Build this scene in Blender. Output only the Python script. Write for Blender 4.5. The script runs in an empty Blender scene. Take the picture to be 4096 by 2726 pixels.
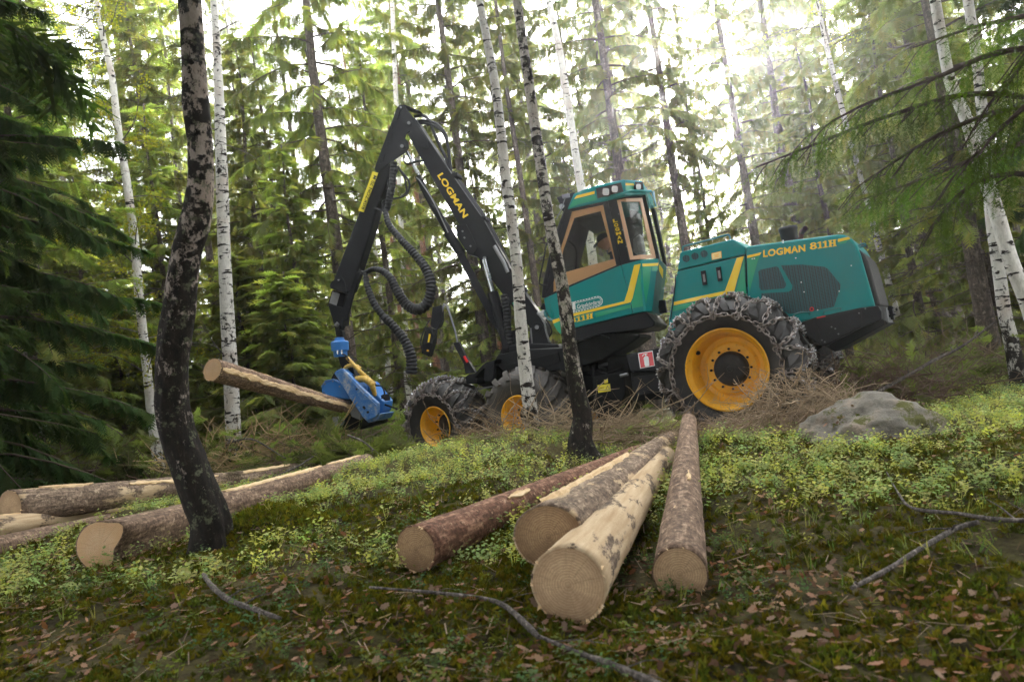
import bpy, bmesh, math, random
import numpy as np
from mathutils import Vector, Matrix, Euler
random.seed(7)
rng = np.random.default_rng(7)
R_ = math.radians
SC = bpy.context.scene
COL = SC.collection

# ------------------------------------------------------------------ camera, sky, sun, exposure
EYE = Vector((0.0, 0.0, 1.0))
F = 4096 * 24 / 36.0
ROT = Euler((R_(93.6), 0, 0)).to_matrix() @ Matrix.Rotation(R_(-8.0), 3, 'Z')
cd = bpy.data.cameras.new('camera'); cam = bpy.data.objects.new('camera', cd); COL.objects.link(cam)
cd.lens = 24; cd.sensor_width = 36; cd.sensor_fit = 'HORIZONTAL'
cd.clip_start = 0.05; cd.clip_end = 2000
cam.matrix_world = Matrix.Translation(EYE) @ ROT.to_4x4()
cd.dof.use_dof = True; cd.dof.focus_distance = 9.0; cd.dof.aperture_fstop = 3.2
SC.camera = cam

SUN_EL, SUN_AZ = 22.0, 17.6          # azimuth measured from +Y (away from camera) towards +X
w = bpy.data.worlds.new('World'); SC.world = w; w.use_nodes = True
nt = w.node_tree; nt.nodes.clear()
sky = nt.nodes.new('ShaderNodeTexSky'); sky.sky_type = 'NISHITA'; sky.sun_disc = False
sky.sun_elevation = R_(SUN_EL); sky.sun_rotation = R_(SUN_AZ); sky.air_density = 1.0; sky.dust_density = 6.0
hsv = nt.nodes.new('ShaderNodeHueSaturation'); hsv.inputs['Saturation'].default_value = 0.25
mixw = nt.nodes.new('ShaderNodeMix'); mixw.data_type = 'RGBA'; mixw.inputs[0].default_value = 0.6
mixw.inputs[7].default_value = (10.5, 10.8, 11.0, 1)
bg = nt.nodes.new('ShaderNodeBackground'); bg.inputs['Strength'].default_value = 0.12
wo = nt.nodes.new('ShaderNodeOutputWorld')
nt.links.new(sky.outputs[0], hsv.inputs['Color']); nt.links.new(hsv.outputs[0], mixw.inputs[6])
nt.links.new(mixw.outputs[2], bg.inputs['Color']); nt.links.new(bg.outputs[0], wo.inputs[0])
sd = bpy.data.lights.new('sun', 'SUN'); sun = bpy.data.objects.new('sun', sd); COL.objects.link(sun)
sd.energy = 5.0; sd.angle = R_(2.5); sd.color = (1.0, 0.93, 0.82)
az = R_(SUN_AZ); el = R_(SUN_EL)
sdir = Vector((math.sin(az) * math.cos(el), math.cos(az) * math.cos(el), math.sin(el)))
sun.rotation_euler = sdir.to_track_quat('Z', 'Y').to_euler(); sun.location = (4, 8, 20)
SC.view_settings.view_transform = 'Standard'; SC.view_settings.look = 'None'
SC.view_settings.exposure = 2.7; SC.view_settings.gamma = 1.0; SC.view_settings.use_curve_mapping = False
SC.cycles.use_denoising = True
SC.cycles.max_bounces = 8; SC.cycles.transparent_max_bounces = 16; SC.cycles.volume_bounces = 0
SC.cycles.diffuse_bounces = 4; SC.cycles.glossy_bounces = 3; SC.cycles.transmission_bounces = 4

# ------------------------------------------------------------------ measuring helpers
VIEWS = dict(A=(2100, 650, .47847), B=(2600, 850, .57405), C=(1250, 400, .63784), D=(750, 1250, .44643),
             E=(1550, 1250, .50934), G=(1450, 1650, .68618), R=(1900, 1200, .38259), S=(0, 0, 1.0), P=(0, 0, 1.73854),
             K=(0, 0, .63781), L=(1300, 0, .63781), M=(2600, 0, .68124), N=(0, 900, .63781), O=(3200, 900, .51025),
             Q=(500, 1700, .50934), H=(2800, 1400, .84540), FL=(0, 1750, .63667))
def S(v, x, y):
    o = VIEWS[v]; return (o[0] + x * o[2], o[1] + y * o[2])
def ray(v, x, y):
    sx, sy = S(v, x, y)
    return ROT @ Vector(((sx - 2048) / F, -(sy - 1363) / F, -1))
def at(v, x, y, z):
    return EYE + ray(v, x, y) * z
class Pl:
    """upright plane through a point; heading of its long side given in degrees below the x axis"""
    def __init__(s, p, th):
        t = R_(th); s.p = Vector(p)
        s.al = Vector((math.cos(t), -math.sin(t), 0)); s.inw = Vector((math.sin(t), math.cos(t), 0))
        s.n = s.inw
    def on(s, v, x, y, d=0.0):
        r = ray(v, x, y); q = s.p + s.inw * d
        return EYE + r * ((q - EYE).dot(s.n) / r.dot(s.n))
    def at_depth_of(s, d):
        return s.p + s.inw * d
class Pg:
    """general plane through three points"""
    def __init__(s, a, b, c):
        s.p = Vector(a); s.n = (Vector(b) - s.p).cross(Vector(c) - s.p).normalized()
        if s.n.dot(EYE - s.p) > 0: s.n = -s.n
        s.inw = s.n
    def on(s, v, x, y, d=0.0):
        r = ray(v, x, y); q = s.p + s.inw * d
        return EYE + r * ((q - EYE).dot(s.n) / r.dot(s.n))

def vnoise(x, y, seed=0, f=1.0):
    x = np.asarray(x, float) * f; y = np.asarray(y, float) * f
    xi = np.floor(x).astype(np.int64); yi = np.floor(y).astype(np.int64)
    fx = x - xi; fy = y - yi; fx = fx * fx * (3 - 2 * fx); fy = fy * fy * (3 - 2 * fy)
    def h(a, b):
        n = (a * 374761393 + b * 668265263 + seed * 974711) & 0x7fffffff
        n = ((n ^ (n >> 13)) * 1274126177) & 0x7fffffff
        return ((n ^ (n >> 16)) & 0xffff) / 65535.0
    return (h(xi, yi) * (1 - fx) + h(xi + 1, yi) * fx) * (1 - fy) + (h(xi, yi + 1) * (1 - fx) + h(xi + 1, yi + 1) * fx) * fy
def fbm(x, y, seed=0, f=1.0, o=4):
    s = 0; a = .5
    for k in range(o):
        s = s + a * (vnoise(x, y, seed + k * 17, f * 2 ** k) - .5); a *= .5
    return s

# machine planes
W_REAR = at('B', 532, 1094, 7.55)
W_F1 = at('E', 376, 895, 10.4)
W_F2 = at('E', 1038, 822, 9.54)
PR = Pl(W_REAR, 33)
PF = Pl(W_F1, 35)
PB = Pl(PF.on('R', 645, 290, 1.15), 15)

# ground shape: hand-placed heights, smoothly blended
_cp = []
def cpt(v, x, y, z, dz=0.0, w=1.0):
    p = at(v, x, y, z); _cp.append((p.x, p.y, p.z + dz, w))
for a in [('P', 1178, 1568, 2.05), ('P', 250, 1568, 2.2), ('P', 2250, 1568, 1.95), ('P', 1310, 1440, 2.55), ('P', 960, 1325, 3.3),
          ('P', 1565, 1390, 2.95), ('P', 700, 1400, 2.9), ('P', 490, 1262, 4.5), ('P', 620, 1230, 4.4), ('P', 230, 1318, 4.2), ('P', 60, 1330, 4.4),
          ('P', 1900, 1300, 2.9), ('P', 2300, 1250, 2.9), ('P', 700, 1150, 5.8),
          ('P', 1000, 1045, 7.4), ('P', 1120, 1012, 7.7), ('P', 1300, 1018, 6.9), ('P', 1450, 1010, 6.9), ('P', 1000, 1120, 5.6), ('P', 1300, 1090, 5.2),
          ('P', 1590, 985, 6.9), ('P', 1750, 1010, 6.3), ('P', 1850, 1000, 6.3), ('P', 860, 1075, 8.4), ('P', 540, 1185, 6.2), ('P', 0, 1215, 6.2), ('P', 120, 1190, 7.2),
          ('P', 400, 1160, 8.0), ('P', 650, 1105, 9.4), ('P', 540, 1100, 11.0), ('P', 365, 1095, 12.0), ('P', 20, 1110, 11.5),
          ('P', 2030, 1010, 5.6), ('P', 2200, 1010, 5.4), ('P', 2130, 940, 7.6), ('P', 2340, 885, 8.6), ('P', 2340, 980, 5.6), ('P', 1950, 1100, 4.6),
          ('P', 1680, 1120, 4.6)]:
    cpt(*a)
for wc, r in ((W_REAR, .74), (W_F1, .64), (W_F2, .62)):
    _cp.append((wc.x, wc.y, wc.z - r, 1.0))
p = W_REAR + PR.inw * 2.0; _cp.append((p.x, p.y, W_REAR.z - .74, 1.0))
p = W_F1 + PF.inw * 2.0; _cp.append((p.x, p.y, W_F1.z - .64, 1.0))
p = W_F2 + PF.inw * 2.0; _cp.append((p.x, p.y, W_F2.z - .62, 1.0))
CP = np.array(_cp)
LOGS = []          # (near face centre, far end centre, near radius, far radius)
def reg(v, x, y, z, v2, x2, y2, z2, ra, rb): LOGS.append((at(v, x, y, z), at(v2, x2, y2, z2), ra, rb)); return len(LOGS) - 1
reg('G', 312, 792, 3.45, 'G', 1625, 222, 7.2, .118, .075)
reg('G', 1085, 720, 3.05, 'G', 1790, 150, 7.4, .150, .085)
reg('G', 1200, 1003, 2.60, 'G', 1770, 250, 6.2, .148, .085)
reg('G', 1850, 937, 2.95, 'G', 1903, 45, 6.9, .119, .075)
reg('G', 1953, 140, 6.6, 'G', 1930, 80, 8.6, .075, .06)
reg('FL', 60, 442, 6.3, 'FL', 1560, 252, 9.2, .170, .105)
reg('FL', -200, 590, 5.6, 'FL', 1130, 390, 9.4, .10, .07)
reg('FL', -200, 735, 4.9, 'FL', 1000, 440, 8.6, .095, .06)
reg('FL', 630, 690, 4.55, 'FL', 1470, 440, 6.3, .165, .14)
reg('FL', 1330, 462, 5.7, 'FL', 2310, 155, 8.3, .135, .105)
reg('FL', 1380, 290, 8.8, 'FL', 1850, 200, 9.8, .11, .10)
MND = at('P', 625, 1225, 4.75)
def ground_h(x, y, fine=True):
    x = np.atleast_1d(np.asarray(x, float)); y = np.atleast_1d(np.asarray(y, float))
    num = np.zeros_like(x); den = np.zeros_like(x)
    s = 0.55
    for cx, cy, cz, cw in CP:
        d2 = (x - cx) ** 2 + (y - cy) ** 2
        ww = cw * (np.exp(-d2 / (2 * s * s)) + 0.02 / (1 + d2) ** 2)
        num += ww * cz; den += ww
    pr = 6e-5
    far = -0.25 + 0.0 * x
    num += pr * far; den += pr
    z = num / den
    if fine:
        fade = 1 + np.clip((y - 12) / 10, 0, 3)
        z = z + .10 * fbm(x, y, 3, .9, 2) * fade + .05 * fbm(x, y, 5, 3.5, 3)
    z = z + .17 * np.exp(-(((x - MND.x) / .34) ** 2 + ((y - MND.y) / .24) ** 2) ** 1.3)
    for a, b, ra, rb in LOGS:
        dx, dy = b.x - a.x, b.y - a.y; L2 = dx * dx + dy * dy; t = np.clip(((x - a.x) * dx + (y - a.y) * dy) / L2, -.06, 1.02)
        ds = np.hypot(x - a.x - t * dx, y - a.y - t * dy); r = ra + (rb - ra) * t
        z = np.minimum(z, a.z + (b.z - a.z) * t - .78 * r + np.maximum(0, ds - 1.1 * r) * .42)
    return z
def gh(x, y): return float(ground_h(x, y)[0])
def on_ground(v, x, y, off=0.0, z0=1.5, z1=60):
    r = ray(v, x, y); zs = np.concatenate([np.arange(z0, 12, .02), np.arange(12, z1, .1)])
    px = EYE.x + r.x * zs; py = EYE.y + r.y * zs; pz = EYE.z + r.z * zs
    hit = np.nonzero(pz < ground_h(px, py) + off)[0]
    k = hit[0] if len(hit) else len(zs) - 1
    return Vector((px[k], py[k], pz[k]))
for nm_, p_ in (('rear', W_REAR), ('f1', W_F1), ('f2', W_F2)): print(nm_, p_, gh(p_.x, p_.y))
for c in CP: print('cp %.2f %.2f %.2f  h=%.2f' % (c[0], c[1], c[2], gh(c[0], c[1])))

# ------------------------------------------------------------------ object helpers
def np_mesh(name, V, T, mats=(), mi=None, tint=None, smooth=False):
    """V (n,3), T (m,k) index array with k = 3 or 4"""
    me = bpy.data.meshes.new(name)
    V = np.asarray(V, np.float32); T = np.asarray(T, np.int32); k = T.shape[1]
    me.vertices.add(len(V)); me.vertices.foreach_set('co', V.ravel())
    me.loops.add(T.size); me.loops.foreach_set('vertex_index', T.ravel())
    me.polygons.add(len(T)); me.polygons.foreach_set('loop_start', np.arange(0, T.size, k, dtype=np.int32))
    me.polygons.foreach_set('loop_total', np.full(len(T), k, np.int32))
    for m in mats: me.materials.append(m)
    if mi is not None: me.polygons.foreach_set('material_index', np.asarray(mi, np.int32))
    if smooth: me.polygons.foreach_set('use_smooth', np.ones(len(T), bool))
    me.update(calc_edges=True)
    if tint is not None:
        a = me.color_attributes.new('tint', 'FLOAT_COLOR', 'POINT')
        c = np.ones((len(V), 4), np.float32); c[:, :tint.shape[1]] = tint; a.data.foreach_set('color', c.ravel())
    return me
def link(name, me, parent=None, loc=None):
    o = bpy.data.objects.new(name, me); COL.objects.link(o)
    if parent is not None: o.parent = parent
    if loc is not None: o.location = loc
    return o
def tag(o, label=None, cat=None, group=None, kind=None):
    if label: o['label'] = label
    if cat: o['category'] = cat
    if group: o['group'] = group
    if kind: o['kind'] = kind
    return o
def thing(name, loc, label, cat, group=None):
    o = bpy.data.objects.new(name, None); COL.objects.link(o); o.location = loc
    return tag(o, label, cat, group)
class MB:
    """collects geometry in world coordinates and links it as one mesh"""
    def __init__(s): s.v = []; s.f = []
    def add(s, vs, fs):
        b = len(s.v); s.v += [tuple(q) for q in vs]; s.f += [tuple(i + b for i in f) for f in fs]
    def prism(s, pts, vec):
        """polygon swept along vec"""
        n = len(pts); vec = Vector(vec)
        s.add(list(pts) + [Vector(q) + vec for q in pts],
              [tuple(range(n))[::-1], tuple(range(n, 2 * n))] + [(i, (i + 1) % n, n + (i + 1) % n, n + i) for i in range(n)])
    def tube(s, pts, r, n=8, caps=True):
        pts = [Vector(q) for q in pts]; m = len(pts); rs = r if isinstance(r, (list, tuple)) else [r] * m
        vs = []; fs = []; prev = None
        for i, q in enumerate(pts):
            d = (pts[min(i + 1, m - 1)] - pts[max(i - 1, 0)])
            d = d.normalized() if d.length > 1e-9 else Vector((0, 0, 1))
            if prev is None:
                a = d.orthogonal().normalized()
            else:
                a = (prev - d * prev.dot(d)); a = a.normalized() if a.length > 1e-6 else d.orthogonal().normalized()
            prev = a; b = d.cross(a)
            for k in range(n):
                t = 2 * math.pi * k / n; vs.append(q + (a * math.cos(t) + b * math.sin(t)) * rs[i])
        for i in range(m - 1):
            for k in range(n):
                fs.append((i * n + k, i * n + (k + 1) % n, (i + 1) * n + (k + 1) % n, (i + 1) * n + k))
        if caps: fs += [tuple(range(n))[::-1], tuple((m - 1) * n + k for k in range(n))]
        s.add(vs, fs)
    def box(s, c, ax, ay, az):
        c = Vector(c); vs = [c + ax * i + ay * j + az * k for i in (-1, 1) for j in (-1, 1) for k in (-1, 1)]
        s.add(vs, [(0, 1, 3, 2), (4, 6, 7, 5), (0, 4, 5, 1), (2, 3, 7, 6), (0, 2, 6, 4), (1, 5, 7, 3)])
    def lathe(s, prof, M, n=48, close=False):
        """profile of (y, r) about local Y, placed by matrix M"""
        vs = []; fs = []; m = len(prof)
        for y, r in prof:
            for k in range(n):
                t = 2 * math.pi * k / n; vs.append(M @ Vector((r * math.cos(t), y, r * math.sin(t))))
        for i in range(m - 1):
            for k in range(n): fs.append((i * n + k, i * n + (k + 1) % n, (i + 1) * n + (k + 1) % n, (i + 1) * n + k))
        if close: fs += [tuple(range(n))[::-1], tuple((m - 1) * n + k for k in range(n))]
        s.add(vs, fs)
    def build(s, name, mat, parent=None, smooth=False, bevel=0.0, label=None, kind=None, base=None, fix=True):
        me = bpy.data.meshes.new(name); me.from_pydata(s.v, [], s.f); me.update()
        if fix:
            bm = bmesh.new(); bm.from_mesh(me); bmesh.ops.recalc_face_normals(bm, faces=bm.faces); bm.to_mesh(me); bm.free()
        me.materials.append(mat)
        if smooth:
            me.polygons.foreach_set('use_smooth', np.ones(len(me.polygons), bool))
            me.set_sharp_from_angle(angle=R_(38))
        o = bpy.data.objects.new(name, me); COL.objects.link(o)
        if parent is not None:
            o.parent = parent
            if parent.parent is None: o.location = -parent.location
        elif base is not None:
            me.transform(Matrix.Translation(-Vector(base))); o.location = base
        if bevel:
            b = o.modifiers.new('bevel', 'BEVEL'); b.width = bevel; b.segments = 2; b.limit_method = 'ANGLE'; b.angle_limit = R_(30)
        if label: o['label'] = label
        if kind: o['kind'] = kind
        return o
def smooth_path(pts, sub=6):
    """Catmull-Rom through the points"""
    P = [Vector(q) for q in pts]; P = [P[0] * 2 - P[1]] + P + [P[-1] * 2 - P[-2]]; out = []
    for i in range(1, len(P) - 2):
        for k in range(sub):
            t = k / sub; a, b, c, d = P[i - 1], P[i], P[i + 1], P[i + 2]
            out.append(0.5 * ((2 * b) + (c - a) * t + (2 * a - 5 * b + 4 * c - d) * t * t + (3 * b - a - 3 * c + d) * t ** 3))
    out.append(P[-2]); return out
def lerp_list(vals, n):
    x = np.linspace(0, len(vals) - 1, n); return list(np.interp(x, np.arange(len(vals)), vals))

# ------------------------------------------------------------------ materials
def nmat(name):
    m = bpy.data.materials.new(name); m.use_nodes = True; t = m.node_tree; t.nodes.clear()
    o = t.nodes.new('ShaderNodeOutputMaterial'); return m, t, o
def N(t, typ, **kw):
    n = t.nodes.new(typ)
    for k, v in kw.items():
        if k.startswith('i_'):
            key = k[2:]; key = int(key) if key.isdigit() else key.replace('_', ' ')
            n.inputs[key].default_value = v
        else: setattr(n, k, v)
    return n
def coords(t, scale=(1, 1, 1), kind='Object'):
    c = N(t, 'ShaderNodeTexCoord'); m = N(t, 'ShaderNodeMapping'); m.inputs['Scale'].default_value = scale
    t.links.new(c.outputs[kind], m.inputs['Vector']); return m.outputs[0]
def noise(t, vec, scale, detail=4, rough=.55):
    n = N(t, 'ShaderNodeTexNoise'); n.inputs['Scale'].default_value = scale; n.inputs['Detail'].default_value = detail
    n.inputs['Roughness'].default_value = rough
    if vec is not None: t.links.new(vec, n.inputs['Vector'])
    return n.outputs['Fac']
def ramp(t, fac, stops):
    r = N(t, 'ShaderNodeValToRGB'); e = r.color_ramp.elements
    while len(e) > 1: e.remove(e[0])
    e[0].position = stops[0][0]; e[0].color = tuple(stops[0][1]) + (1,)
    for p_, c_ in stops[1:]:
        k = e.new(p_); k.color = tuple(c_) + (1,)
    t.links.new(fac, r.inputs[0]); return r.outputs[0]
def mixc(t, fac, a, b, mode='MIX'):
    m = N(t, 'ShaderNodeMix', data_type='RGBA', blend_type=mode)
    for idx, v in ((0, fac), (6, a), (7, b)):
        if isinstance(v, (int, float)): m.inputs[idx].default_value = v
        elif isinstance(v, (tuple, list)): m.inputs[idx].default_value = tuple(v) + ((1,) if len(v) == 3 else ())
        else: t.links.new(v, m.inputs[idx])
    return m.outputs[2]
def bump(t, h, strength=.4, dist=.01):
    b = N(t, 'ShaderNodeBump'); b.inputs['Strength'].default_value = strength; b.inputs['Distance'].default_value = dist
    t.links.new(h, b.inputs['Height']); return b.outputs[0]
def princ(t, o, col, rough=.5, metal=0., nrm=None, spec=.5, coat=0.):
    p = N(t, 'ShaderNodeBsdfPrincipled')
    for key, v in (('Base Color', col), ('Roughness', rough), ('Metallic', metal)):
        if isinstance(v, (int, float)): p.inputs[key].default_value = v
        elif isinstance(v, (tuple, list)): p.inputs[key].default_value = tuple(v) + ((1,) if len(v) == 3 else ())
        else: t.links.new(v, p.inputs[key])
    p.inputs['Specular IOR Level'].default_value = spec
    p.inputs['Coat Weight'].default_value = coat
    if nrm is not None: t.links.new(nrm, p.inputs['Normal'])
    t.links.new(p.outputs[0], o.inputs[0]); return p
def paint(name, col, rough=.35, dirt=.25, dirtc=(.16, .12, .08), coat=.3, metal=0., spec=.5):
    m, t, o = nmat(name); v = coords(t)
    n1 = noise(t, v, 2.2, 6, .65); n2 = noise(t, v, 38, 3, .6)
    f = ramp(t, n1, [(.48, (0, 0, 0)), (.75, (dirt,) * 3)])
    sp = ramp(t, n2, [(.62, (0, 0, 0)), (.72, (dirt * 1.1,) * 3)])
    ff = mixc(t, 1.0, f, sp, 'ADD')
    c = mixc(t, ff, col, dirtc)
    rr = ramp(t, n1, [(.3, (rough,) * 3), (.8, (min(1, rough + .3),) * 3)])
    princ(t, o, c, rr, metal, bump(t, n2, .06, .004), spec, coat); return m
M = {}
M['teal'] = paint('teal_paint', (.0005, .215, .205), .28, .22, (.09, .12, .10), .0, 0., .22)
M['teal_dark'] = paint('teal_paint_worn', (.003, .12, .125), .35, .25, (.08, .10, .09))
M['green'] = paint('green_decal', (.003, .31, .15), .3, .1)
M['yellow'] = paint('yellow_decal', (.85, .58, .02), .35, .10, (.35, .25, .08))
M['yellow_sign'] = paint('yellow_sign', (.80, .66, .03), .4, .08)
M['black'] = paint('black_paint', (.006, .0065, .009), .42, .30, (.03, .03, .034), .03, 0., .22)
M['black_matt'] = paint('black_matt', (.004, .004, .005), .6, .3, (.02, .018, .015), 0., 0., .2)
M['black_flat'] = paint('black_print', (.006, .006, .006), .6, .0, coat=0.)
M['orange'] = paint('rim_paint', (.88, .43, .010), .40, .42, (.26, .14, .05), .15)
M['blue'] = paint('blue_paint', (.010, .155, .50), .35, .22, (.12, .13, .16))
M['blue_worn'] = paint('blue_scuffed_paint', (.05, .13, .33), .5, .95, (.27, .27, .28), 0.)
def m_scuffed():
    m, t, o = nmat('blue_scuffed_paint'); v = coords(t); a = noise(t, v, 7, 7, .75); b = noise(t, coords(t, (1, 1, 5)), 16, 5, .7)
    c = ramp(t, a, [(.40, (.015, .13, .42)), (.52, (.07, .19, .42)), (.62, (.30, .33, .38)), (.75, (.36, .34, .31))]); c = mixc(t, ramp(t, b, [(.58, (0, 0, 0)), (.66, (.8, .8, .8))]), c, (.42, .43, .45))
    princ(t, o, c, .45, .1, bump(t, b, .2, .004), .5); return m
M['blue_worn'] = m_scuffed()
M['red'] = paint('red_print', (.68, .012, .02), .4, .05)
M['white'] = paint('white_print', (.8, .8, .8), .4, .08)
M['cream'] = paint('cream_label', (.8, .74, .35), .4, .08)
M['hose_yellow'] = paint('yellow_hose_wrap', (.62, .38, .06), .45, .5, (.10, .07, .03))
M['rust'] = paint('rusty_pipe', (.07, .028, .02), .8, .5, (.03, .02, .018), 0.)
M['lampglass'] = paint('lamp_glass', (.55, .56, .55), .12, .1, coat=.8)
M['trim'] = paint('window_wood_trim', (.42, .22, .085), .4, .4, (.20, .10, .04))
M['trim_pale'] = paint('window_pale_trim', (.62, .36, .21), .4, .25, (.30, .17, .09))
M['chrome'] = paint('chrome_rod', (.72, .73, .75), .12, .15, (.3, .3, .3), 0., 1.0)
M['steel'] = paint('worn_steel', (.26, .26, .27), .5, .5, (.09, .07, .055), 0., .8)
M['skin'] = paint('skin', (.50, .27, .19), .5, .0, coat=0.)
M['navy'] = paint('navy_cloth', (.012, .016, .045), .8, .2, coat=0.)
M['cap'] = paint('black_cloth', (.010, .010, .012), .85, .1, coat=0.)
M['seat'] = paint('seat_cloth', (.030, .030, .034), .8, .1, coat=0.)
def m_glass():
    m, t, o = nmat('window_glass')
    tr = N(t, 'ShaderNodeBsdfTransparent'); tr.inputs[0].default_value = (.90, .91, .88, 1)
    gl = N(t, 'ShaderNodeBsdfGlossy'); gl.inputs['Roughness'].default_value = .04
    fr = N(t, 'ShaderNodeFresnel'); fr.inputs[0].default_value = 1.3
    mx = N(t, 'ShaderNodeMixShader'); t.links.new(fr.outputs[0], mx.inputs[0]); t.links.new(tr.outputs[0], mx.inputs[1]); t.links.new(gl.outputs[0], mx.inputs[2])
    t.links.new(mx.outputs[0], o.inputs[0]); return m
M['glass'] = m_glass()
def m_rubber(name, c0, c1):
    m, t, o = nmat(name); v = coords(t); n1 = noise(t, v, 3, 6, .65); n2 = noise(t, v, 30, 5, .6)
    c = ramp(t, n1, [(.3, c0), (.7, c1)]); princ(t, o, c, .62, 0, bump(t, n2, .35, .006), .4); return m
M['rubber'] = m_rubber('tyre_rubber', (.010, .009, .009), (.048, .042, .038))
M['rubber_mud'] = m_rubber('muddy_tyre_rubber', (.038, .033, .029), (.085, .074, .066))
M['hose'] = m_rubber('hose_rubber', (.004, .004, .005), (.014, .014, .016))
def m_chain():
    m, t, o = nmat('tyre_chain_steel'); v = coords(t); n1 = noise(t, v, 9, 5, .7)
    c = ramp(t, n1, [(.35, (.07, .045, .03)), (.65, (.34, .30, .28))]); princ(t, o, c, .5, .55, None, .5); return m
M['chain'] = m_chain()
M['stud'] = paint('bright_stud', (.55, .55, .58), .25, .3, (.12, .10, .09), 0., .8)
def m_perf(name, base, hole, sc=62.):
    m, t, o = nmat(name); v = coords(t)
    vo = N(t, 'ShaderNodeTexVoronoi'); vo.inputs['Scale'].default_value = sc; vo.inputs['Randomness'].default_value = 0.0
    t.links.new(v, vo.inputs['Vector']); f = ramp(t, vo.outputs['Distance'], [(.42, (0, 0, 0)), (.50, (1, 1, 1))])
    princ(t, o, mixc(t, f, hole, base), .5, 0, bump(t, f, .5, .003)); return m
M['perf'] = m_perf('perforated_sheet', (.004, .075, .082), (.002, .006, .008))
M['perf_dark'] = m_perf('radiator_mesh', (.020, .017, .016), (.004, .004, .004), 80)
# ================================================================== the harvester
hv_base = Vector((W_REAR.x - 1.6, W_REAR.y + 1.9, gh(W_REAR.x - 1.6, W_REAR.y + 1.9)))
HV = thing('forest_harvester', hv_base, 'big teal and black wheeled forest harvester with yellow rims and a raised crane', 'harvester')

def plate(v, pl, pts, d0, d1):
    """outline seen in the view, on the plane at inset d0, swept inward to d1"""
    mb = MB(); mb.prism([pl.on(v, x, y, d0) for x, y in pts], pl.inw * (d1 - d0)); return mb
def decal(name, v, pl, pts, d, mat, parent, t=.004, **k):
    mb = MB(); mb.prism([pl.on(v, x, y, d - t) for x, y in pts], pl.inw * (t - .0008)); return mb.build(name, mat, parent, **k)
def ring(mb, v, pl, outer, inner, d0, d1):
    n = len(outer)
    for i in range(n):
        j = (i + 1) % n
        mb.prism([pl.on(v, *outer[i], d0), pl.on(v, *outer[j], d0), pl.on(v, *inner[j], d0), pl.on(v, *inner[i], d0)], pl.inw * (d1 - d0))
def disc(mb, v, pl, x, y, r, d0, d1, n=20, ry=None):
    ry = ry or r
    mb.prism([pl.on(v, x + r * math.cos(2 * math.pi * k / n), y + ry * math.sin(2 * math.pi * k / n), d0) for k in range(n)], pl.inw * (d1 - d0))
def text(name, v, pl, d, s, b0, b1, h, mat, parent, bold=.0, squeeze=1.0, slabs=False, up=None):
    cu = bpy.data.curves.new(name, 'FONT'); cu.body = s; cu.offset = bold; cu.space_character = 1.0 + bold * 1.6; cu.resolution_u = 4
    tmp = bpy.data.objects.new('tmp', cu); COL.objects.link(tmp); bpy.context.view_layer.update()
    dg = bpy.context.evaluated_depsgraph_get(); me = bpy.data.meshes.new_from_object(tmp.evaluated_get(dg))
    bpy.data.objects.remove(tmp)
    co = np.zeros(len(me.vertices) * 3); me.vertices.foreach_get('co', co); co = co.reshape(-1, 3)
    x0, x1, y1 = co[:, 0].min(), co[:, 0].max(), co[:, 1].max()
    y0 = co[:, 1].min() if s.upper() == s else 0.0
    dx, dy = b1[0] - b0[0], b1[1] - b0[1]; L = math.hypot(dx, dy)
    ux, uy = up if up else (dy / L, -dx / L)
    faces = [tuple(p.vertices) for p in me.polygons]; vs = []
    for c in co:
        a = (c[0] - x0) / (x1 - x0); b = (c[1] - y0) / (y1 - y0)
        vs.append(pl.on(v, b0[0] + dx * a + ux * h * b, b0[1] + dy * a + uy * h * b, d - .005))
    mb = MB(); mb.add(vs, faces)
    n = len(vs); mb2 = MB(); mb2.add(vs, faces)
    bpy.data.meshes.remove(me)
    return mb2.build(name, mat, parent, fix=False)

def glyphs(v, pl, d, b0, b1, h, mat, parent, up):
    """slab serif 811H drawn as solid shapes"""
    dx, dy = b1[0] - b0[0], b1[1] - b0[1]; out = []
    def P(g, a, b):
        t = ((0, .27), (.29, .47), (.49, .67), (.70, 1.0))[g]; q = t[0] + (t[1] - t[0]) * a
        return (b0[0] + dx * q + up[0] * h * b, b0[1] + dy * q + up[1] * h * b)
    def poly(g, pts):
        mb = MB(); mb.prism([pl.on(v, *P(g, a, b), d - .005) for a, b in pts], pl.inw * .004); return mb
    mb = MB(); n = 20
    for cx, cy, rx, ry, hx, hy in ((.5, .28, .50, .29, .20, .13), (.5, .75, .44, .26, .18, .11)):
        O = [(cx + rx * math.cos(2 * math.pi * k / n), cy + ry * math.sin(2 * math.pi * k / n)) for k in range(n)]; I = [(cx + hx * math.cos(2 * math.pi * k / n), cy + hy * math.sin(2 * math.pi * k / n)) for k in range(n)]
        for k in range(n):
            j = (k + 1) % n; e = .0006 if cy > .5 else 0
            mb.prism([pl.on(v, *P(0, *q), d - .005 - e) for q in (O[k], O[j], I[j], I[k])], pl.inw * .003)
    out.append(mb.build('numeral', mat, parent))
    for g in (1, 2): out.append(poly(g, [(.02, 0), (.98, 0), (.98, .13), (.76, .13), (.76, 1), (.46, 1), (.02, .88), (.02, .74), (.36, .78), (.36, .13), (.02, .13)]).build('numeral', mat, parent))
    out.append(poly(3, [(0, 0), (.46, 0), (.46, .13), (.38, .13), (.38, .44), (.62, .44), (.62, .13), (.54, .13), (.54, 0), (1, 0), (1, .13), (.9, .13), (.9, .87), (1, .87), (1, 1), (.54, 1), (.54, .87), (.62, .87), (.62, .58), (.38, .58), (.38, .87), (.46, .87), (.46, 1), (0, 1), (0, .87), (.1, .87), (.1, .13), (0, .13)]).build('letter', mat, parent))
    return out

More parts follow.
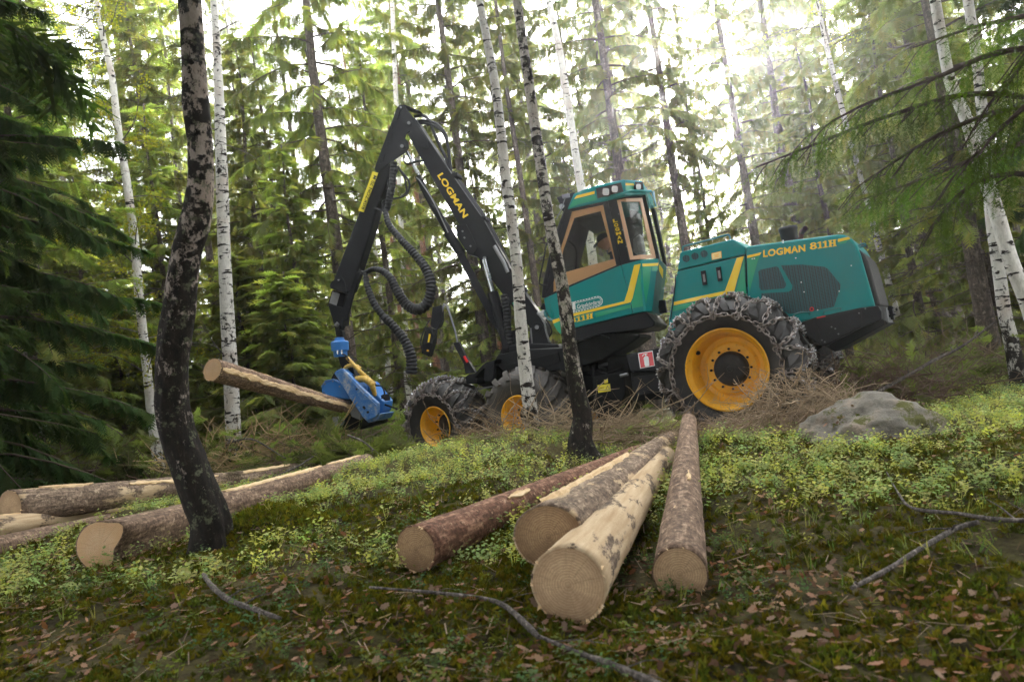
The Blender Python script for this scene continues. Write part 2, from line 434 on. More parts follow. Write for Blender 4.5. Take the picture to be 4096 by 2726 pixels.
# ---------------------------------------------------------------- wheels
LK = None
def link_tpl(n=10, m=4, L=.5, Rr=.27, r=.09):
    """one oval chain link, length 1 along x, flat in xy"""
    V = []; T = []
    for i in range(n):
        t = 2 * math.pi * i / n; cx = math.cos(t) * Rr + (L - Rr) * (1 if math.cos(t) > 0 else -1) * min(1, abs(math.cos(t)) * 2.5); cy = math.sin(t) * Rr
        nx, ny = math.cos(t), math.sin(t)
        for k in range(m):
            a = 2 * math.pi * k / m + .785
            V.append((cx + nx * r * math.cos(a), cy + ny * r * math.cos(a), r * math.sin(a)))
    for i in range(n):
        for k in range(m):
            T.append((i * m + k, ((i + 1) % n) * m + k, ((i + 1) % n) * m + (k + 1) % m, i * m + (k + 1) % m))
    return np.array(V), np.array(T)
LV, LT = link_tpl()
def scatter(tplV, tplT, Ms, pos):
    """copies of a template: Ms (n,3,3) column bases, pos (n,3)"""
    n = len(pos); V = np.einsum('nij,kj->nki', Ms, tplV) + pos[:, None, :]
    T = tplT[None] + (np.arange(n) * len(tplV))[:, None, None]
    return V.reshape(-1, 3), T.reshape(-1, tplT.shape[1])

def wheel_parts(kind):
    """meshes of one wheel about local Y, outer side at y = 0 facing -Y"""
    big = kind == 'rear'; out = []
    if big: RR, RT, Wd, off, rh = .46, .775, .60, .22, .19
    else:   RR, RT, Wd, off, rh = .31, .665, .55, .27, .175
    I = Matrix.Identity(4)
    sh = RT - .05
    prof = [(.03, RR - .02), (.0, RR + .03), (-.045, (RR + RT) / 2 - .03), (-.045, (RR + RT) / 2 + .05), (-.005, sh - .02), (.06, RT - .02), (.15, RT), (Wd / 2, RT + .008)]
    prof = prof + [(Wd - y, r) for y, r in prof[::-1][1:]]
    mb = MB(); mb.lathe(prof, I, 96)
    pn = 20 if big else 18
    def surf(y):
        ys = [p_[0] for p_ in prof[3:-3]]; rs_ = [p_[1] for p_ in prof[3:-3]]; return float(np.interp(y, ys, rs_))
    # lugs: slanted bars wrapping from the crown over the shoulder
    for side in (0, 1):
        for k in range(pn):
            a0 = 2 * math.pi * (k + .5 * side) / pn; sgn = -1
            path = [(-.048, sh - .085, .30), (-.022, sh - .02, .24), (.03, sh + .035, .17), (.10, RT, .10), (.20, RT + .004, .03), (Wd / 2 + .01, RT + .006, -.04)]
            wd = [.055, .062, .06, .052, .042, .035]; vs = []
            for i, (y, r, da) in enumerate(path):
                yy = y if side == 0 else Wd - y
                hw = wd[i] / RT
                for (dd, hh) in ((-hw, -.02), (-hw * .7, .042), (hw * .7, .042), (hw, -.02)):
                    ang = a0 + sgn * (da + dd) if True else 0
                    # push outwards radially on the tread, sideways on the wall
                    wside = 1.0 if i < 2 else 0.0
                    rr = r + hh * (1 - .75 * wside); y2 = yy + (-.028 if side == 0 else .028) * wside * (1 if hh > 0 else 0)
                    vs.append((rr * math.cos(ang), y2, rr * math.sin(ang)))
            m = len(path); fs = []
            for i in range(m - 1):
                for q in range(3): fs.append((i * 4 + q, i * 4 + q + 1, (i + 1) * 4 + q + 1, (i + 1) * 4 + q))
            fs += [(0, 1, 2, 3), tuple((m - 1) * 4 + q for q in (3, 2, 1, 0))]
            mb.add(vs, fs)
    out.append(('tyre', mb, M['rubber'] if kind != 'muddy' else M['rubber_mud'], True))
    mb = MB()
    dd = RR - .09 if big else RR - .06
    mb.lathe([(-.012, RR + .004), (-.018, RR - .012), (.01, RR - .022), (.03, RR - .045), (.05, RR - .055), (off - .03, RR - .085), (off, RR - .10), (off + .012, dd - .06), (off - .012, rh + .09), (off - .012, .02)], I, 72)
    mb.lathe([(Wd + .012, RR + .004), (Wd - .03, RR - .045), (off + .1, RR - .07)], I, 48)
    out.append(('rim', mb, M['orange'], True))
    mb = MB()
    hy = off - .08 if big else off - .03
    mb.lathe([(off - .01, rh + .01), (hy + .03, rh), (hy + .01, rh - .012), (hy, rh - .03), (hy - .006, rh - .07), (hy - .006, .035), (hy - .018, .03), (hy - .018, .004)], I, 40, True)
    out.append(('hub', mb, M['rubber'], True))
    n = 12
    for k in range(n if big else 10):
        a = 2 * math.pi * (k + .3) / (n if big else 10); r = rh + (.035 if big else .018); mb = MB()
        c = Vector((r * math.cos(a), off - .022, r * math.sin(a)))
        mb.tube([c, c + Vector((0, -.028, 0))], .0135, 6)
        out.append(('bolt', mb, M['black_matt'], False))
    if big:
        mb = MB(); c = Vector((math.cos(R_(155)) * .385, .07, math.sin(R_(155)) * .385))
        mb.tube([c + Vector((0, .02, 0)), c + Vector((0, -.006, 0))], .024, 14); out.append(('valve_hole', mb, M['black_matt'], False))
    return out, prof, surf, RR, RT, Wd
def chain_mesh(kind, seed):
    big = kind == 'rear'; _, prof, surf, RR, RT, Wd = wheel_parts(kind); rg = random.Random(seed)
    lines = []; sh = RT - .05; rs = RT - .17
    def P(ang, y):
        if y < -.045: y = -.045
        if y < 0:
            r = sh + (y / .045) * .10; return Vector((r * math.cos(ang), y - .045, r * math.sin(ang)))
        r = surf(y) + .062; return Vector((r * math.cos(ang), y, r * math.sin(ang)))
    def wall(ang, q):   # q from 0 (side chain) to 1 (shoulder)
        r = rs + (sh + .05 - rs) * q; y = -.085 + .06 * q * q
        return Vector((r * math.cos(ang), y, r * math.sin(ang)))
    lines.append(([wall(2 * math.pi * k / 120, .03 * math.sin(k * 1.7)) for k in range(121)], 0))
    K = 14
    for k in range(K):
        a0 = 2 * math.pi * k / K + rg.uniform(-.03, .03)
        for sg in (-1, 1):
            da = .20 * sg
            pts = [wall(a0 + sg * .015 + da * .35 * q, q) for q in (0, .33, .66, 1)]
            lines.append((pts, 0))
            e = a0 + sg * .015 + da * .35; tr = []
            for q in range(7):
                y = .02 + (Wd - .06) * q / 6; zig = (1 - abs(((q / 6) * 2) % 2 - 1)) * .22 * sg
                tr.append(P(e + zig, y))
            lines.append((tr, 1))
    pos = []; Ms = []; st = MB(); cnt = 0
    for pts, kindl in lines:
        pl_ = .062 if big else .056; sz = pl_ * 1.42; acc = 0.0; j = 0
        for i in range(len(pts) - 1):
            a, b = pts[i], pts[i + 1]; L = (b - a).length; d = (b - a) / L
            while acc < L:
                c = a + d * acc
                nrm = Vector((c.x, 0, c.z)).normalized() if kindl else (Vector((c.x, 0, c.z)).normalized() * .3 + Vector((0, -1, 0))).normalized()
                up = (nrm - d * nrm.dot(d)).normalized(); sd_ = d.cross(up)
                if j % 2: up, sd_ = sd_, up * -1
                tw = rg.uniform(-.35, .35); u2 = up * math.cos(tw) + sd_ * math.sin(tw); s2 = d.cross(u2)
                Ms.append(np.array([[d.x * sz, s2.x * sz, u2.x * sz], [d.y * sz, s2.y * sz, u2.y * sz], [d.z * sz, s2.z * sz, u2.z * sz]])); pos.append((c.x, c.y, c.z))
                if kindl:
                    nr = Vector((c.x, 0, c.z)).normalized(); nr = (nr + Vector((rg.uniform(-.3, .3), rg.uniform(-.3, .3), rg.uniform(-.3, .3)))).normalized()
                    for dd in (-.3, .35):
                        c2 = c + d * sz * dd; st.tube([c2 - nr * .01, c2 + nr * .034], [.008, .0065], 5)
                acc += pl_; j += 1
            acc -= L
    V, T = scatter(LV, LT, np.array(Ms), np.array(pos)); return V, T, st
def make_wheel(kind, c, th, label=None, spin=0., chained=True, tilt=0.):
    """c: centre of the outer rim plane"""
    parts, *_ = wheel_parts(kind); root = bpy.data.objects.new('wheel', None); COL.objects.link(root); root.parent = HV
    root.location = c - HV.location; root.rotation_euler = Euler((0, spin, 0)).to_matrix().to_euler()
    root.rotation_euler = (Matrix.Rotation(-R_(th), 3, 'Z') @ Matrix.Rotation(tilt, 3, 'X') @ Matrix.Rotation(spin, 3, 'Y')).to_euler()
    if label: root['label'] = label
    bm_ = None
    for nm, mb, mat, sm in parts:
        if nm == 'bolt' and bm_ is not None and False: pass
        mb.build(nm, mat, root, smooth=sm)
    if chained:
        V, T, st = chain_mesh(kind, 5)
        ch = link('tyre_chain', np_mesh('tyre_chain', V, T, [M['chain']], smooth=True), root); ch['kind'] = 'stuff'
        s_ = st.build('chain_stud', M['stud'], root, fix=False); s_['kind'] = 'stuff'
    return root
def copy_wheel(src, c):
    r = src.copy(); COL.objects.link(r); r.location = c - HV.location
    for ch in list(src.children):
        if ch.name.startswith('bolt') or ch.name.startswith('valve'): continue
        k = ch.copy(); COL.objects.link(k); k.parent = r
    return r
wr = make_wheel('rear', W_REAR, 33, 'large rear wheel with chained tyre and yellow rim', .2)
wf1 = make_wheel('front', W_F1, 37, 'front wheel wrapped in a tyre chain', .5)
wf2 = make_wheel('muddy', W_F2, 35, 'muddy wheel without chain behind the thin birch', .1, chained=False)
copy_wheel(wr, W_REAR + PR.inw * 1.95)
copy_wheel(wf2, W_F2 + PF.inw * 1.9)

# ---------------------------------------------------------------- engine hood
D0, D1 = .62, 1.92
hood = plate('B', PR, [(668, 236), (1000, 190), (1300, 153), (1345, 153), (1385, 165), (1415, 195), (1440, 232), (1463, 285), (1568, 652), (1062, 760), (900, 900), (690, 900), (676, 480), (668, 300)], D0, D1).build('engine_hood', M['teal'], HV, bevel=.02)
lid = plate('B', PR, [(208, 285), (222, 272), (575, 184), (661, 236), (664, 290), (192, 401)], D0, D1).build('front_lid', M['teal'], HV, bevel=.012)
box = plate('B', PR, [(190, 409), (662, 299), (666, 480), (690, 900), (400, 900), (131, 860), (131, 745), (178, 460)], D0 + .002, D1).build('side_door', M['teal'], HV, bevel=.012)
plate('B', PR, [(196, 398), (668, 285), (672, 500), (680, 880), (150, 850), (150, 740), (186, 440)], D0 + .03, D1 - .03).build('hood_gap', M['black_flat'], HV)
decal('stripe', 'B', PR, [(167, 622), (300, 592), (522, 545), (605, 317), (655, 303), (640, 350), (585, 553), (540, 566), (165, 646)], D0, M['yellow'], box)
decal('stripe', 'B', PR, [(160, 652), (545, 572), (597, 556), (650, 350), (655, 310), (664, 480), (672, 572), (420, 625), (153, 690)], D0, M['green'], box)
decal('stripe', 'B', PR, [(678, 321), (762, 300), (706, 500), (694, 560), (684, 480)], D0, M['green'], hood)
decal('stripe', 'B', PR, [(676, 300), (777, 276), (764, 297), (678, 317)], D0, M['yellow'], hood)
decal('stripe', 'B', PR, [(1308, 185), (1385, 168), (1398, 184), (1310, 205)], D0, M['yellow'], hood)
decal('stripe', 'B', PR, [(1311, 208), (1380, 191), (1362, 212), (1312, 221)], D0, M['green'], hood)
text('lettering', 'B', PR, D0, 'LOGMAN', (789, 312), (1083, 271), 50, M['yellow'], hood, bold=.035, up=(-.03, -1))
glyphs('B', PR, D0, (1114, 259), (1300, 233), 47, M['yellow'], hood, (-.05, -1))
# perforated side window
decal('grille', 'B', PR, [(755, 412), (768, 398), (880, 374), (897, 385), (946, 492), (948, 510), (934, 528), (773, 541), (762, 520)], D0, M['perf'], hood)
decal('grille', 'B', PR, [(912, 368), (1060, 362), (1215, 378), (1240, 392), (1328, 500), (1325, 530), (1300, 600), (1283, 655), (1120, 690), (970, 705), (850, 640), (775, 600), (775, 562), (965, 552), (990, 535), (992, 508), (930, 400)], D0, M['perf'], hood)
# recessed black joint between the two hood sections
for a, b in (((666, 238), (668, 300)), ((668, 300), (690, 480)), ((690, 480), (712, 565))):
    pass
# round vents and label on the lid
for x, y in ((252, 320), (313, 304), (376, 287)):
    mb = MB(); disc(mb, 'B', PR, x, y, 25, D0 - .004, D0 - .0008); mb.build('round_vent', M['perf'], lid)
decal('label_frame', 'B', PR, [(428, 284), (496, 268), (500, 316), (432, 330)], D0, M['orange'], lid, t=.003)
decal('warning_label', 'B', PR, [(433, 287), (492, 273), (496, 313), (436, 326)], D0 - .0035, M['cream'], lid, t=.002)
for y0, x0, x1 in ((292, 442, 484), (300, 452, 476), (308, 446, 486)):
    decal('label_print', 'B', PR, [(x0, y0 + 3), (x1, y0 - 7), (x1, y0 - 3), (x0, y0 + 7)], D0 - .006, M['orange'], lid, t=.001)
for pts, cx, cy in (([(352, 408), (383, 403), (397, 500), (366, 506)], 375, 458), ([(458, 382), (489, 377), (502, 473), (472, 479)], 481, 432)):
    h_ = decal('latch', 'B', PR, pts, D0, M['black'], box, t=.02)
    decal('latch_handle', 'B', PR, [(cx - 9, cy - 28), (cx + 5, cy - 31), (cx + 13, cy + 22), (cx - 2, cy + 26)], D0 - .02, M['steel'], box, t=.01)
def tube_px(name, v, pl, pts, d, r, mat, parent, sub=5, n=8, **k):
    mb = MB(); P_ = [pl.on(v, q[0], q[1], q[2] if len(q) > 2 else d) for q in pts]
    P_ = smooth_path(P_, sub) if sub > 1 else P_
    mb.tube(P_, lerp_list(r, len(P_)) if isinstance(r, (list, tuple)) else r, n); return mb.build(name, mat, parent, smooth=True, **k)
tube_px('lid_rail', 'B', PR, [(228, 275), (229, 245), (245, 232), (400, 193), (530, 157), (552, 162), (560, 186)], D0 + .12, .012, M['teal_dark'], HV)
tube_px('lid_rail', 'B', PR, [(228, 275), (229, 245), (245, 232), (400, 193), (530, 157), (552, 162), (560, 186)], D1 - .15, .012, M['teal_dark'], HV)
tube_px('grab_handle', 'B', PR, [(1000, 722, D0), (1003, 712, D0 - .05), (1040, 698, D0 - .06), (1105, 694, D0 - .05), (1113, 706, D0)], D0, .009, M['teal_dark'], hood)
tube_px('grab_handle', 'B', PR, [(1212, 705, D0), (1216, 688, D0 - .03), (1260, 676, D0 - .03), (1325, 663, D0 - .03), (1328, 680, D0)], D0, .006, M['teal_dark'], hood)
tube_px('edge_pull', 'B', PR, [(192, 432, D0), (180, 436, D0 - .03), (177, 460, D0 - .03), (174, 520, D0 - .02), (150, 700, D0 - .02), (142, 744, D0)], D0, .008, M['black'], box)
mb = MB()
for x, y in ((927, 195), (927, 208), (712, 322), (727, 320), (1015, 316), (1402, 369), (1168, 678), (1318, 547), (1053, 485), (1073, 552)): disc(mb, 'B', PR, x, y, 4.5, D0 - .009, D0, 8)
mb.build('screw', M['white'], hood, kind='stuff')
mb = MB(); disc(mb, 'B', PR, 1127, 672, 15, D0 - .010, D0 - .0005); mb.build('cap_ring', M['red'], hood)
mb = MB(); disc(mb, 'B', PR, 1127, 672, 8, D0 - .015, D0 - .0105); mb.build('cap_hole', M['black_flat'], hood)
# air intake and exhaust
ci = PR.on('B', 972, 178, 1.25)
mb = MB(); sc_ = .0028
Mz = Matrix.Translation(ci) @ Matrix.Rotation(R_(90), 4, 'X')
s_ = ((PR.on('B', 1038, 150, 1.25) - PR.on('B', 905, 150, 1.25)).length) / 2
mb.lathe([(-.10, s_ * .85), (.02, s_ * .88), (.09, s_ * .95), (.10, s_), (.125, s_), (.14, s_ * .9), (.145, .01)], Mz, 36)
mb.build('air_intake', M['black'], HV, smooth=True)
e0 = PR.on('B', 1048, 185, 1.15); e1 = PR.on('B', 1056, 140, 1.15); e2 = PR.on('B', 1081, 110, 1.02)
mb = MB(); rr = (PR.on('B', 1101, 110, 1.02) - PR.on('B', 1060, 110, 1.02)).length / 2
mb.tube(smooth_path([e0, e1, e2], 6), rr * .95, 20, caps=False)
mb.tube([e2, e2 - (e2 - e1) * .15, e1 + Vector((0, 0, 0))], [rr * .86, rr * .86, rr * .8], 20, caps=False)
mb.build('exhaust_pipe', M['rust'], HV, smooth=True, fix=False)
# rear end: mesh strip, mirror, bumper, tow hitch
pe0 = PR.on('B', 1466, 292, D0 + .03); 
mb = MB(); mb.prism([PR.on('B', 1452, 250, D0 + .06), PR.on('B', 1495, 292, D0 + .06), PR.on('B', 1520, 340, D0 + .06), PR.on('B', 1606, 645, D0 + .06), PR.on('B', 1560, 650, D0 + .06)], PR.inw * 1.16)
mb.build('radiator_mesh', M['perf_dark'], HV, bevel=.02)
tube_px('rear_handle', 'B', PR, [(1445, 236, .9), (1478, 217, .9), (1500, 220, .9), (1495, 233, .9), (1450, 245, .9)], .9, .010, M['teal_dark'], HV)
bp = plate('B', PR, [(1050, 765), (1150, 730), (1460, 663), (1588, 648), (1612, 690), (1614, 742), (1480, 795), (1222, 928), (1185, 925), (1100, 860), (1040, 840), (760, 900), (760, 800)], D0 - .03, D1 + .03).build('bumper_frame', M['black'], HV, bevel=.012)
plate('B', PR, [(1156, 742), (1470, 672), (1478, 782), (1222, 915), (1190, 910)], D0 - .045, D0 - .031).build('frame_plate', M['black'], HV, bevel=.006)
plate('B', PR, [(1215, 930), (1484, 800), (1616, 744), (1660, 768), (1290, 968)], D0 + .12, D1 - .12).build('belly_plate', M['black_matt'], HV, bevel=.006)
decal('reflector', 'B', PR, [(1160, 729), (1222, 717), (1224, 724), (1163, 737)], D0 - .046, M['red'], HV)
mb = MB()
for x, y in ((1264, 796), (1290, 808), (1312, 845), (1197, 888), (1217, 900), (1456, 700), (1500, 668)): disc(mb, 'B', PR, x, y, 6, D0 - .058, D0 - .045, 8)
mb.build('frame_bolt', M['steel'], HV, kind='stuff')
plate('B', PR, [(1614, 655), (1645, 660), (1665, 768), (1625, 755)], .95, 1.5).build('hitch_plate', M['steel'], HV, bevel=.005)
for pts in ([(1640, 672), (1695, 655), (1697, 667), (1640, 686)], [(1640, 722), (1705, 700), (1708, 712), (1640, 738)], [(1655, 650), (1685, 648), (1700, 745), (1678, 745)]):
    plate('B', PR, pts, 1.1, 1.3).build('hitch_bracket', M['black'], HV, bevel=.004)

# ---------------------------------------------------------------- chassis between the wheels
plate('R', PR, [(1575, 572), (1955, 492), (1990, 700), (1950, 735), (1622, 745)], .55, 1.9).build('rear_frame', M['black'], HV, bevel=.01)
plate('R', PR, [(1628, 752), (1985, 740), (1990, 1028), (1645, 1062)], .62, 1.8).build('rear_frame', M['black_matt'], HV, bevel=.01)
plate('R', PR, [(1655, 800), (1940, 765), (1945, 960), (1665, 1000)], .60, .619).build('frame_plate', M['black'], HV, bevel=.004)
decal('fire_sign', 'R', PR, [(1702, 553), (1856, 527), (1881, 685), (1727, 715)], .549, M['white'], HV)
decal('fire_sign_field', 'R', PR, [(1711, 560), (1850, 537), (1873, 680), (1733, 706)], .545, M['red'], HV, t=.003)
decal('extinguisher_print', 'R', PR, [(1762, 607), (1772, 590), (1786, 580), (1802, 583), (1814, 597), (1824, 672), (1820, 687), (1784, 692), (1776, 686)], .5415, M['white'], HV, t=.002)
decal('extinguisher_print', 'R', PR, [(1747, 583), (1757, 566), (1786, 556), (1804, 556), (1803, 563), (1789, 566), (1790, 578), (1780, 580), (1779, 568), (1762, 573), (1753, 588)], .5415, M['white'], HV, t=.002)
decal('label', 'R', PR, [(1278, 888), (1410, 872), (1418, 948), (1288, 968)], .7, M['yellow_sign'], HV, t=.006)
decal('label_triangle', 'R', PR, [(1363, 940), (1385, 888), (1410, 932)], .693, M['black_flat'], HV, t=.002)
decal('label_triangle', 'R', PR, [(1371, 934), (1386, 899), (1402, 928)], .690, M['yellow_sign'], HV, t=.002)
text('lettering', 'R', PR, .692, 'KLÄMRISK', (1290, 930), (1350, 920), 16, M['black_flat'], HV, bold=.01)
decal('label', 'R', PR, [(1348, 832), (1386, 826), (1390, 862), (1352, 868)], .7, M['yellow_sign'], HV, t=.006)
plate('R', PR, [(1130, 790), (1215, 775), (1300, 690), (1385, 700), (1378, 590), (1440, 575), (1600, 570), (1650, 1060), (1560, 1200), (1450, 1255), (1290, 1230), (1190, 1100)], .95, 1.7).build('articulation_joint', M['black_matt'], HV, bevel=.02)
plate('R', PR, [(1220, 800), (1560, 740), (1570, 1000), (1440, 1190), (1240, 1090)], .70, .95).build('joint_cover', M['black_matt'], HV, bevel=.02)
tube_px('levelling_rod', 'R', PR, [(1236, 540), (1246, 662)], 1.0, .028, M['steel'], HV, sub=1, n=12)
tube_px('levelling_cylinder', 'R', PR, [(1243, 655), (1256, 800)], 1.0, .062, M['black'], HV, sub=1, n=14)
tube_px('joint_pin', 'R', PR, [(1520, 790), (1600, 770)], .68, .022, M['steel'], HV, sub=1)
tube_px('frame_hose', 'R', PR, [(1290, 690), (1360, 720), (1400, 800), (1500, 790), (1590, 770)], .9, .018, M['hose'], HV)
tube_px('frame_hose', 'R', PR, [(1280, 720), (1330, 750), (1420, 750), (1540, 700)], .9, .014, M['hose'], HV)
plate('R', PF, [(930, 1060), (960, 780), (1240, 720), (1290, 900), (1230, 1080)], .7, 1.6).build('front_frame', M['black_matt'], HV, bevel=.01)
plate('R', PF, [(200, 640), (240, 570), (470, 520), (920, 500), (980, 620), (1000, 800), (880, 720), (760, 750), (320, 770)], .35, 2.1).build('front_frame', M['black'], HV, bevel=.01)
plate('R', PF, [(320, 680), (870, 545), (890, 640), (715, 712), (640, 735), (325, 768)], .335, .349).build('frame_plate', M['black_matt'], HV, bevel=.004)
plate('R', PF, [(-10, 775), (60, 695), (105, 655), (215, 622), (205, 665), (110, 700), (40, 760), (-5, 820)], .2, .9).build('fender', M['black_matt'], HV, bevel=.006)
plate('R', PF, [(105, 670), (205, 635), (192, 820), (150, 850), (92, 845)], .16, .19).build('mud_flap', M['black'], HV, bevel=.004)
plate('E', PF, [(610, 505), (640, 480), (705, 475), (700, 560), (620, 558)], .25, .60).build('front_bracket', M['black'], HV, bevel=.008)
plate('E', PF, [(700, 560), (720, 440), (760, 410), (850, 400), (860, 570), (780, 600)], .45, 1.9).build('front_frame', M['black_matt'], HV, bevel=.01)
decal('step_edge', 'E', PF, [(712, 592), (850, 568), (852, 580), (716, 604)], .45, M['steel'], HV, t=.03)
plate('E', PF, [(560, 840), (600, 760), (900, 690), (980, 720), (960, 860), (700, 960), (590, 930)], .68, 1.4).build('bogie_beam', M['black_matt'], HV, bevel=.02)

# ---------------------------------------------------------------- crane base
plate('R', PB, [(350, 475), (480, 448), (860, 455), (885, 490), (850, 545), (600, 575), (360, 560)], -.35, .55).build('slewing_ring', M['black'], HV, bevel=.02)
for d in (-.20, .17):
    plate('R', PB, [(560, 470), (575, 300), (592, 260), (620, 232), (655, 225), (690, 240), (715, 275), (745, 350), (800, 462)], d, d + .03).build('pedestal_plate', M['black'], HV, bevel=.006)
decal('edge_wear', 'R', PB, [(572, 292), (590, 290), (606, 470), (590, 474)], -.20, M['steel'], HV)
plate('R', PB, [(358, 325), (440, 305), (475, 330), (475, 470), (365, 480)], -.16, .2).build('valve_block', M['black'], HV, bevel=.01)
plate('R', PB, [(245, 575), (290, 470), (350, 420), (385, 425), (370, 540)], -.25, .3).build('slewing_motor', M['black_matt'], HV, bevel=.02)
mb = MB(); disc(mb, 'R', PB, 320, 480, 32, -.27, .3); mb.build('motor_cap', M['black'], HV, bevel=.004)

# ---------------------------------------------------------------- crane arms
boom = plate('C', PB, [(580, 140), (592, 110), (615, 100), (640, 112), (700, 205), (870, 460), (1075, 752), (1150, 890), (1262, 1090), (1340, 1225), (1470, 1400), (1470, 1470), (1400, 1500), (1360, 1420), (1240, 1280), (1075, 1060), (1040, 985), (975, 965), (905, 850), (920, 782), (790, 560), (700, 400), (650, 315), (590, 200)], -.13, .13).build('main_boom', M['black'], HV, bevel=.012)
plate('C', PB, [(905, 783), (962, 777), (992, 832), (1032, 925), (1012, 966), (975, 962), (903, 852)], -.15, -.131).build('boom_plate', M['black'], boom, bevel=.004)
plate('C', PB, [(592, 150), (640, 128), (720, 250), (724, 300), (690, 300), (655, 268)], -.15, -.131).build('boom_plate', M['black'], boom, bevel=.004)
mb = MB()
for x, y in ((940, 822), (952, 862), (990, 915)): disc(mb, 'C', PB, x, y, 6, -.162, -.15, 10)
mb.build('plate_bolt', M['steel'], boom, kind='stuff')
text('lettering', 'C', PB, -.131, 'LOGMAN', (781, 474), (945, 742), 40, M['yellow'], boom, bold=.035)
decal('sticker', 'C', PB, [(1252, 1270), (1270, 1262), (1278, 1298), (1268, 1304)], -.131, M['green'], boom)
arm = plate('C', PB, [(388, 440), (500, 388), (505, 420), (408, 660), (372, 800), (288, 1060), (240, 1200), (205, 1215), (118, 1175), (120, 1150), (150, 1075)], -.115, .115).build('outer_arm', M['black'], HV, bevel=.03)
plate('C', PB, [(118, 1138), (178, 1103), (202, 1138), (212, 1212), (112, 1180), (108, 1160)], -.13, .13).build('arm_collar', M['black'], HV, bevel=.006)
plate('C', PB, [(120, 1192), (208, 1216), (184, 1300), (96, 1278), (104, 1250)], -.085, .085).build('extension', M['black_matt'], HV, bevel=.01)
decal('worn_band', 'C', PB, [(125, 1200), (172, 1214), (150, 1288), (105, 1272)], -.085, M['steel'], HV)
plate('C', PB, [(95, 1278), (188, 1300), (205, 1262), (196, 1380), (190, 1415), (132, 1405), (118, 1350)], -.10, .10).build('arm_tip', M['black'], HV, bevel=.008)
for d in (-.10, .05):
    plate('C', PB, [(262, 1062), (300, 1082), (252, 1230), (215, 1385), (190, 1378), (200, 1300), (228, 1190)], d, d + .05).build('tip_link', M['black'], HV, bevel=.006)
for d in (-.15, .125):
    plate('C', PB, [(528, 50), (545, 30), (562, 28), (580, 42), (645, 125), (625, 180), (585, 215), (578, 240), (600, 262), (602, 300), (585, 325), (408, 448), (388, 436), (400, 395)], d, d + .025).build('knuckle_plate', M['black'], HV, bevel=.006)
mb = MB()
for a, b in (((545, 75), (500, 185)), ((500, 215), (470, 300)), ((455, 335), (425, 400))):
    pa = [PB.on('C', a[0], a[1], -.155), PB.on('C', a[0] - 14, a[1] + 50, -.155), PB.on('C', b[0] - 5, b[1] - 40, -.155), PB.on('C', b[0], b[1], -.155)]
    mb.tube(pa, .008, 6)
mb.build('knuckle_rib', M['black'], HV)
for x, y, r, d in ((603, 143, 22, -.16), (560, 288, 24, -.17), (553, 45, 15, -.165), (1078, 990, 24, -.15), (162, 1128, 12, -.14)):
    mb = MB(); disc(mb, 'C', PB, x, y, r, d, d + .04); q = mb.build('pivot_pin', M['black'], HV, bevel=.004)
    mb = MB(); disc(mb, 'C', PB, x, y, r * .45, d - .012, d, 12); mb.build('pin_cap', M['steel'], q)
mb = MB(); disc(mb, 'R', PB, 645, 290, 34, -.235, .22); pp = mb.build('pivot_pin', M['black'], HV, bevel=.006)
mb = MB(); disc(mb, 'R', PB, 645, 282, 22, -.25, -.236); mb.build('pin_cap', M['steel'], pp)
decal('warning_strip', 'C', PB, [(377, 447), (411, 456), (320, 703), (287, 694)], -.155, M['yellow_sign'], arm, t=.012)
text('lettering', 'C', PB, -.168, 'RISKZON 70 M', (326, 688), (404, 478), 21, M['black_flat'], arm, bold=.012)
plate('C', PB, [(560, 35), (575, 28), (672, 68), (660, 72)], -.12, .12).build('top_guard', M['black'], HV, bevel=.003)
# cylinders
tube_px('piston_rod', 'C', PB, [(594, 325), (672, 482)], -.02, .030, M['chrome'], HV, sub=1, n=14)
tube_px('arm_cylinder', 'C', PB, [(662, 478), (720, 600), (800, 735), (865, 845)], -.02, [.052, .055, .062, .066], M['steel'] if False else M['black'], HV, sub=1, n=14)
tube_px('arm_cylinder', 'C', PB, [(850, 830), (935, 965)], -.02, .078, M['black'], HV, sub=1, n=14)
tube_px('lower_link', 'C', PB, [(925, 960), (1125, 1345)], -.02, .085, M['black'], HV, sub=1, n=4)
tube_px('lower_link', 'C', PB, [(1120, 1340), (1225, 1510)], -.02, .095, M['black'], HV, sub=1, n=4)
tube_px('piston_rod', 'C', PB, [(1075, 1000), (1132, 1212)], -.18, .042, M['chrome'], HV, sub=1, n=16)
tube_px('lift_cylinder', 'C', PB, [(1128, 1205), (1200, 1440), (1225, 1540)], -.18, .088, M['black'], HV, sub=1, n=16)
tube_px('grease_nipple_line', 'C', PB, [(650, 485), (668, 500), (690, 530), (760, 640), (850, 830)], -.11, .010, M['steel'], HV)
# hoses over the boom tip and along it
for pts, r in (([(640, 104), (690, 98), (735, 130), (760, 200), (800, 290), (845, 385), (865, 465)], .026),
               ([(640, 150), (700, 145), (770, 165), (820, 205), (845, 270), (856, 350), (868, 465)], .026),
               ([(650, 140), (700, 128), (780, 150), (835, 215), (850, 290), (862, 380), (872, 462)], .022),
               ([(640, 190), (680, 190), (730, 270), (800, 370), (855, 440)], .016)):
    tube_px('hose', 'C', PB, pts, .0, r, M['hose'], HV)
for k, off in enumerate((0, 9, 17)):
    tube_px('boom_pipe', 'C', PB, [(868 + off, 458 - off * .4), (970 + off, 600 - off * .4), (1075 + off, 752 - off * .4), (1140 + off, 870 - off * .4), (1205 + off, 1000), (1262 + off, 1090), (1330 + off, 1200)], -.06 + .06 * k, .020, M['black'], HV, sub=3)
tube_px('worn_hose', 'C', PB, [(1140, 915), (1165, 960), (1195, 1010), (1225, 1080)], -.15, .030, M['steel'], HV)
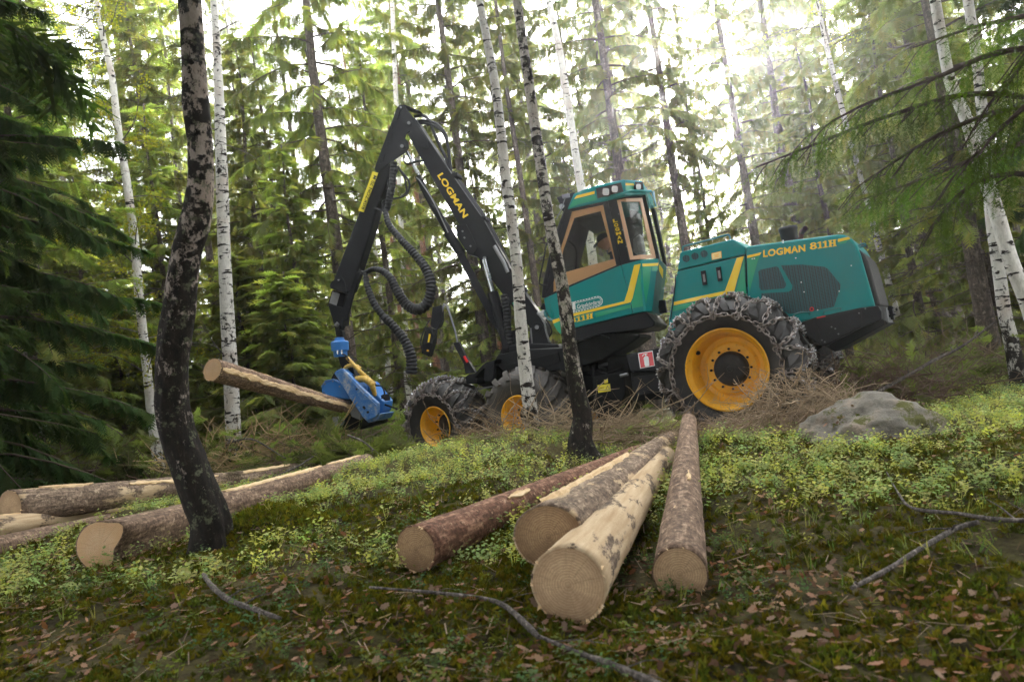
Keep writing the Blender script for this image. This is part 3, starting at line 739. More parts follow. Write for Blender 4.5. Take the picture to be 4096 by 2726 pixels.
for x, y in ((884, 470), (1062, 742)):
    plate('C', PB, [(x - 22, y - 6), (x + 22, y - 18), (x + 24, y + 2), (x - 18, y + 20)], -.13, .13).build('pipe_clamp', M['black'], HV, bevel=.004)
# the big looped, spiral-wrapped hoses
def wrapped(name, pts3, rs, mat, parent, pitch=.055, ribs=.16, wrap=None):
    P_ = smooth_path(pts3, 24); L = [0]
    for i in range(1, len(P_)): L.append(L[-1] + (P_[i] - P_[i - 1]).length)
    R2 = lerp_list(rs, len(P_)); n = max(8, int(L[-1] / (pitch / 4)))
    xs = np.linspace(0, L[-1], n); pts_ = []; rr = []
    for i, s in enumerate(xs):
        k = min(len(P_) - 2, max(0, int(np.searchsorted(L, s)) - 1)); t = (s - L[k]) / max(1e-6, L[k + 1] - L[k]); pts_.append(P_[k].lerp(P_[k + 1], t))
        ph = (i % 4); rr.append(float(np.interp(s, L, R2)) * (1 + ribs * (0.0, 1, 1, -.2)[ph]))
    mb = MB(); mb.tube(pts_, rr, 12); return mb.build(name, mat, parent, smooth=True)
big1 = [PB.on('C', x, y, d) for x, y, d in ((455, 690, -.2), (480, 780, -.25), (560, 880, -.3), (640, 965, -.35), (712, 1060, -.38), (744, 1165, -.4), (722, 1268, -.4), (662, 1314, -.4), (590, 1282, -.38), (530, 1195, -.36), (485, 1110, -.33), (430, 1068, -.3), (380, 1060, -.25), (330, 1082, -.2))]
wrapped('wrapped_hose', big1, [.04, .045, .052, .06, .067, .075, .078, .078, .075, .067, .056, .047, .04, .036], M['hose'], HV)
big2 = [PB.on('C', x, y, d) for x, y, d in ((332, 1085, -.2), (345, 1170, -.24), (395, 1290, -.28), (480, 1395, -.3))] + [PB.on('D', x, y, -.32) for x, y in ((1770, 40), (1850, 125), (1945, 250), (1992, 350), (2008, 440), (2005, 545))]
wrapped('wrapped_hose', big2, [.036, .048, .052, .055, .057, .062, .070, .078, .082, .086], M['hose'], HV)
wrapped('wrapped_hose', [PB.on('C', x, y, -.14) for x, y in ((512, 388), (505, 450), (497, 540), (482, 620), (466, 690))], [.05, .055, .055, .055, .045], M['hose'], HV)
for pts in ([(535, 415), (560, 450), (600, 500), (607, 550), (580, 600), (500, 622)], [(540, 425), (580, 490), (585, 530), (590, 575), (560, 605)], [(470, 620), (440, 640), (440, 670), (452, 700)], [(490, 625), (450, 650), (448, 690)],
            [(575, 345), (575, 385), (600, 402), (650, 385), (690, 380)], [(300, 1070), (330, 1090), (350, 1120), (345, 1160)], [(300, 1085), (345, 1075), (385, 1050), (430, 1055)], [(1190, 1225), (1225, 1240), (1240, 1330), (1235, 1420)]):
    tube_px('hose', 'C', PB, pts, -.17, .016, M['hose'], HV)
wrapped('wrapped_hose', [PB.on('C', x, y, -.25) for x, y in ((1200, 1220), (1215, 1320), (1225, 1430), (1240, 1520))], [.05, .055, .055, .05], M['hose'], HV)
tube_px('hose_hook', 'C', PB, [(385, 676), (430, 688), (470, 702)], -.14, .014, M['black'], HV)
tube_px('hose', 'R', PB, [(650, 130), (690, 175), (730, 250), (745, 330), (780, 440)], -.25, .016, M['steel'], HV)
tube_px('hose', 'R', PB, [(740, 200), (790, 280), (800, 340), (760, 400)], -.1, .012, M['hose'], HV)
# ================================================================== cab (view A)
PRC = Pl(PR.on('A', 650, 1000, .65), 20); CD = .0; CW = 1.30
cab = bpy.data.objects.new('cab', None); COL.objects.link(cab); cab.parent = HV; cab.location = PRC.on('A', 600, 1300, CD + .6) - HV.location
class CabP:
    """lets cab pieces be built under the cab with world coordinates"""
def cb(mb, name, mat, **k):
    o = mb.build(name, mat, None, base=None, **k); o.data.transform(Matrix.Translation(-(HV.location + cab.location))); o.parent = cab; return o
def cdecal(name, pl, pts, d, mat, t=.004):
    mb = MB(); mb.prism([pl.on('A', x, y, d - t) for x, y in pts], pl.inw * (t - .0008)); return cb(mb, name, mat)
class Off:
    """a plane whose inset starts at another depth"""
    def __init__(s, pl, d): s.pl = pl; s.d = d; s.inw = pl.inw
    def on(s, v, x, y, d=0.0): return s.pl.on(v, x, y, d + s.d)
CS = Off(PRC, CD)
t17 = R_(26)
b0 = CS.on('A', 840, 300); b1 = CS.on('A', 965, 812)
CC = Pg(b0, b1, b0 + Vector((math.cos(t17), math.sin(t17), 0)))
r0 = CC.on('A', 1115, 805); r1 = CC.on('A', 1060, 1245)
t60 = R_(71)
CR = Pg(r0, r1, r0 + Vector((math.cos(t60), math.sin(t60), 0)))
inw = PRC.inw
# lower teal body
def far(mb, pts3, w=CW, t=.04):
    mb.prism([q + inw * (w - t) for q in pts3], inw * t)
side = [(190, 1120), (370, 1040), (803, 856), (868, 1100), (902, 1262), (415, 1380), (292, 1432)]
mb = MB(); mb.prism([CS.on('A', *q) for q in side], inw * .05); body = cb(mb, 'door_panel', M['teal'], bevel=.01)
rearside = [(806, 855), (967, 813), (1008, 1240), (905, 1262), (871, 1100)]
mb = MB(); mb.prism([CS.on('A', *q) for q in rearside], inw * .05); cb(mb, 'side_panel', M['teal'], bevel=.006)
mb = MB(); mb.prism([CC.on('A', *q) for q in [(968, 813), (1115, 803), (1063, 1243), (1009, 1241)]], CC.inw * .05); cb(mb, 'corner_panel', M['teal'], bevel=.008)
mb = MB(); mb.prism([CS.on('A', *q, .05) for q in side], inw * .012)
# floor box closing the cab below the windows on the far side and at the back
mb = MB(); far(mb, [CS.on('A', *q) for q in [(190, 1120), (370, 1040), (803, 856), (967, 813), (1000, 1240), (415, 1380), (292, 1432)]]); cb(mb, 'far_panel', M['teal'], bevel=.01)
q0, q1 = CR.on('A', 1115, 803), CR.on('A', 1063, 1243)
mb = MB(); dv = Vector((math.cos(t60), math.sin(t60), 0)); mb.prism([q0, q1, q1 + dv * .95, q0 + dv * .95], -PRC.al * .04); cb(mb, 'back_panel', M['teal_dark'], bevel=.006)
mb = MB(); mb.prism([q0 + dv * .1 + PRC.al * .012, q1 + dv * .1 + Vector((0, 0, .25)) + PRC.al * .012, q1 + dv * .8 + Vector((0, 0, .25)) + PRC.al * .012, q0 + dv * .8 + PRC.al * .012], -PRC.al * .01); cb(mb, 'back_cover', M['teal_dark'], bevel=.006)
mb = MB(); mb.box(CR.on('A', 1100, 1200) + dv * .25 + PRC.al * .05, PRC.al * .05, dv * .05, Vector((0, 0, .09))); cb(mb, 'rear_light', M['black'], bevel=.01)
# front nose of the cab, facing forward
n0 = CS.on('A', 190, 1120); n1 = CS.on('A', 292, 1432)
mb = MB(); f0 = PRC.on('A', 156, 1135, CD + .02); f1 = PRC.on('A', 175, 1240, CD + .02); f2 = PRC.on('A', 228, 1325, CD + .02); f3 = PRC.on('A', 270, 1402, CD + .04)
mb.prism([n0, f0, f1, f2, f3, n1], inw * (CW - .1)); cb(mb, 'front_panel', M['teal'], bevel=.008)
mb = MB(); mb.prism([PRC.on('A', x, y, CD - .03) for x, y in ((228, 1318), (282, 1298), (292, 1320), (236, 1345))], inw * .04); cb(mb, 'stripe', M['yellow'])
mb = MB(); mb.prism([PRC.on('A', x, y, CD - .028) for x, y in ((236, 1347), (292, 1322), (300, 1432), (270, 1405))], inw * .034); cb(mb, 'stripe', M['green'])
# lamp box and work lamp low at the front
mb = MB(); mb.tube(smooth_path([PRC.on('A', x, y, CD + .0) for x, y in ((175, 1235), (165, 1260), (195, 1305), (235, 1320), (262, 1300))], 4), .018, 8); cb(mb, 'lamp_bracket', M['teal_dark'], smooth=True)
mb = MB(); mb.prism([PRC.on('A', x, y, CD + .05) for x, y in ((105, 1258), (150, 1228), (172, 1240), (172, 1275), (135, 1290))], inw * .14); cb(mb, 'front_lamp', M['lampglass'], bevel=.01)
mb = MB(); mb.prism([PRC.on('A', x, y, CD + .1) for x, y in ((122, 1222), (150, 1172), (176, 1200), (172, 1238))], inw * .14); cb(mb, 'lamp_housing', M['black'], bevel=.01)
# stripes
cdecal('stripe', CS, [(912, 858), (967, 845), (900, 1130), (884, 1165), (862, 1172), (400, 1285), (396, 1262), (830, 1158), (862, 1060)], 0, M['yellow'])
cdecal('stripe', CC, [(982, 845), (1117, 838), (1112, 862), (984, 868)], 0, M['yellow'])
cdecal('stripe', CS, [(905, 1140), (967, 875), (990, 1060), (1002, 1198), (895, 1218), (888, 1168)], 0, M['green'])
cdecal('stripe', CC, [(980, 872), (1058, 868), (1040, 1010), (1012, 1185), (995, 1060)], 0, M['green'])
cdecal('stripe', CC, [(1066, 868), (1111, 868), (1106, 906), (1062, 906)], 0, M['green'])
cdecal('stripe', CS, [(585, 1256), (882, 1186), (889, 1211), (592, 1295)], 0, M['green'])
cdecal('stripe', CR, [(1122, 845), (1156, 895), (1152, 968), (1124, 905)], 0, M['yellow'])
def ctext(name, s, b0_, b1_, h, mat, bold, pl=CS, d=0., up=None):
    o = text(name, 'A', pl, d, s, b0_, b1_, h, mat, None, bold=bold, up=up)
    o.data.transform(Matrix.Translation(-(HV.location + cab.location))); o.parent = cab; return o
for o_ in glyphs('A', CS, 0, (375, 1344), (570, 1300), 44, M['yellow'], None, (-.08, -1)):
    o_.data.transform(Matrix.Translation(-(HV.location + cab.location))); o_.parent = cab
ctext('lettering', 'Gripskördare', (436, 1222), (628, 1176), 34, M['white'], .012, up=(-.08, -1))
# dashed white track border with the small tree
def dash(pts, n, wd=6):
    P_ = [Vector((x, y, 0)) for x, y in pts]; P_ = smooth_path(P_, 10); 
    L = sum((P_[i + 1] - P_[i]).length for i in range(len(P_) - 1)); step = L / n; acc = 0; k = 0; seg = []
    mb = MB(); cur = []
    for i in range(len(P_) - 1):
        cur.append(P_[i]); acc += (P_[i + 1] - P_[i]).length
        if acc > step * .8 and len(cur) > 1:
            a, b = cur[0], P_[i]; dd = (b - a)
            if dd.length > 1:
                nn = Vector((-dd.y, dd.x, 0)).normalized() * wd / 2
                mb.prism([CS.on('A', q.x, q.y, -.004) for q in (a + nn, b + nn, b - nn, a - nn)], inw * .003)
            cur = []; acc = 0
    return mb
cb(dash([(385, 1172), (450, 1156), (530, 1138), (600, 1120), (630, 1124), (646, 1150), (640, 1180), (610, 1200), (540, 1218), (460, 1238), (385, 1256)], 22, 8), 'badge_border', M['white'], kind='stuff')
mb = MB(); mb.tube([CS.on('A', x, y, -.003) for x, y in smooth_path([Vector((x, y, 0)) for x, y in ((385, 1184), (500, 1156), (600, 1132), (622, 1134), (634, 1152), (628, 1174), (600, 1192), (500, 1216), (385, 1244))], 5) for x, y in [(x, y)]] if False else [CS.on('A', q.x, q.y, -.003) for q in smooth_path([Vector((x, y, 0)) for x, y in ((385, 1184), (500, 1156), (600, 1132), (622, 1134), (634, 1152), (628, 1174), (600, 1192), (500, 1216), (385, 1244))], 5)], .004, 4)
cb(mb, 'badge_line', M['white'])
for k in range(3):
    y = 1176 + k * 18; cdecal('badge_tree', CS, [(408, y - 14), (424 + k * 3, y + 10), (392 - k * 3, y + 17)], 0, M['white'])
cdecal('badge_tree', CS, [(404, 1222), (413, 1220), (414, 1244), (405, 1246)], 0, M['white'])
# black window frames
blk = M['black']
mb = MB(); ring(mb, 'A', CS, [(355, 392), (690, 318), (805, 855), (190, 1120), (158, 1128), (280, 620)], [(392, 408), (652, 352), (762, 858), (236, 1082), (236, 1000), (305, 690)], 0, .06); cb(mb, 'door_frame', blk, bevel=.008)
mb = MB(); ring(mb, 'A', CS, [(355, 392), (690, 318), (805, 855), (190, 1120), (158, 1128), (280, 620)], [(392, 408), (652, 352), (762, 858), (236, 1082), (236, 1000), (305, 690)], CW - .06, CW); cb(mb, 'far_door_frame', blk, bevel=.008)
mb = MB(); mb.prism([CS.on('A', *q, -.004) for q in [(692, 316), (762, 300), (806, 500), (872, 822), (808, 853)]], inw * .06); cb(mb, 'door_pillar', blk, bevel=.006)
mb = MB(); mb.prism([CS.on('A', *q, -.012) for q in [(685, 378), (722, 372), (724, 408), (690, 414)]], inw * .01); cb(mb, 'door_hinge', blk, bevel=.004)
for s, x, y, w_, h_ in (('L', 738, 503, 38, 28), ('O', 748, 540, 34, 28), ('G', 757, 575, 34, 28), ('M', 763, 608, 42, 24), ('A', 774, 644, 34, 28), ('N', 778, 680, 40, 28)):
    ctext('lettering', s, (x, y), (x + w_, y - 8), h_, M['yellow'], .04, d=-.005, up=(-.18, -1))
mb = MB(); ring(mb, 'A', CS, [(360, 395), (384, 390), (190, 1118), (160, 1128)], [(372, 392), (374, 392), (186, 1112), (176, 1112)], .1, CW - .06); cb(mb, 'windscreen_frame', blk)
for d in (.0, CW - .05):
    mb = MB(); mb.tube(smooth_path([CS.on('A', x, y, d + .03) for x, y in ((352, 392), (300, 520), (240, 700), (205, 850), (170, 1010), (160, 1130))], 4), .035, 6); cb(mb, 'windscreen_pillar', blk, smooth=True)
mb = MB(); mb.prism([CS.on('A', *q) for q in [(352, 392), (300, 520), (240, 700), (185, 950)]] , inw * .001)
# brown trim and panes
mb = MB(); ring(mb, 'A', CS, [(392, 408), (652, 352), (762, 858), (236, 1082), (236, 1000), (305, 690)], [(412, 462), (632, 404), (742, 806), (350, 912), (262, 968), (322, 720)], .012, .03); tr = cb(mb, 'window_trim', M['trim'])
mb = MB(); mb.prism([CS.on('A', *q, .032) for q in [(392, 408), (652, 352), (762, 858), (236, 1082), (236, 1000), (305, 690)]], inw * .006); cb(mb, 'window_pane', M['glass'])
mb = MB(); mb.prism([CS.on('A', *q, CW - .03) for q in [(392, 408), (652, 352), (762, 858), (236, 1082), (236, 1000), (305, 690)]], inw * .006); cb(mb, 'far_window_pane', M['glass'])
for pl, pts in ((CS, [(768, 314), (800, 324), (905, 785), (878, 812)]), (CS, [(768, 314), (842, 298), (848, 325), (800, 324)]), (CC, [(844, 298), (985, 293), (975, 325), (849, 325)]),
                (CC, [(985, 293), (1098, 795), (1062, 775), (962, 325)]), (CS, [(903, 782), (955, 771), (962, 806), (878, 812)]), (CC, [(957, 771), (1062, 772), (1098, 796), (966, 806)])):
    mb = MB(); mb.prism([pl.on('A', *q, .01) for q in pts], pl.inw * .02); cb(mb, 'window_trim', M['trim_pale'])
mb = MB(); mb.prism([CS.on('A', *q, .034) for q in [(800, 324), (848, 325), (955, 772), (905, 785)]], inw * .006); cb(mb, 'window_pane', M['glass'])
mb = MB(); mb.prism([CC.on('A', *q, .034) for q in [(848, 325), (962, 325), (1062, 772), (955, 772)]], CC.inw * .006); cb(mb, 'window_pane', M['glass'])
mb = MB(); mb.prism([CC.on('A', *q, 0) for q in [(985, 285), (1004, 270), (1050, 480), (1128, 800), (1100, 797)]], CC.inw * .05); cb(mb, 'corner_pillar', blk, bevel=.006)
mb = MB(); mb.prism([CC.on('A', *q, -.004) for q in [(1050, 475), (1053, 475), (1134, 806), (1128, 806)]], CC.inw * .01); cb(mb, 'pillar_edge', M['steel'])
mb = MB(); mb.prism([CS.on('A', *q, 0) for q in [(758, 302), (842, 286), (844, 298), (768, 314)]], inw * .05); mb.prism([CC.on('A', *q, 0) for q in [(842, 286), (990, 280), (986, 293), (844, 298)]], CC.inw * .05)
mb.prism([CS.on('A', *q, 0) for q in [(808, 853), (876, 812), (964, 806), (966, 813)]], inw * .045); cb(mb, 'window_frame', blk)
mb = MB()
for x, y in ((783, 430), (814, 563), (847, 700)): disc(mb, 'A', CS, x, y, 5, -.006, .0, 8)
for x, y in ((1014, 408), (1047, 541), (1079, 674)): disc(mb, 'A', CC, x, y, 5, -.006, .0, 8)
cb(mb, 'frame_screw', M['steel'], kind='stuff')
# back corner closing, rear window frame
bt = CR.on('A', 1004, 270); bb = CR.on('A', 1126, 800)
mb = MB(); mb.prism([bt + dv * .75, bb + dv * .75, bb + dv * .95, bt + dv * .95], -PRC.al * .04); mb.prism([bt, bb, bb + dv * .04, bt + dv * .04], -PRC.al * .04); cb(mb, 'rear_frame', blk)
mb = MB(); mb.prism([CS.on('A', *q, CW - .05) for q in [(650, 330), (762, 300), (960, 290), (1000, 800), (960, 812), (803, 856), (760, 640)]], inw * .05); cb(mb, 'far_wall', M['seat'])
# roof
roofside = [(352, 390), (405, 262), (480, 228), (590, 193), (820, 140), (838, 142), (838, 284), (690, 316), (600, 336)]
mb = MB(); P_ = [CS.on('A', *q, -.02) for q in roofside]; mb.prism(P_, inw * (CW + .04)); roof = cb(mb, 'roof', M['teal'], bevel=.012)
q_ = [(838, 141), (975, 152), (990, 180), (1003, 262), (838, 284)]
CCr = Pg(CS.on('A', 838, 141, -.02), CS.on('A', 838, 284, -.02), CS.on('A', 838, 141, -.02) + Vector((math.cos(t17), math.sin(t17), 0)))
P_ = [CCr.on('A', *q) for q in q_]
mb = MB(); mb.prism(P_, inw * (CW - .35) - PRC.al * .02); cb(mb, 'roof_corner', M['teal'], bevel=.012)
def on_roof(x, y, d=0.): return CS.on('A', x, y, -.02 + d)
def rdec(name, pts, mat, t=.004, pl=None, z=0.):
    mb = MB()
    if pl is None: mb.prism([CS.on('A', x, y, -.02 - t - z) for x, y in pts], inw * (t - .0008))
    else: mb.prism([pl.on('A', x, y, -t - z) for x, y in pts], pl.inw * (t - .0008))
    return cb(mb, name, mat)
rdec('stripe', [(433, 275), (582, 238), (580, 262), (410, 305)], M['yellow'])
rdec('stripe', [(402, 314), (585, 268), (603, 312), (440, 352), (362, 386)], M['green'])
rdec('lamp_recess', [(592, 216), (803, 167), (822, 242), (606, 300)], M['black_flat'], .006)
rdec('stripe', [(842, 171), (908, 175), (912, 192), (842, 191)], M['yellow'], pl=CCr)
rdec('stripe', [(842, 195), (914, 196), (918, 235), (842, 230)], M['green'], pl=CCr)
rdec('lamp_recess', [(918, 160), (985, 164), (992, 228), (928, 228)], M['black_flat'], .005, pl=CCr)
def rlamp(x, y, rx, ry, pl, dd):
    pts = []
    for k in range(20):
        a = 2 * math.pi * k / 20; c, s = math.cos(a), math.sin(a); f = (abs(c) ** 4 + abs(s) ** 4) ** (-.25)
        pts.append((x + rx * c * f, y + ry * s * f))
    mb = MB(); mb.prism([pl.on('A', px, py, dd - .055) for px, py in pts], pl.inw * .048); o = cb(mb, 'roof_lamp', M['black'], bevel=.006)
    mb = MB(); mb.prism([pl.on('A', x + (px - x) * .85, y + (py - y) * .85, dd - .062) for px, py in pts], pl.inw * .006); cb(mb, 'lamp_lens', M['lampglass'], bevel=.003)
rlamp(676, 245, 33, 35, CS, -.02); rlamp(750, 222, 30, 32, CS, -.02); rlamp(950, 202, 24, 27, CCr, 0.)
mb = MB(); mb.tube([CS.on('A', 742, 290, -.03), CS.on('A', 826, 258, -.05)] + [CCr.on('A', x, y, -.06) for x, y in ((885, 236), (960, 238), (1055, 240))], .016, 6); cb(mb, 'roof_rail', M['teal'], smooth=True)
mb = MB(); mb.prism([CCr.on('A', x, y, -.05) for x, y in ((830, 262), (885, 238), (1050, 242), (1010, 262), (850, 276))], inw * .05); cb(mb, 'roof_lip', M['teal'], bevel=.004)
p_ = lambda x, y, d=.3: PRC.on('A', x, y, CD + d)
mb = MB(); mb.tube([p_(1058, 238, .0), p_(1095, 365, .0), p_(1052, 385, .0), p_(1012, 250, .05)], .010, 6); mb.tube([p_(1095, 365, .0), p_(1075, 240, .5)], .010, 6); cb(mb, 'mirror_bracket', M['teal_dark'])
mb = MB(); mb.prism([CS.on('A', *q, .15) for q in [(262, 290), (300, 278), (400, 250), (430, 255), (352, 385), (322, 412), (305, 395), (290, 345)]], inw * .55); cb(mb, 'front_lamp_housing', blk, bevel=.01)
mb = MB(); mb.tube([CS.on('A', 310, 365, .14), CS.on('A', 303, 367, .08)], .035, 14); cb(mb, 'lamp_lens', M['lampglass'])
mb = MB(); mb.tube([CS.on('A', 340, 285, .05), CS.on('A', 300, 400, .0), CS.on('A', 262, 470, .0)], .007, 6); mb.box(CS.on('A', 343, 280, .05), PRC.al * .05, inw * .02, Vector((0, 0, .025))); cb(mb, 'aerial', M['steel'])
mb = MB(); mb.tube(smooth_path([CS.on('A', x, y, -.05) for x, y in ((200, 668), (178, 690), (150, 840), (121, 985), (132, 1018), (186, 1026))], 4), .011, 6); cb(mb, 'mirror_arm', blk, smooth=True)
# cab interior
mb = MB(); mb.prism([CS.on('A', *q, .5) for q in [(690, 560), (760, 540), (860, 800), (880, 1000), (760, 1020)]], inw * .42); cb(mb, 'seat_backrest', M['seat'], bevel=.05)
mb = MB(); mb.prism([CS.on('A', *q, .5) for q in [(500, 1010), (860, 930), (880, 1010), (510, 1080)]], inw * .42); cb(mb, 'seat_cushion', M['seat'], bevel=.04)
mb = MB(); mb.tube(smooth_path([CS.on('A', x, y, .3) for x, y in ((370, 655), (420, 710), (430, 800), (415, 1000))], 4), .014, 6); cb(mb, 'grab_rail', blk, smooth=True)
mb = MB(); mb.prism([CS.on('A', *q, .12) for q in [(420, 400), (640, 350), (655, 430), (430, 500)]], inw * (CW - .25)); cb(mb, 'ceiling_liner', M['seat'], bevel=.02)
mb = MB(); mb.prism([CS.on('A', *q, .4) for q in [(870, 390), (935, 400), (950, 500), (885, 520)]], inw * .3); cb(mb, 'headrest', M['seat'], bevel=.02)
mb = MB(); mb.prism([CS.on('A', *q, .35) for q in [(900, 640), (960, 590), (985, 740), (905, 755)]], inw * .3); cb(mb, 'side_console', M['steel'], bevel=.02)
# dark base and slewing bowl under the cab
mb = MB(); mb.prism([CS.on('A', *q, .02) for q in [(292, 1434), (415, 1382), (905, 1264), (1010, 1242), (1085, 1330), (1080, 1365), (1010, 1392), (600, 1440), (430, 1500), (360, 1560)]], inw * (CW - .1)); cb(mb, 'cab_floor_frame', blk, bevel=.02)
mb = MB(); mb.prism([PRC.on('R', x, y, CD + .1) for x, y in ((1085, 425), (1150, 385), (1290, 350), (1720, 348), (1728, 385), (1560, 500), (1350, 610), (1130, 695), (1050, 640), (1000, 500))], inw * 1.0); cb(mb, 'slewing_bowl', M['black_matt'], bevel=.06)
mb = MB(); mb.prism([PRC.on('R', x, y, CD - .05) for x, y in ((1088, 412), (1290, 348), (1400, 392), (1390, 400), (1290, 360), (1100, 425))], inw * .1); cb(mb, 'bowl_edge', M['black'], bevel=.005)

# ------------------------------------------------------------------ driver (visible through the door window)
def skinned(name, verts, edges, rads, root=0, sub=2, mat=None):
    me = bpy.data.meshes.new(name); me.from_pydata([tuple(q) for q in verts], edges, []); o = bpy.data.objects.new(name, me); COL.objects.link(o)
    sk = o.modifiers.new('skin', 'SKIN'); sk.use_smooth_shade = True
    for i, r in enumerate(rads):
        me.skin_vertices[0].data[i].radius = (r, r) if not isinstance(r, tuple) else r
    me.skin_vertices[0].data[root].use_root = True
    s2 = o.modifiers.new('sub', 'SUBSURF'); s2.levels = sub; s2.render_levels = sub
    me.materials.append(mat)
    bpy.context.view_layer.update(); dg = bpy.context.evaluated_depsgraph_get(); m2 = bpy.data.meshes.new_from_object(o.evaluated_get(dg)); bpy.data.objects.remove(o)
    m2.polygons.foreach_set('use_smooth', np.ones(len(m2.polygons), bool)); return m2
DD = .50
hd = PRC.on('A', 664, 660, CD + DD); fw = -PRC.al; up_ = Vector((0, 0, 1))
look = (fw * .93 - up_ * .36).normalized(); hup = (up_ - look * up_.dot(look)).normalized(); sdv = look.cross(hup)
neck = hd - hup * .13 - look * .03; chest = neck - up_ * .22 - fw * .10; belly = chest - up_ * .24 - fw * .02; pel = belly - up_ * .14
vs = [pel, belly, chest, neck]; rads = [(.17, .14), (.16, .13), (.19, .13), (.062, .062)]; ed = [(0, 1), (1, 2), (2, 3)]
for s in (-1, 1):
    sh = chest + sdv * .17 * s + up_ * .11; el_ = sh - up_ * .25 + fw * .08 + sdv * .05 * s; wr_ = el_ + fw * .24 + up_ * .03; hnd = wr_ + fw * .07
    b = len(vs); vs += [sh, el_, wr_]; rads += [.075, .055, .04]; ed += [(2, b), (b, b + 1), (b + 1, b + 2)]
    hp = pel + sdv * .10 * s; kn = hp + fw * .42 + up_ * .05; an = kn - up_ * .40; ft = an + fw * .17
    b = len(vs); vs += [hp, kn, an, ft]; rads += [.10, .08, .055, .05]; ed += [(0, b), (b, b + 1), (b + 1, b + 2), (b + 2, b + 3)]
me = skinned('person', [q - pel for q in vs], ed, rads, 0, 2, M['navy'])
DR = link('person', me); DR.location = pel
tag(DR, 'driver in a black peaked cap and dark blue clothes bent forward inside the cab', 'person')
bm = bmesh.new(); bmesh.ops.create_uvsphere(bm, u_segments=32, v_segments=24, radius=1)
for v_ in bm.verts:
    x, y, z = v_.co                      # x forward, y side, z up
    X = x * .098; Y = y * .076; Z = z * .118
    if z < 0: Y *= 1 - .25 * (-z) ; X *= 1 - .06 * (-z)
    if z < -.35 and x > .1: X += .012 * (-z)
    d_ = abs(y)
    if x > .55: X += .024 * math.exp(-(y / .12) ** 2 - ((z + .16) / .13) ** 2) + .011 * math.exp(-(y / .14) ** 2 - ((z - .02) / .18) ** 2)
    if x > .5: X -= .007 * math.exp(-((d_ - .36) / .16) ** 2 - ((z - .06) / .1) ** 2)
    if x > .5: X += .007 * math.exp(-(y / .3) ** 2 - ((z + .46) / .06) ** 2) - .004 * math.exp(-(y / .3) ** 2 - ((z + .53) / .03) ** 2)
    v_.co = look * X + sdv * Y + hup * Z
hm = bpy.data.meshes.new('head'); bm.to_mesh(hm); bm.free(); hm.materials.append(M['skin']); hm.polygons.foreach_set('use_smooth', np.ones(len(hm.polygons), bool))
ho = link('head', hm, DR, hd - pel)
mb = MB()
for s in (-1, 1):
    c = hd + sdv * .076 * s - look * .008 - hup * .012; mb.tube([c - hup * .028 + look * .004, c - hup * .01 + sdv * .008 * s, c + hup * .012 + sdv * .010 * s, c + hup * .028], [.008, .013, .016, .009], 8)
mb.tube([neck - up_ * .06, neck, hd - hup * .08], [.055, .052, .050], 12)
o = mb.build('ears_and_neck', M['skin'], DR, smooth=True)
mb = MB(); nn = 20; rings = []
for i in range(7):
    ph = i / 6 * math.pi / 2; rr_ = math.cos(ph); zz = .02 + .105 * math.sin(ph)
    rings.append([hd + look * (rr_ * .108 * math.cos(2 * math.pi * k / nn) - .004) + sdv * rr_ * .086 * math.sin(2 * math.pi * k / nn) + hup * zz for k in range(nn)])
vv = [q for r_ in rings for q in r_]; ff = [(i * nn + k, i * nn + (k + 1) % nn, (i + 1) * nn + (k + 1) % nn, (i + 1) * nn + k) for i in range(6) for k in range(nn)]
mb.add(vv, ff)
vis = [hd + look * (.085 + .09 * math.cos(a)) + sdv * .072 * math.sin(a) + hup * (.026 - .02 * math.cos(a)) for a in np.linspace(-math.pi / 2, math.pi / 2, 12)]
mb.prism(vis, hup * .008); mb.build('cap', M['cap'], DR, smooth=True)
mb = MB()
for s in (-1, 1):
    sh = chest + sdv * .17 * s + up_ * .11; wr_ = sh - up_ * .25 + fw * .08 + sdv * .05 * s + fw * .24 + up_ * .03
    mb.tube([wr_, wr_ + fw * .05, wr_ + fw * .09], [.028, .036, .034], 8)
    for k in range(4):
        a = wr_ + fw * .085 + sdv * (k - 1.5) * .019; mb.tube([a, a + fw * .035 - up_ * .008, a + fw * .05 - up_ * .03, a + fw * .035 - up_ * .05], [.009, .009, .008, .006], 6)
    a = wr_ + fw * .04 - sdv * .03 * s; mb.tube([a, a + fw * .03 - sdv * .02 * s, a + fw * .055 - up_ * .015 - sdv * .018 * s], [.011, .010, .008], 6)
mb.build('hands', M['skin'], DR, smooth=True)

# ================================================================== harvester head hanging from the crane (view D)
HH = thing('harvester_head', PB.on('D', 1520, 900, .0), 'blue harvester head with yellow hoses gripping the cut log', 'harvester head')
def hp(pts, d0, d1, name, mat, bevel=.01, par=HH):
    return plate('D', PB, pts, d0, d1).build(name, mat, par, bevel=bevel)
hp([(1310, 90), (1340, 72), (1362, 90), (1358, 150), (1385, 165), (1390, 215), (1330, 215), (1320, 150)], -.05, .05, 'hanger_link', M['black'])
tube_px('hanger_pin', 'D', PB, [(1330, 118), (1352, 92)], -.10, .035, M['steel'], HH, sub=1)
hp([(1385, 60), (1430, 10), (1400, 120), (1380, 160), (1362, 140)], -.04, .04, 'hanger_link', M['black'])
c0 = PB.on('D', 1362, 232, 0); c1 = PB.on('D', 1372, 395, 0); ax = (c0 - c1).normalized()
def ax_lathe(c, axis, prof, mb, n=28):
    q = Vector((0, 1, 0)).rotation_difference(axis).to_matrix().to_4x4(); mb.lathe(prof, Matrix.Translation(c) @ q, n)
mb = MB(); L_ = (c0 - c1).length; rq = (PB.on('D', 1432, 300, 0) - PB.on('D', 1293, 300, 0)).length / 2
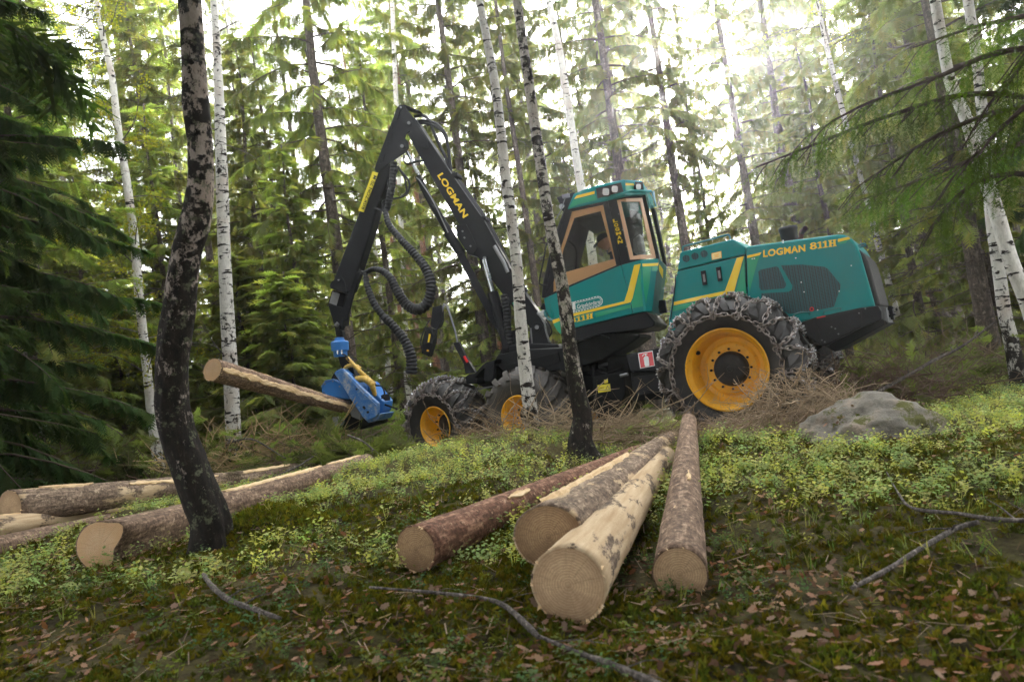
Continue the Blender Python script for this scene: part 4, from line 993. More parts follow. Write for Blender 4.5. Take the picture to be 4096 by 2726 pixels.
ax_lathe(c1, ax, [(0, .02), (.0, rq * .75), (.04, rq * .8), (.05, rq * .78), (L_ * .32, rq * .82), (L_ * .35, rq * 1.0), (L_ * .8, rq * 1.02), (L_ * .86, rq * .9), (L_ * .9, rq * .6), (L_ * 1.05, rq * .5), (L_ * 1.1, .02)], mb)
mb.build('rotator', M['blue'], HH, smooth=True)
mb = MB(); mb.tube([c0 + Vector((.0, -.02, .02)), c0 + ax * .09], rq * .3, 12); mb.build('rotator_neck', M['black'], HH, smooth=True)
for x in (1345, 1382): tube_px('fitting', 'D', PB, [(x, 335), (x + 2, 372)], -rq * 1.0, .014, M['chrome'], HH, sub=1)
hp([(1348, 395), (1440, 385), (1475, 470), (1512, 590), (1470, 600), (1395, 520), (1365, 460)], -.08, .08, 'tilt_frame', M['black'])
tube_px('small_hose', 'D', PB, [(1385, 370), (1420, 385), (1450, 430)], -.2, .014, M['hose'], HH)
wrapped('wrapped_hose', [PB.on('D', x, y, d) for x, y, d in ((1430, 402, -.12), (1480, 455, -.14), (1540, 520, -.14), (1610, 580, -.1), (1685, 640, -.05))], [.028, .03, .034, .03, .024], M['hose_yellow'], HH, pitch=.05, ribs=.14)
wrapped('wrapped_hose', [PB.on('D', x, y, d) for x, y, d in ((1405, 510, -.1), (1430, 482, -.14), (1475, 470, -.14), (1525, 482, -.12), (1545, 500, -.1))], [.03, .032, .03, .028, .028], M['hose_yellow'], HH, pitch=.05, ribs=.14)
wrapped('wrapped_hose', [PB.on('D', x, y, d) for x, y, d in ((1510, 598, -.12), (1580, 592, -.14), (1640, 630, -.14), (1665, 680, -.12), (1680, 740, -.08))], [.05, .052, .05, .042, .03], M['hose_yellow'], HH, pitch=.05, ribs=.14)
tube_px('small_hose', 'D', PB, [(1480, 620), (1530, 585), (1600, 575), (1660, 610), (1690, 660)], .0, .016, M['hose'], HH)
hp([(1283, 590), (1312, 540), (1345, 500), (1500, 650), (1450, 700), (1360, 630)], -.02, .12, 'inner_frame', M['black'])
hp([(1197, 665), (1232, 612), (1310, 595), (1365, 625), (1400, 650), (1470, 780), (1330, 770), (1200, 738)], -.10, .32, 'feed_housing', M['blue'], .03)
hp([(1202, 742), (1330, 772), (1470, 782), (1480, 800), (1440, 830), (1300, 770)], -.07, .28, 'housing_base', M['black_matt'], .01)
hp([(1525, 622), (1612, 622), (1640, 655), (1755, 795), (1742, 870), (1720, 900), (1690, 965), (1600, 965), (1560, 800)], .02, .42, 'head_body', M['blue'], .03)
hp([(1700, 760), (1752, 725), (1765, 790), (1740, 880), (1712, 900)], .08, .34, 'motor', M['black_matt'], .03)
arm2 = hp([(1311, 542), (1328, 522), (1376, 500), (1398, 506), (1540, 652), (1708, 812), (1704, 905), (1690, 930), (1618, 965), (1592, 960), (1570, 940), (1470, 790), (1390, 660)], -.30, -.22, 'grab_arm', M['blue_worn'], .015)
mb = MB(); mb.tube([PB.on('D', 1388, 520, -.305), PB.on('D', 1545, 690, -.305), PB.on('D', 1700, 835, -.305)], .008, 6); mb.build('arm_ridge', M['blue_worn'], arm2)
for x, y, r in ((1513, 685, 8), (1614, 890, 11), (1578, 846, 11), (1585, 856, 9)):
    mb = MB(); disc(mb, 'D', PB, x, y, r, -.312, -.3008, 12); mb.build('arm_hole', M['black_flat'], arm2)
hp([(1380, 505), (1402, 508), (1560, 660), (1560, 700), (1400, 560)], -.219, .0, 'arm_hinge', M['blue'], .01)
hp([(1590, 958), (1700, 905), (1735, 905), (1705, 960), (1620, 985)], -.215, .3, 'arm_hinge', M['blue_worn'], .01)
hp([(1290, 935), (1400, 950), (1385, 1005), (1325, 1030)], -.02, .2, 'delimbing_knife', M['steel'], .006)
hp([(1330, 1020), (1400, 940), (1480, 905), (1600, 960), (1700, 960), (1700, 1000), (1560, 1045), (1420, 1050)], .02, .45, 'saw_box', M['black_matt'], .03)
mb = MB(); pc = PB.on('D', 1490, 850, 0.1); ax_lathe(pc, PB.al, [(-.12, .02), (-.12, .17), (-.09, .19), (.09, .19), (.12, .17), (.12, .02)], mb, 20)
for k in range(14):
    a = 2 * math.pi * k / 14
    for y in (-.06, 0, .06):
        cc = pc + PB.al * y + (PB.inw * math.cos(a) + up_ * math.sin(a)) * .20; mb.box(cc, PB.al * .018, PB.inw * .018, up_ * .018)
mb.build('feed_roller', M['black_matt'], HH, smooth=True)

# small fittings on the head: bolts, guard edges, saw guide and jets
mb = MB()
for x, y in ((1230, 640), (1300, 615), (1360, 660), (1220, 710), (1600, 660), (1680, 745), (1640, 690)): disc(mb, 'D', PB, x, y, 6, -.112 if x < 1500 else .008, -.10 if x < 1500 else .02, 8)
mb.build('housing_bolt', M['steel'], HH, kind='stuff')
tube_px('edge_bead', 'D', PB, [(1200, 664), (1234, 612), (1310, 596), (1362, 626)], -.10, .010, M['blue_worn'], HH, sub=1)
tube_px('edge_bead', 'D', PB, [(1204, 738), (1330, 771), (1462, 781)], -.10, .010, M['black'], HH, sub=1)
tube_px('small_hose', 'D', PB, [(1420, 590), (1470, 560), (1520, 590), (1540, 650)], -.14, .014, M['hose'], HH)
tube_px('small_hose', 'D', PB, [(1690, 650), (1740, 660), (1765, 720), (1740, 770)], .0, .014, M['hose'], HH)
tube_px('guide_bar', 'D', PB, [(1745, 815), (1880, 862)], .1, .016, M['black_matt'], HH, sub=1)
hp([(1480, 800), (1560, 900), (1545, 960), (1470, 930), (1440, 850)], -.10, -.04, 'delimbing_knife', M['steel'], .006)

# far crane of a second machine, seen between the trunks
PX = Pl(at('E', 340, 200, 14.5), 10)
FC = thing('distant_crane', PX.on('E', 650, 470, 0) , 'small dark crane of a second machine far behind between the trunks', 'crane')
def fx(v, pts, d0, d1, name, mat, par=FC, bevel=.01): return plate(v, PX, pts, d0, d1).build(name, mat, par, bevel=bevel)
o_ = fx('E', [(352, -40), (420, -60), (425, 60), (405, 110), (375, 130), (335, 110)], -.1, .1, 'outer_arm', M['black'])
o2 = fx('E', [(300, 110), (370, 130), (362, 220), (325, 345), (268, 318), (272, 230)], -.12, .12, 'arm_tip', M['black'])
decal('lettering', 'E', PX, [(325, 165), (338, 170), (326, 238), (314, 234)], -.12, M['yellow'], o2, t=.02)
mb = MB(); disc(mb, 'E', PX, 315, 297, 8, -.15, -.12, 10); mb.build('marker', M['orange'], o2)
fx('E', [(515, 240), (560, 228), (605, 330), (690, 470), (610, 478), (598, 400), (545, 300)], -.1, .1, 'main_boom', M['black'])
fx('E', [(592, 345), (608, 335), (635, 385), (618, 395)], -.13, -.101, 'red_label', M['red'])
mb = MB(); mb.tube([PX.on('E', 420, 20, 0), PX.on('E', 445, -70, 0), PX.on('E', 470, -50, 0), PX.on('E', 530, 140, 0), PX.on('E', 550, 235, 0)], .022, 6); mb.build('lift_rod', M['steel'], FC)
for pts in ([(330, 60), (295, 120), (262, 220), (275, 300)], [(390, 120), (378, 170), (345, 230), (300, 240)], [(330, 110), (350, 150), (372, 200)]):
    mb = MB(); mb.tube(smooth_path([PX.on('E', x, y, -.15) for x, y in pts], 5), .016, 6); mb.build('hose', M['hose'], FC, smooth=True)
# ================================================================== natural materials
def m_birch(name, dark, white=(.60, .57, .52), lich=False, band=5.0):
    """white papery bark with short black cross bands, cracked and dark towards the foot"""
    m, t, o = nmat(name); v = coords(t, (1, 1, 1)); vb = coords(t, (2.2, 2.2, band * 1.6)); vc = coords(t, (3.0, 3.0, 2.2)); vd = coords(t, (9, 9, 3.2))
    n1 = noise(t, vb, 2.2, 4, .55); n2 = noise(t, vc, 3.2, 7, .72); n3 = noise(t, vd, 3.0, 7, .75); n4 = noise(t, coords(t, (5, 5, 40)), 2, 3, .6)
    g = N(t, 'ShaderNodeTexCoord'); sp = N(t, 'ShaderNodeSeparateXYZ'); t.links.new(g.outputs['Object'], sp.inputs[0])
    lo = N(t, 'ShaderNodeMapRange'); lo.inputs[1].default_value = 0; lo.inputs[2].default_value = 2.6 if lich else 1.3; lo.inputs[3].default_value = .18; lo.inputs[4].default_value = 0
    t.links.new(sp.outputs[2], lo.inputs[0])
    def addv(a, b):
        q = N(t, 'ShaderNodeMath', operation='ADD'); t.links.new(a, q.inputs[0])
        if isinstance(b, float): q.inputs[1].default_value = b
        else: t.links.new(b, q.inputs[1])
        return q.outputs[0]
    K = ((0, 0, 0), (1, 1, 1))
    f1 = ramp(t, addv(n1, dark * .8), [(.60, K[0]), (.635, K[1])]); f2 = ramp(t, addv(addv(n2, lo.outputs[0]), dark), [(.60, K[0]), (.64, K[1])])
    f3 = ramp(t, addv(addv(n3, lo.outputs[0]), dark * .6 + .0), [(.62, K[0]), (.68, K[1])]); f4 = ramp(t, n4, [(.66, K[0]), (.72, (.5, .5, .5))])
    f = mixc(t, 1., mixc(t, 1., f1, f2, 'LIGHTEN'), mixc(t, 1., f3, f4, 'LIGHTEN'), 'LIGHTEN')
    wc = ramp(t, n3, [(.3, tuple(c * .62 for c in white)), (.55, white)])
    wc = mixc(t, ramp(t, noise(t, v, 2.2, 4), [(.50, (0, 0, 0)), (.68, (.55, .55, .55))]), wc, (.40, .30, .24))
    dk = ramp(t, n3, [(.35, (.010, .009, .009)), (.6, (.028, .022, .018)), (.78, (.13, .105, .085))])
    c = mixc(t, f, wc, dk)
    if lich: c = mixc(t, ramp(t, noise(t, v, 13, 6, .75), [(.56, (0, 0, 0)), (.62, (.7, .7, .7))]), c, (.15, .16, .10))
    princ(t, o, c, .85, 0, bump(t, mixc(t, .5, f, n3), .7, .02), .15); return m
def m_bark(name, c0, c1, s=1., peel=0.):
    m, t, o = nmat(name); vb = coords(t, (6, 6, 1.2)); v = coords(t)
    n1 = noise(t, vb, 3.5 * s, 6, .7); n2 = noise(t, v, 22 * s, 5, .65)
    c = ramp(t, n1, [(.34, tuple(q * .6 for q in c0)), (.5, c0), (.66, c1)]); c = mixc(t, ramp(t, n2, [(.38, (.85, .85, .85)), (.55, (0, 0, 0))]), c, tuple(q * .35 for q in c0)); c = mixc(t, ramp(t, noise(t, coords(t, (3, 3, 3)), 4 * s, 6, .75), [(.56, (0, 0, 0)), (.66, (.7, .7, .7))]), c, tuple(min(.6, q * 1.5) for q in c1))
    if peel:
        pm = noise(t, coords(t, (1.4, 1.4, .5)), 3.0, 7, .72); f = ramp(t, pm, [(.62 - peel, (0, 0, 0)), (.65 - peel, (1, 1, 1))])
        wood = ramp(t, noise(t, coords(t, (9, 9, .8)), 3, 5), [(.3, (.40, .27, .15)), (.7, (.60, .46, .30))])
        c = mixc(t, f, c, wood)
    princ(t, o, c, .85, 0, bump(t, mixc(t, .5, n1, n2), .8, .012), .2); return m
def m_wood():
    m, t, o = nmat('bare_wood'); n1 = noise(t, coords(t, (14, 14, 1.1)), 3, 6, .7); n2 = noise(t, coords(t), 9, 5, .7)
    c = ramp(t, n1, [(.3, (.46, .28, .13)), (.5, (.68, .48, .27)), (.7, (.82, .66, .44))]); c = mixc(t, ramp(t, n2, [(.6, (0, 0, 0)), (.72, (.7, .7, .7))]), c, (.34, .19, .09))
    princ(t, o, c, .7, 0, bump(t, n1, .6, .006), .25); return m
def m_cut(name, c0, c1, edge, hue=(.3, .18, .09)):
    """sawn end grain: uneven rings, radial checks, saw marks and a stained rim"""
    m, t, o = nmat(name); tc = N(t, 'ShaderNodeTexCoord'); v = tc.outputs['Object']
    wv = N(t, 'ShaderNodeTexWave', wave_type='RINGS', rings_direction='Z'); wv.inputs['Scale'].default_value = 30; wv.inputs['Distortion'].default_value = 4.5
    wv.inputs['Detail'].default_value = 4; wv.inputs['Detail Scale'].default_value = 1.4; t.links.new(v, wv.inputs['Vector'])
    n1 = noise(t, v, 7, 6, .7); n2 = noise(t, coords(t, (2, 30, 1)), 9, 4, .7); n3 = noise(t, v, 42, 4, .7)
    nv = N(t, 'ShaderNodeVectorMath', operation='NORMALIZE'); t.links.new(v, nv.inputs[0]); rd = noise(t, nv.outputs[0], 7, 5, .7)
    ln = N(t, 'ShaderNodeVectorMath', operation='LENGTH'); t.links.new(v, ln.inputs[0])
    c = ramp(t, n1, [(.32, c0), (.68, c1)])
    c = mixc(t, ramp(t, wv.outputs['Fac'], [(.35, (.55, .55, .55)), (.8, (0, 0, 0))]), c, hue)
    c = mixc(t, ramp(t, rd, [(.55, (0, 0, 0)), (.70, (.75, .75, .75))]), c, tuple(q * .55 for q in hue))
    c = mixc(t, ramp(t, n2, [(.48, (0, 0, 0)), (.72, (.5, .5, .5))]), c, tuple(min(.8, q * 1.35) for q in c1))
    c = mixc(t, ramp(t, n3, [(.5, (0, 0, 0)), (.7, (.45, .45, .45))]), c, edge)
    c = mixc(t, ramp(t, noise(t, v, 3.2, 5, .7), [(.48, (0, 0, 0)), (.62, (.7, .7, .7))]), c, edge)
    c = mixc(t, ramp(t, ln.outputs['Value'], [(.0, (.5, .5, .5)), (.022, (0, 0, 0)), (.085, (0, 0, 0)), (.15, (.6, .6, .6))]), c, edge)
    princ(t, o, c, .85, 0, bump(t, mixc(t, .5, n2, wv.outputs['Fac']), .5, .004), .15); return m
def m_leafy(name, base, trans=.35, rough=.6, var=.5, rnd=.35, tint=True):
    m, t, o = nmat(name); oi = N(t, 'ShaderNodeObjectInfo'); h = N(t, 'ShaderNodeHueSaturation')
    c = None
    if tint:
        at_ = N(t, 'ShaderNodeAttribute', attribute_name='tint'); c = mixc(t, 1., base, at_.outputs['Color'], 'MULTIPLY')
    else:
        n1 = noise(t, coords(t), 1.3, 3); c = mixc(t, n1, tuple(q * (1 - var) for q in base), tuple(q * (1 + var) for q in base))
    t.links.new(c, h.inputs['Color'])
    mr = N(t, 'ShaderNodeMapRange'); mr.inputs[3].default_value = 1 - rnd; mr.inputs[4].default_value = 1 + rnd; t.links.new(oi.outputs['Random'], mr.inputs[0]); t.links.new(mr.outputs[0], h.inputs['Value'])
    mh = N(t, 'ShaderNodeMapRange'); mh.inputs[3].default_value = .485; mh.inputs[4].default_value = .515; t.links.new(oi.outputs['Random'], mh.inputs[0]); t.links.new(mh.outputs[0], h.inputs['Hue'])
    p = N(t, 'ShaderNodeBsdfDiffuse'); p.inputs['Roughness'].default_value = rough; t.links.new(h.outputs[0], p.inputs['Color'])
    tr = N(t, 'ShaderNodeBsdfTranslucent'); tc = mixc(t, 1., h.outputs[0], (1.7, 2.0, .8), 'MULTIPLY'); t.links.new(tc, tr.inputs['Color'])
    mx = N(t, 'ShaderNodeMixShader'); mx.inputs[0].default_value = trans; t.links.new(p.outputs[0], mx.inputs[1]); t.links.new(tr.outputs[0], mx.inputs[2])
    t.links.new(mx.outputs[0], o.inputs[0]); return m
M['birch_dark'] = m_birch('old_birch_bark', .105, (.46, .38, .33), True, 2.2)
M['birch'] = m_birch('birch_bark', .03)
M['birch_white'] = m_birch('clean_birch_bark', .0, (.66, .63, .58))
M['birch_mid'] = m_birch('lichen_birch_bark', .06, (.46, .42, .36), True)
M['spruce_bark'] = m_bark('spruce_bark', (.085, .065, .052), (.20, .16, .13))
M['dead_wood'] = m_bark('dead_wood', (.05, .04, .034), (.14, .115, .095), 2.)
M['pine_bark'] = m_bark('pine_bark', (.20, .09, .05), (.38, .20, .12))
M['log_bark'] = m_bark('fresh_log_bark', (.20, .13, .09), (.42, .29, .20), 1.6, .0)
M['log_peel'] = m_bark('partly_peeled_log_bark', (.20, .14, .10), (.42, .31, .22), 1.6, .09)
M['log_pale'] = m_bark('mostly_peeled_log', (.17, .12, .085), (.36, .27, .19), 1.6, .20)
M['log_red'] = m_bark('reddish_log_bark', (.20, .10, .065), (.46, .26, .17), 1.6, .02)
M['wood'] = m_wood()
M['cut_fresh'] = m_cut('fresh_cut', (.66, .42, .25), (.78, .54, .35), (.62, .38, .2), (.55, .33, .17))
M['cut_brown'] = m_cut('brown_cut', (.36, .23, .12), (.48, .32, .18), (.17, .10, .055), (.22, .13, .07))
M['cut_tan'] = m_cut('tan_cut', (.50, .33, .19), (.66, .46, .28), (.30, .19, .11), (.33, .21, .12))
M['needle'] = m_leafy('spruce_needles', (.145, .16, .065), .5)
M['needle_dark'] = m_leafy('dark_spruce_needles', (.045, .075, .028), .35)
M['needle_near'] = m_leafy('near_spruce_needles', (.065, .105, .022), .4)
M['birch_leaf'] = m_leafy('young_birch_leaves', (.30, .29, .045), .5)
M['twig'] = m_leafy('dry_twigs', (.26, .20, .155), .0, .8)
M['twig_grey'] = m_bark('grey_twig', (.10, .085, .075), (.26, .22, .19), 2.)
M['moss'] = m_leafy('moss', (.100, .096, .016), .25)
M['bilberry'] = m_leafy('bilberry_leaves', (.33, .34, .15), .3)
M['grass'] = m_leafy('grass_blades', (.17, .19, .075), .3)
M['litter'] = m_leafy('dry_leaves', (.26, .18, .13), .15)
def m_ground():
    m, t, o = nmat('forest_floor'); v = coords(t)
    n1 = noise(t, v, .9, 6, .65); n2 = noise(t, v, 7, 6, .7); n3 = noise(t, v, 30, 5, .7)
    c = ramp(t, n2, [(.30, (.018, .013, .009)), (.48, (.040, .034, .014)), (.62, (.070, .066, .018)), (.78, (.12, .085, .05))])
    c = mixc(t, ramp(t, n1, [(.4, (0, 0, 0)), (.65, (.7, .7, .7))]), c, ramp(t, n3, [(.35, (.07, .05, .03)), (.7, (.17, .15, .06))]))
    princ(t, o, c, .95, 0, bump(t, n3, 1., .03), .1); return m
M['ground'] = m_ground()
def m_rock():
    m, t, o = nmat('mossy_granite'); v = coords(t); n1 = noise(t, v, 4, 8, .7); n2 = noise(t, v, 40, 4, .7)
    c = ramp(t, n1, [(.3, (.07, .06, .05)), (.5, (.20, .18, .15)), (.7, (.34, .26, .20))]); c = mixc(t, ramp(t, n2, [(.4, (.5, .5, .5)), (.6, (0, 0, 0))]), c, (.14, .13, .11))
    c = mixc(t, ramp(t, noise(t, v, 2.6, 7, .75), [(.52, (0, 0, 0)), (.57, (1, 1, 1))]), c, (.09, .09, .025))
    princ(t, o, c, .9, 0, bump(t, mixc(t, .5, n1, n2), .8, .03), .2); return m
M['rock'] = m_rock()

# ------------------------------------------------------------------ forest floor
def micro(x, y): return .05 * fbm(x, y, 31, 9, 3) + .11 * fbm(x, y, 37, 3.2, 2)
def grid(x0, x1, y0, y1, s):
    xs = np.arange(x0, x1 + s * .5, s); ys = np.arange(y0, y1 + s * .5, s); X, Y = np.meshgrid(xs, ys); return X, Y
u = np.concatenate([-np.geomspace(9, 400, 40)[::-1], np.linspace(-8.9, 8.9, 200), np.geomspace(9, 400, 40)])
v_ = np.concatenate([-np.geomspace(3, 120, 14)[::-1], np.linspace(-2.9, 13.9, 210), np.geomspace(14, 600, 50)])
X, Y = np.meshgrid(u, v_); Z = ground_h(X.ravel(), Y.ravel()).reshape(X.shape)
Z = Z + micro(X, Y) * (np.hypot(X, Y) < 14)
nx, ny = len(u), len(v_); V = np.stack([X.ravel(), Y.ravel(), Z.ravel()], 1)
ii, jj = np.meshgrid(np.arange(nx - 1), np.arange(ny - 1)); a = (jj * nx + ii).ravel()
go = link('ground', np_mesh('ground', V, np.stack([a, a + 1, a + nx + 1, a + nx], 1), [M['ground']], smooth=True)); go['kind'] = 'structure'

# ------------------------------------------------------------------ ground cover: one mass each
def rotz(n):
    a = rng.uniform(0, 2 * np.pi, n); return a
def frames(n, tilt, sc, az_=None):
    """random upright frames with a lean"""
    a = rng.uniform(0, 2 * np.pi, n); b = np.abs(rng.normal(0, tilt, n)); c = rng.uniform(0, 2 * np.pi, n)
    ca, sa = np.cos(a), np.sin(a); Rz = np.zeros((n, 3, 3)); Rz[:, 0, 0] = ca; Rz[:, 0, 1] = -sa; Rz[:, 1, 0] = sa; Rz[:, 1, 1] = ca; Rz[:, 2, 2] = 1
    kx, ky = np.cos(c), np.sin(c); cb_, sb = np.cos(b), np.sin(b); Rt = np.zeros((n, 3, 3))
    Rt[:, 0, 0] = cb_ + kx * kx * (1 - cb_); Rt[:, 0, 1] = kx * ky * (1 - cb_); Rt[:, 0, 2] = ky * sb
    Rt[:, 1, 0] = kx * ky * (1 - cb_); Rt[:, 1, 1] = cb_ + ky * ky * (1 - cb_); Rt[:, 1, 2] = -kx * sb
    Rt[:, 2, 0] = -ky * sb; Rt[:, 2, 1] = kx * sb; Rt[:, 2, 2] = cb_
    return np.einsum('nij,njk->nik', Rt, Rz) * (sc[:, None, None] if np.ndim(sc) else sc)
def fan_points(n, z0, z1, bias=1.0):
    """points spread over the visible wedge between two distances"""
    d = z0 + (z1 - z0) * rng.uniform(0, 1, n) ** bias; s = rng.uniform(-.88, .88, n); return s * d, d * 1.0
def tpl_sprig():
    V = []; T = []
    def tri(a, b, c): k = len(V); V.extend([a, b, c]); T.append((k, k + 1, k + 2))
    r = random.Random(3)
    for st in range(3):
        a = st * 2.1 + .4; lx, ly = math.cos(a) * .35, math.sin(a) * .35
        tri((lx * .1 - .02, ly * .1, 0), (lx * .1 + .02, ly * .1, 0), (lx, ly, 1.0))
        for k in range(4):
            h = .4 + .6 * k / 3; cx, cy = lx * h, ly * h; b = k * 2.4 + st; ex, ey = math.cos(b), math.sin(b); L = .28 * r.uniform(.7, 1.2); wdt = .095
            dz = r.uniform(-.02, .14); p0 = (cx, cy, h); p1 = (cx + ex * L * .5 - ey * wdt, cy + ey * L * .5 + ex * wdt, h + dz * .6); p2 = (cx + ex * L, cy + ey * L, h + dz); p3 = (cx + ex * L * .5 + ey * wdt, cy + ey * L * .5 - ex * wdt, h + dz * .6)
            k0 = len(V); V.extend([p0, p1, p2, p3]); T.append((k0, k0 + 1, k0 + 2)); T.append((k0, k0 + 2, k0 + 3))
    return np.array(V), np.array(T)
def tpl_moss():
    V = []; T = []; r = random.Random(5)
    for k in range(12):
        a = r.uniform(0, 6.28); R = r.uniform(0, .8); h = r.uniform(.22, .5) * (1.1 - R * .8); b = a + 1.57; cx, cy = math.cos(a) * R, math.sin(a) * R; w_ = .15
        k0 = len(V); ox, oy = r.uniform(-.4, .4), r.uniform(-.4, .4)
        V.extend([(cx - math.cos(b) * w_, cy - math.sin(b) * w_, -.1), (cx + math.cos(b) * w_, cy + math.sin(b) * w_, -.1), (cx + ox, cy + oy, h)]); T.append((k0, k0 + 1, k0 + 2))
    return np.array(V), np.array(T)
def tpl_blade():
    V = []; T = []; r = random.Random(8)
    for k in range(5):
        a = r.uniform(0, 6.28); cx, cy = r.uniform(-.1, .1), r.uniform(-.1, .1); ex, ey = math.cos(a), math.sin(a); L = r.uniform(.7, 1.1); b = r.uniform(.2, .6); w_ = .022
        k0 = len(V); V.extend([(cx - ey * w_, cy + ex * w_, 0), (cx + ey * w_, cy - ex * w_, 0), (cx + ex * b * .35 + ey * w_ * .7, cy + ey * b * .35 - ex * w_ * .7, L * .6), (cx + ex * b * .35 - ey * w_ * .7, cy + ey * b * .35 + ex * w_ * .7, L * .6), (cx + ex * b, cy + ey * b, L)])
        T += [(k0, k0 + 1, k0 + 2), (k0, k0 + 2, k0 + 3), (k0 + 3, k0 + 2, k0 + 4)]
    return np.array(V), np.array(T)
def tpl_leaf():
    n = 7; V = [(0, 0, .02)]; T = []
    for k in range(n * 2):
        a = math.pi * k / n; r = (1.0 if k % 2 == 0 else .72) * (1 - .25 * abs(math.sin(a)) ** 2); V.append((r * math.cos(a), r * .68 * math.sin(a), .22 * abs(math.sin(a)) + .10 * math.cos(2 * a)))
    for k in range(n * 2): T.append((0, 1 + k, 1 + (k + 1) % (2 * n)))
    return np.array(V), np.array(T)
def cover(name, tpl, pts, sc, tilt, mat, hue, dz=0., flat=False):
    tv, tt = tpl; n = len(pts); z = ground_h(pts[:, 0], pts[:, 1]) + micro(pts[:, 0], pts[:, 1]) + dz
    Ms = frames(n, tilt, sc); V, T = scatter(tv, tt, Ms, np.column_stack([pts, z]))
    c = hue(n); tint = np.repeat(c, len(tv), 0); o = link(name, np_mesh(name, V, T, [mat], tint=tint)); o['kind'] = 'stuff'; return o
def mk_hue(stops, j=.25):
    st = np.array(stops)
    def f(n):
        k = rng.integers(0, len(st), n); return st[k] * rng.uniform(1 - j, 1 + j, (n, 1))
    return f
def keep(pts, fn): return pts[rng.uniform(0, 1, len(pts)) < fn(pts[:, 0], pts[:, 1])]
px, py = fan_points(42000, 1.4, 6.5, 1.0); P_ = np.column_stack([px, py]); P_ = keep(P_, lambda x, y: np.clip(.30 + 3.0 * (fbm(x, y, 11, 1.4, 3) + .10) + 2 * (np.hypot((x - MND.x) / .42, (y - MND.y) / .3) < 1), 0, 1))
cover('moss', tpl_moss(), P_, rng.uniform(.03, .075, len(P_)), .35, M['moss'], mk_hue([(1, 1, 1), (.7, .9, .9), (1.35, 1.15, .8), (.55, .6, .6), (1.0, .75, .6)], .35))
px, py = fan_points(24000, 3.4, 12.5, .8); P_ = np.column_stack([px, py]); P_ = keep(P_, lambda x, y: np.clip(.36 + 2.8 * (fbm(x, y, 12, 1.1, 3)) + .13 * (y - 4.5), 0.0, 1))
P_ = P_[(np.hypot((P_[:, 0] - MND.x) / .5, (P_[:, 1] - MND.y) / .35) > 1) & (np.hypot(P_[:, 0] + 2.1, P_[:, 1] - 4.3) > .45)]
cover('bilberry_plants', tpl_sprig(), P_, rng.uniform(.05, .12, len(P_)) , .4, M['bilberry'], mk_hue([(1, 1, 1), (.75, .95, .9), (1.25, 1.1, .7), (.7, .8, .8), (1.15, 1.0, 1.0)], .3), -.01)
px, py = fan_points(3500, 1.8, 4.5, 1.); P_ = np.column_stack([px, py]); P_ = keep(P_, lambda x, y: np.clip(.2 + 2.4 * fbm(x, y, 15, 1.3, 3), 0, 1))
cover('bilberry_plants', tpl_sprig(), P_, rng.uniform(.04, .08, len(P_)), .4, M['bilberry'], mk_hue([(.35, .45, .45), (.3, .5, .5), (.5, .55, .35)], .3), -.01)
px, py = fan_points(15000, 2.6, 13, .7); P_ = np.column_stack([px, py]); P_ = keep(P_, lambda x, y: np.clip(.15 + .035 * (y - 4) + 2.0 * fbm(x, y, 13, .8, 3) + .12 * (x > 1.2), 0, 1))
cover('grass', tpl_blade(), P_, rng.uniform(.04, .10, len(P_)), .5, M['grass'], mk_hue([(1, 1, 1), (.7, .95, .8), (1.4, 1.2, .9), (1.5, 1.15, 1.2)], .3), -.01)
px, py = fan_points(17000, 1.3, 8, .9); P_ = np.column_stack([px, py]); P_ = keep(P_, lambda x, y: np.clip(.42 + 3.4 * fbm(x, y, 14, 1.5, 3) - .05 * (y - 3), 0.03, 1))
cover('leaf_litter', tpl_leaf(), P_, rng.uniform(.009, .029, len(P_)), .5, M['litter'], mk_hue([(1, 1, 1), (.6, .5, .45), (1.3, 1.1, 1.0), (.35, .28, .25), (.9, .6, .4), (1.5, 1.35, 1.25)], .3), .018)
mn = np.column_stack([rng.normal(MND.x, .2, 700), rng.normal(MND.y, .14, 700)])
cover('moss', tpl_moss(), mn, rng.uniform(.04, .07, 700), .4, M['moss'], mk_hue([(1.2, 1.1, .9), (.9, 1, .9), (1.4, 1.15, .8)], .3))
# fine fallen needles and twig bits
tv = np.array([(-.5, -.02, 0), (.5, -.02, .02), (.5, .02, .02), (-.5, .02, 0)]); tt = np.array([(0, 1, 2), (0, 2, 3)])
px, py = fan_points(6000, 1.3, 9, .9); P_ = np.column_stack([px, py])
cover('twig_litter', (tv, tt), P_, rng.uniform(.03, .13, len(P_)), .35, M['twig'], mk_hue([(.6, .55, .5), (.3, .25, .2), (1., .95, .9)], .3), .02)
# single big dry leaves lying closest to the camera
tv, tt = tpl_leaf()
lm = np_mesh('dry_leaf', tv * .034, tt, [M['litter']], tint=np.ones((len(tv), 3)) * 1.25)
for k in range(46):
    uu = random.uniform(60, 2300); vv = random.uniform(1240, 1555); q = on_ground('P', uu, vv, .02)
    o = link('dry_leaf', lm); o.location = q; o.rotation_euler = (random.uniform(-.5, .5), random.uniform(-.5, .5), random.uniform(0, 6.28)); o.scale = (random.uniform(.6, 1.2),) * 3
    tag(o, 'curled pale brown dead leaf lying on the moss in the near foreground', 'leaf', 'large dry leaves on the near moss')

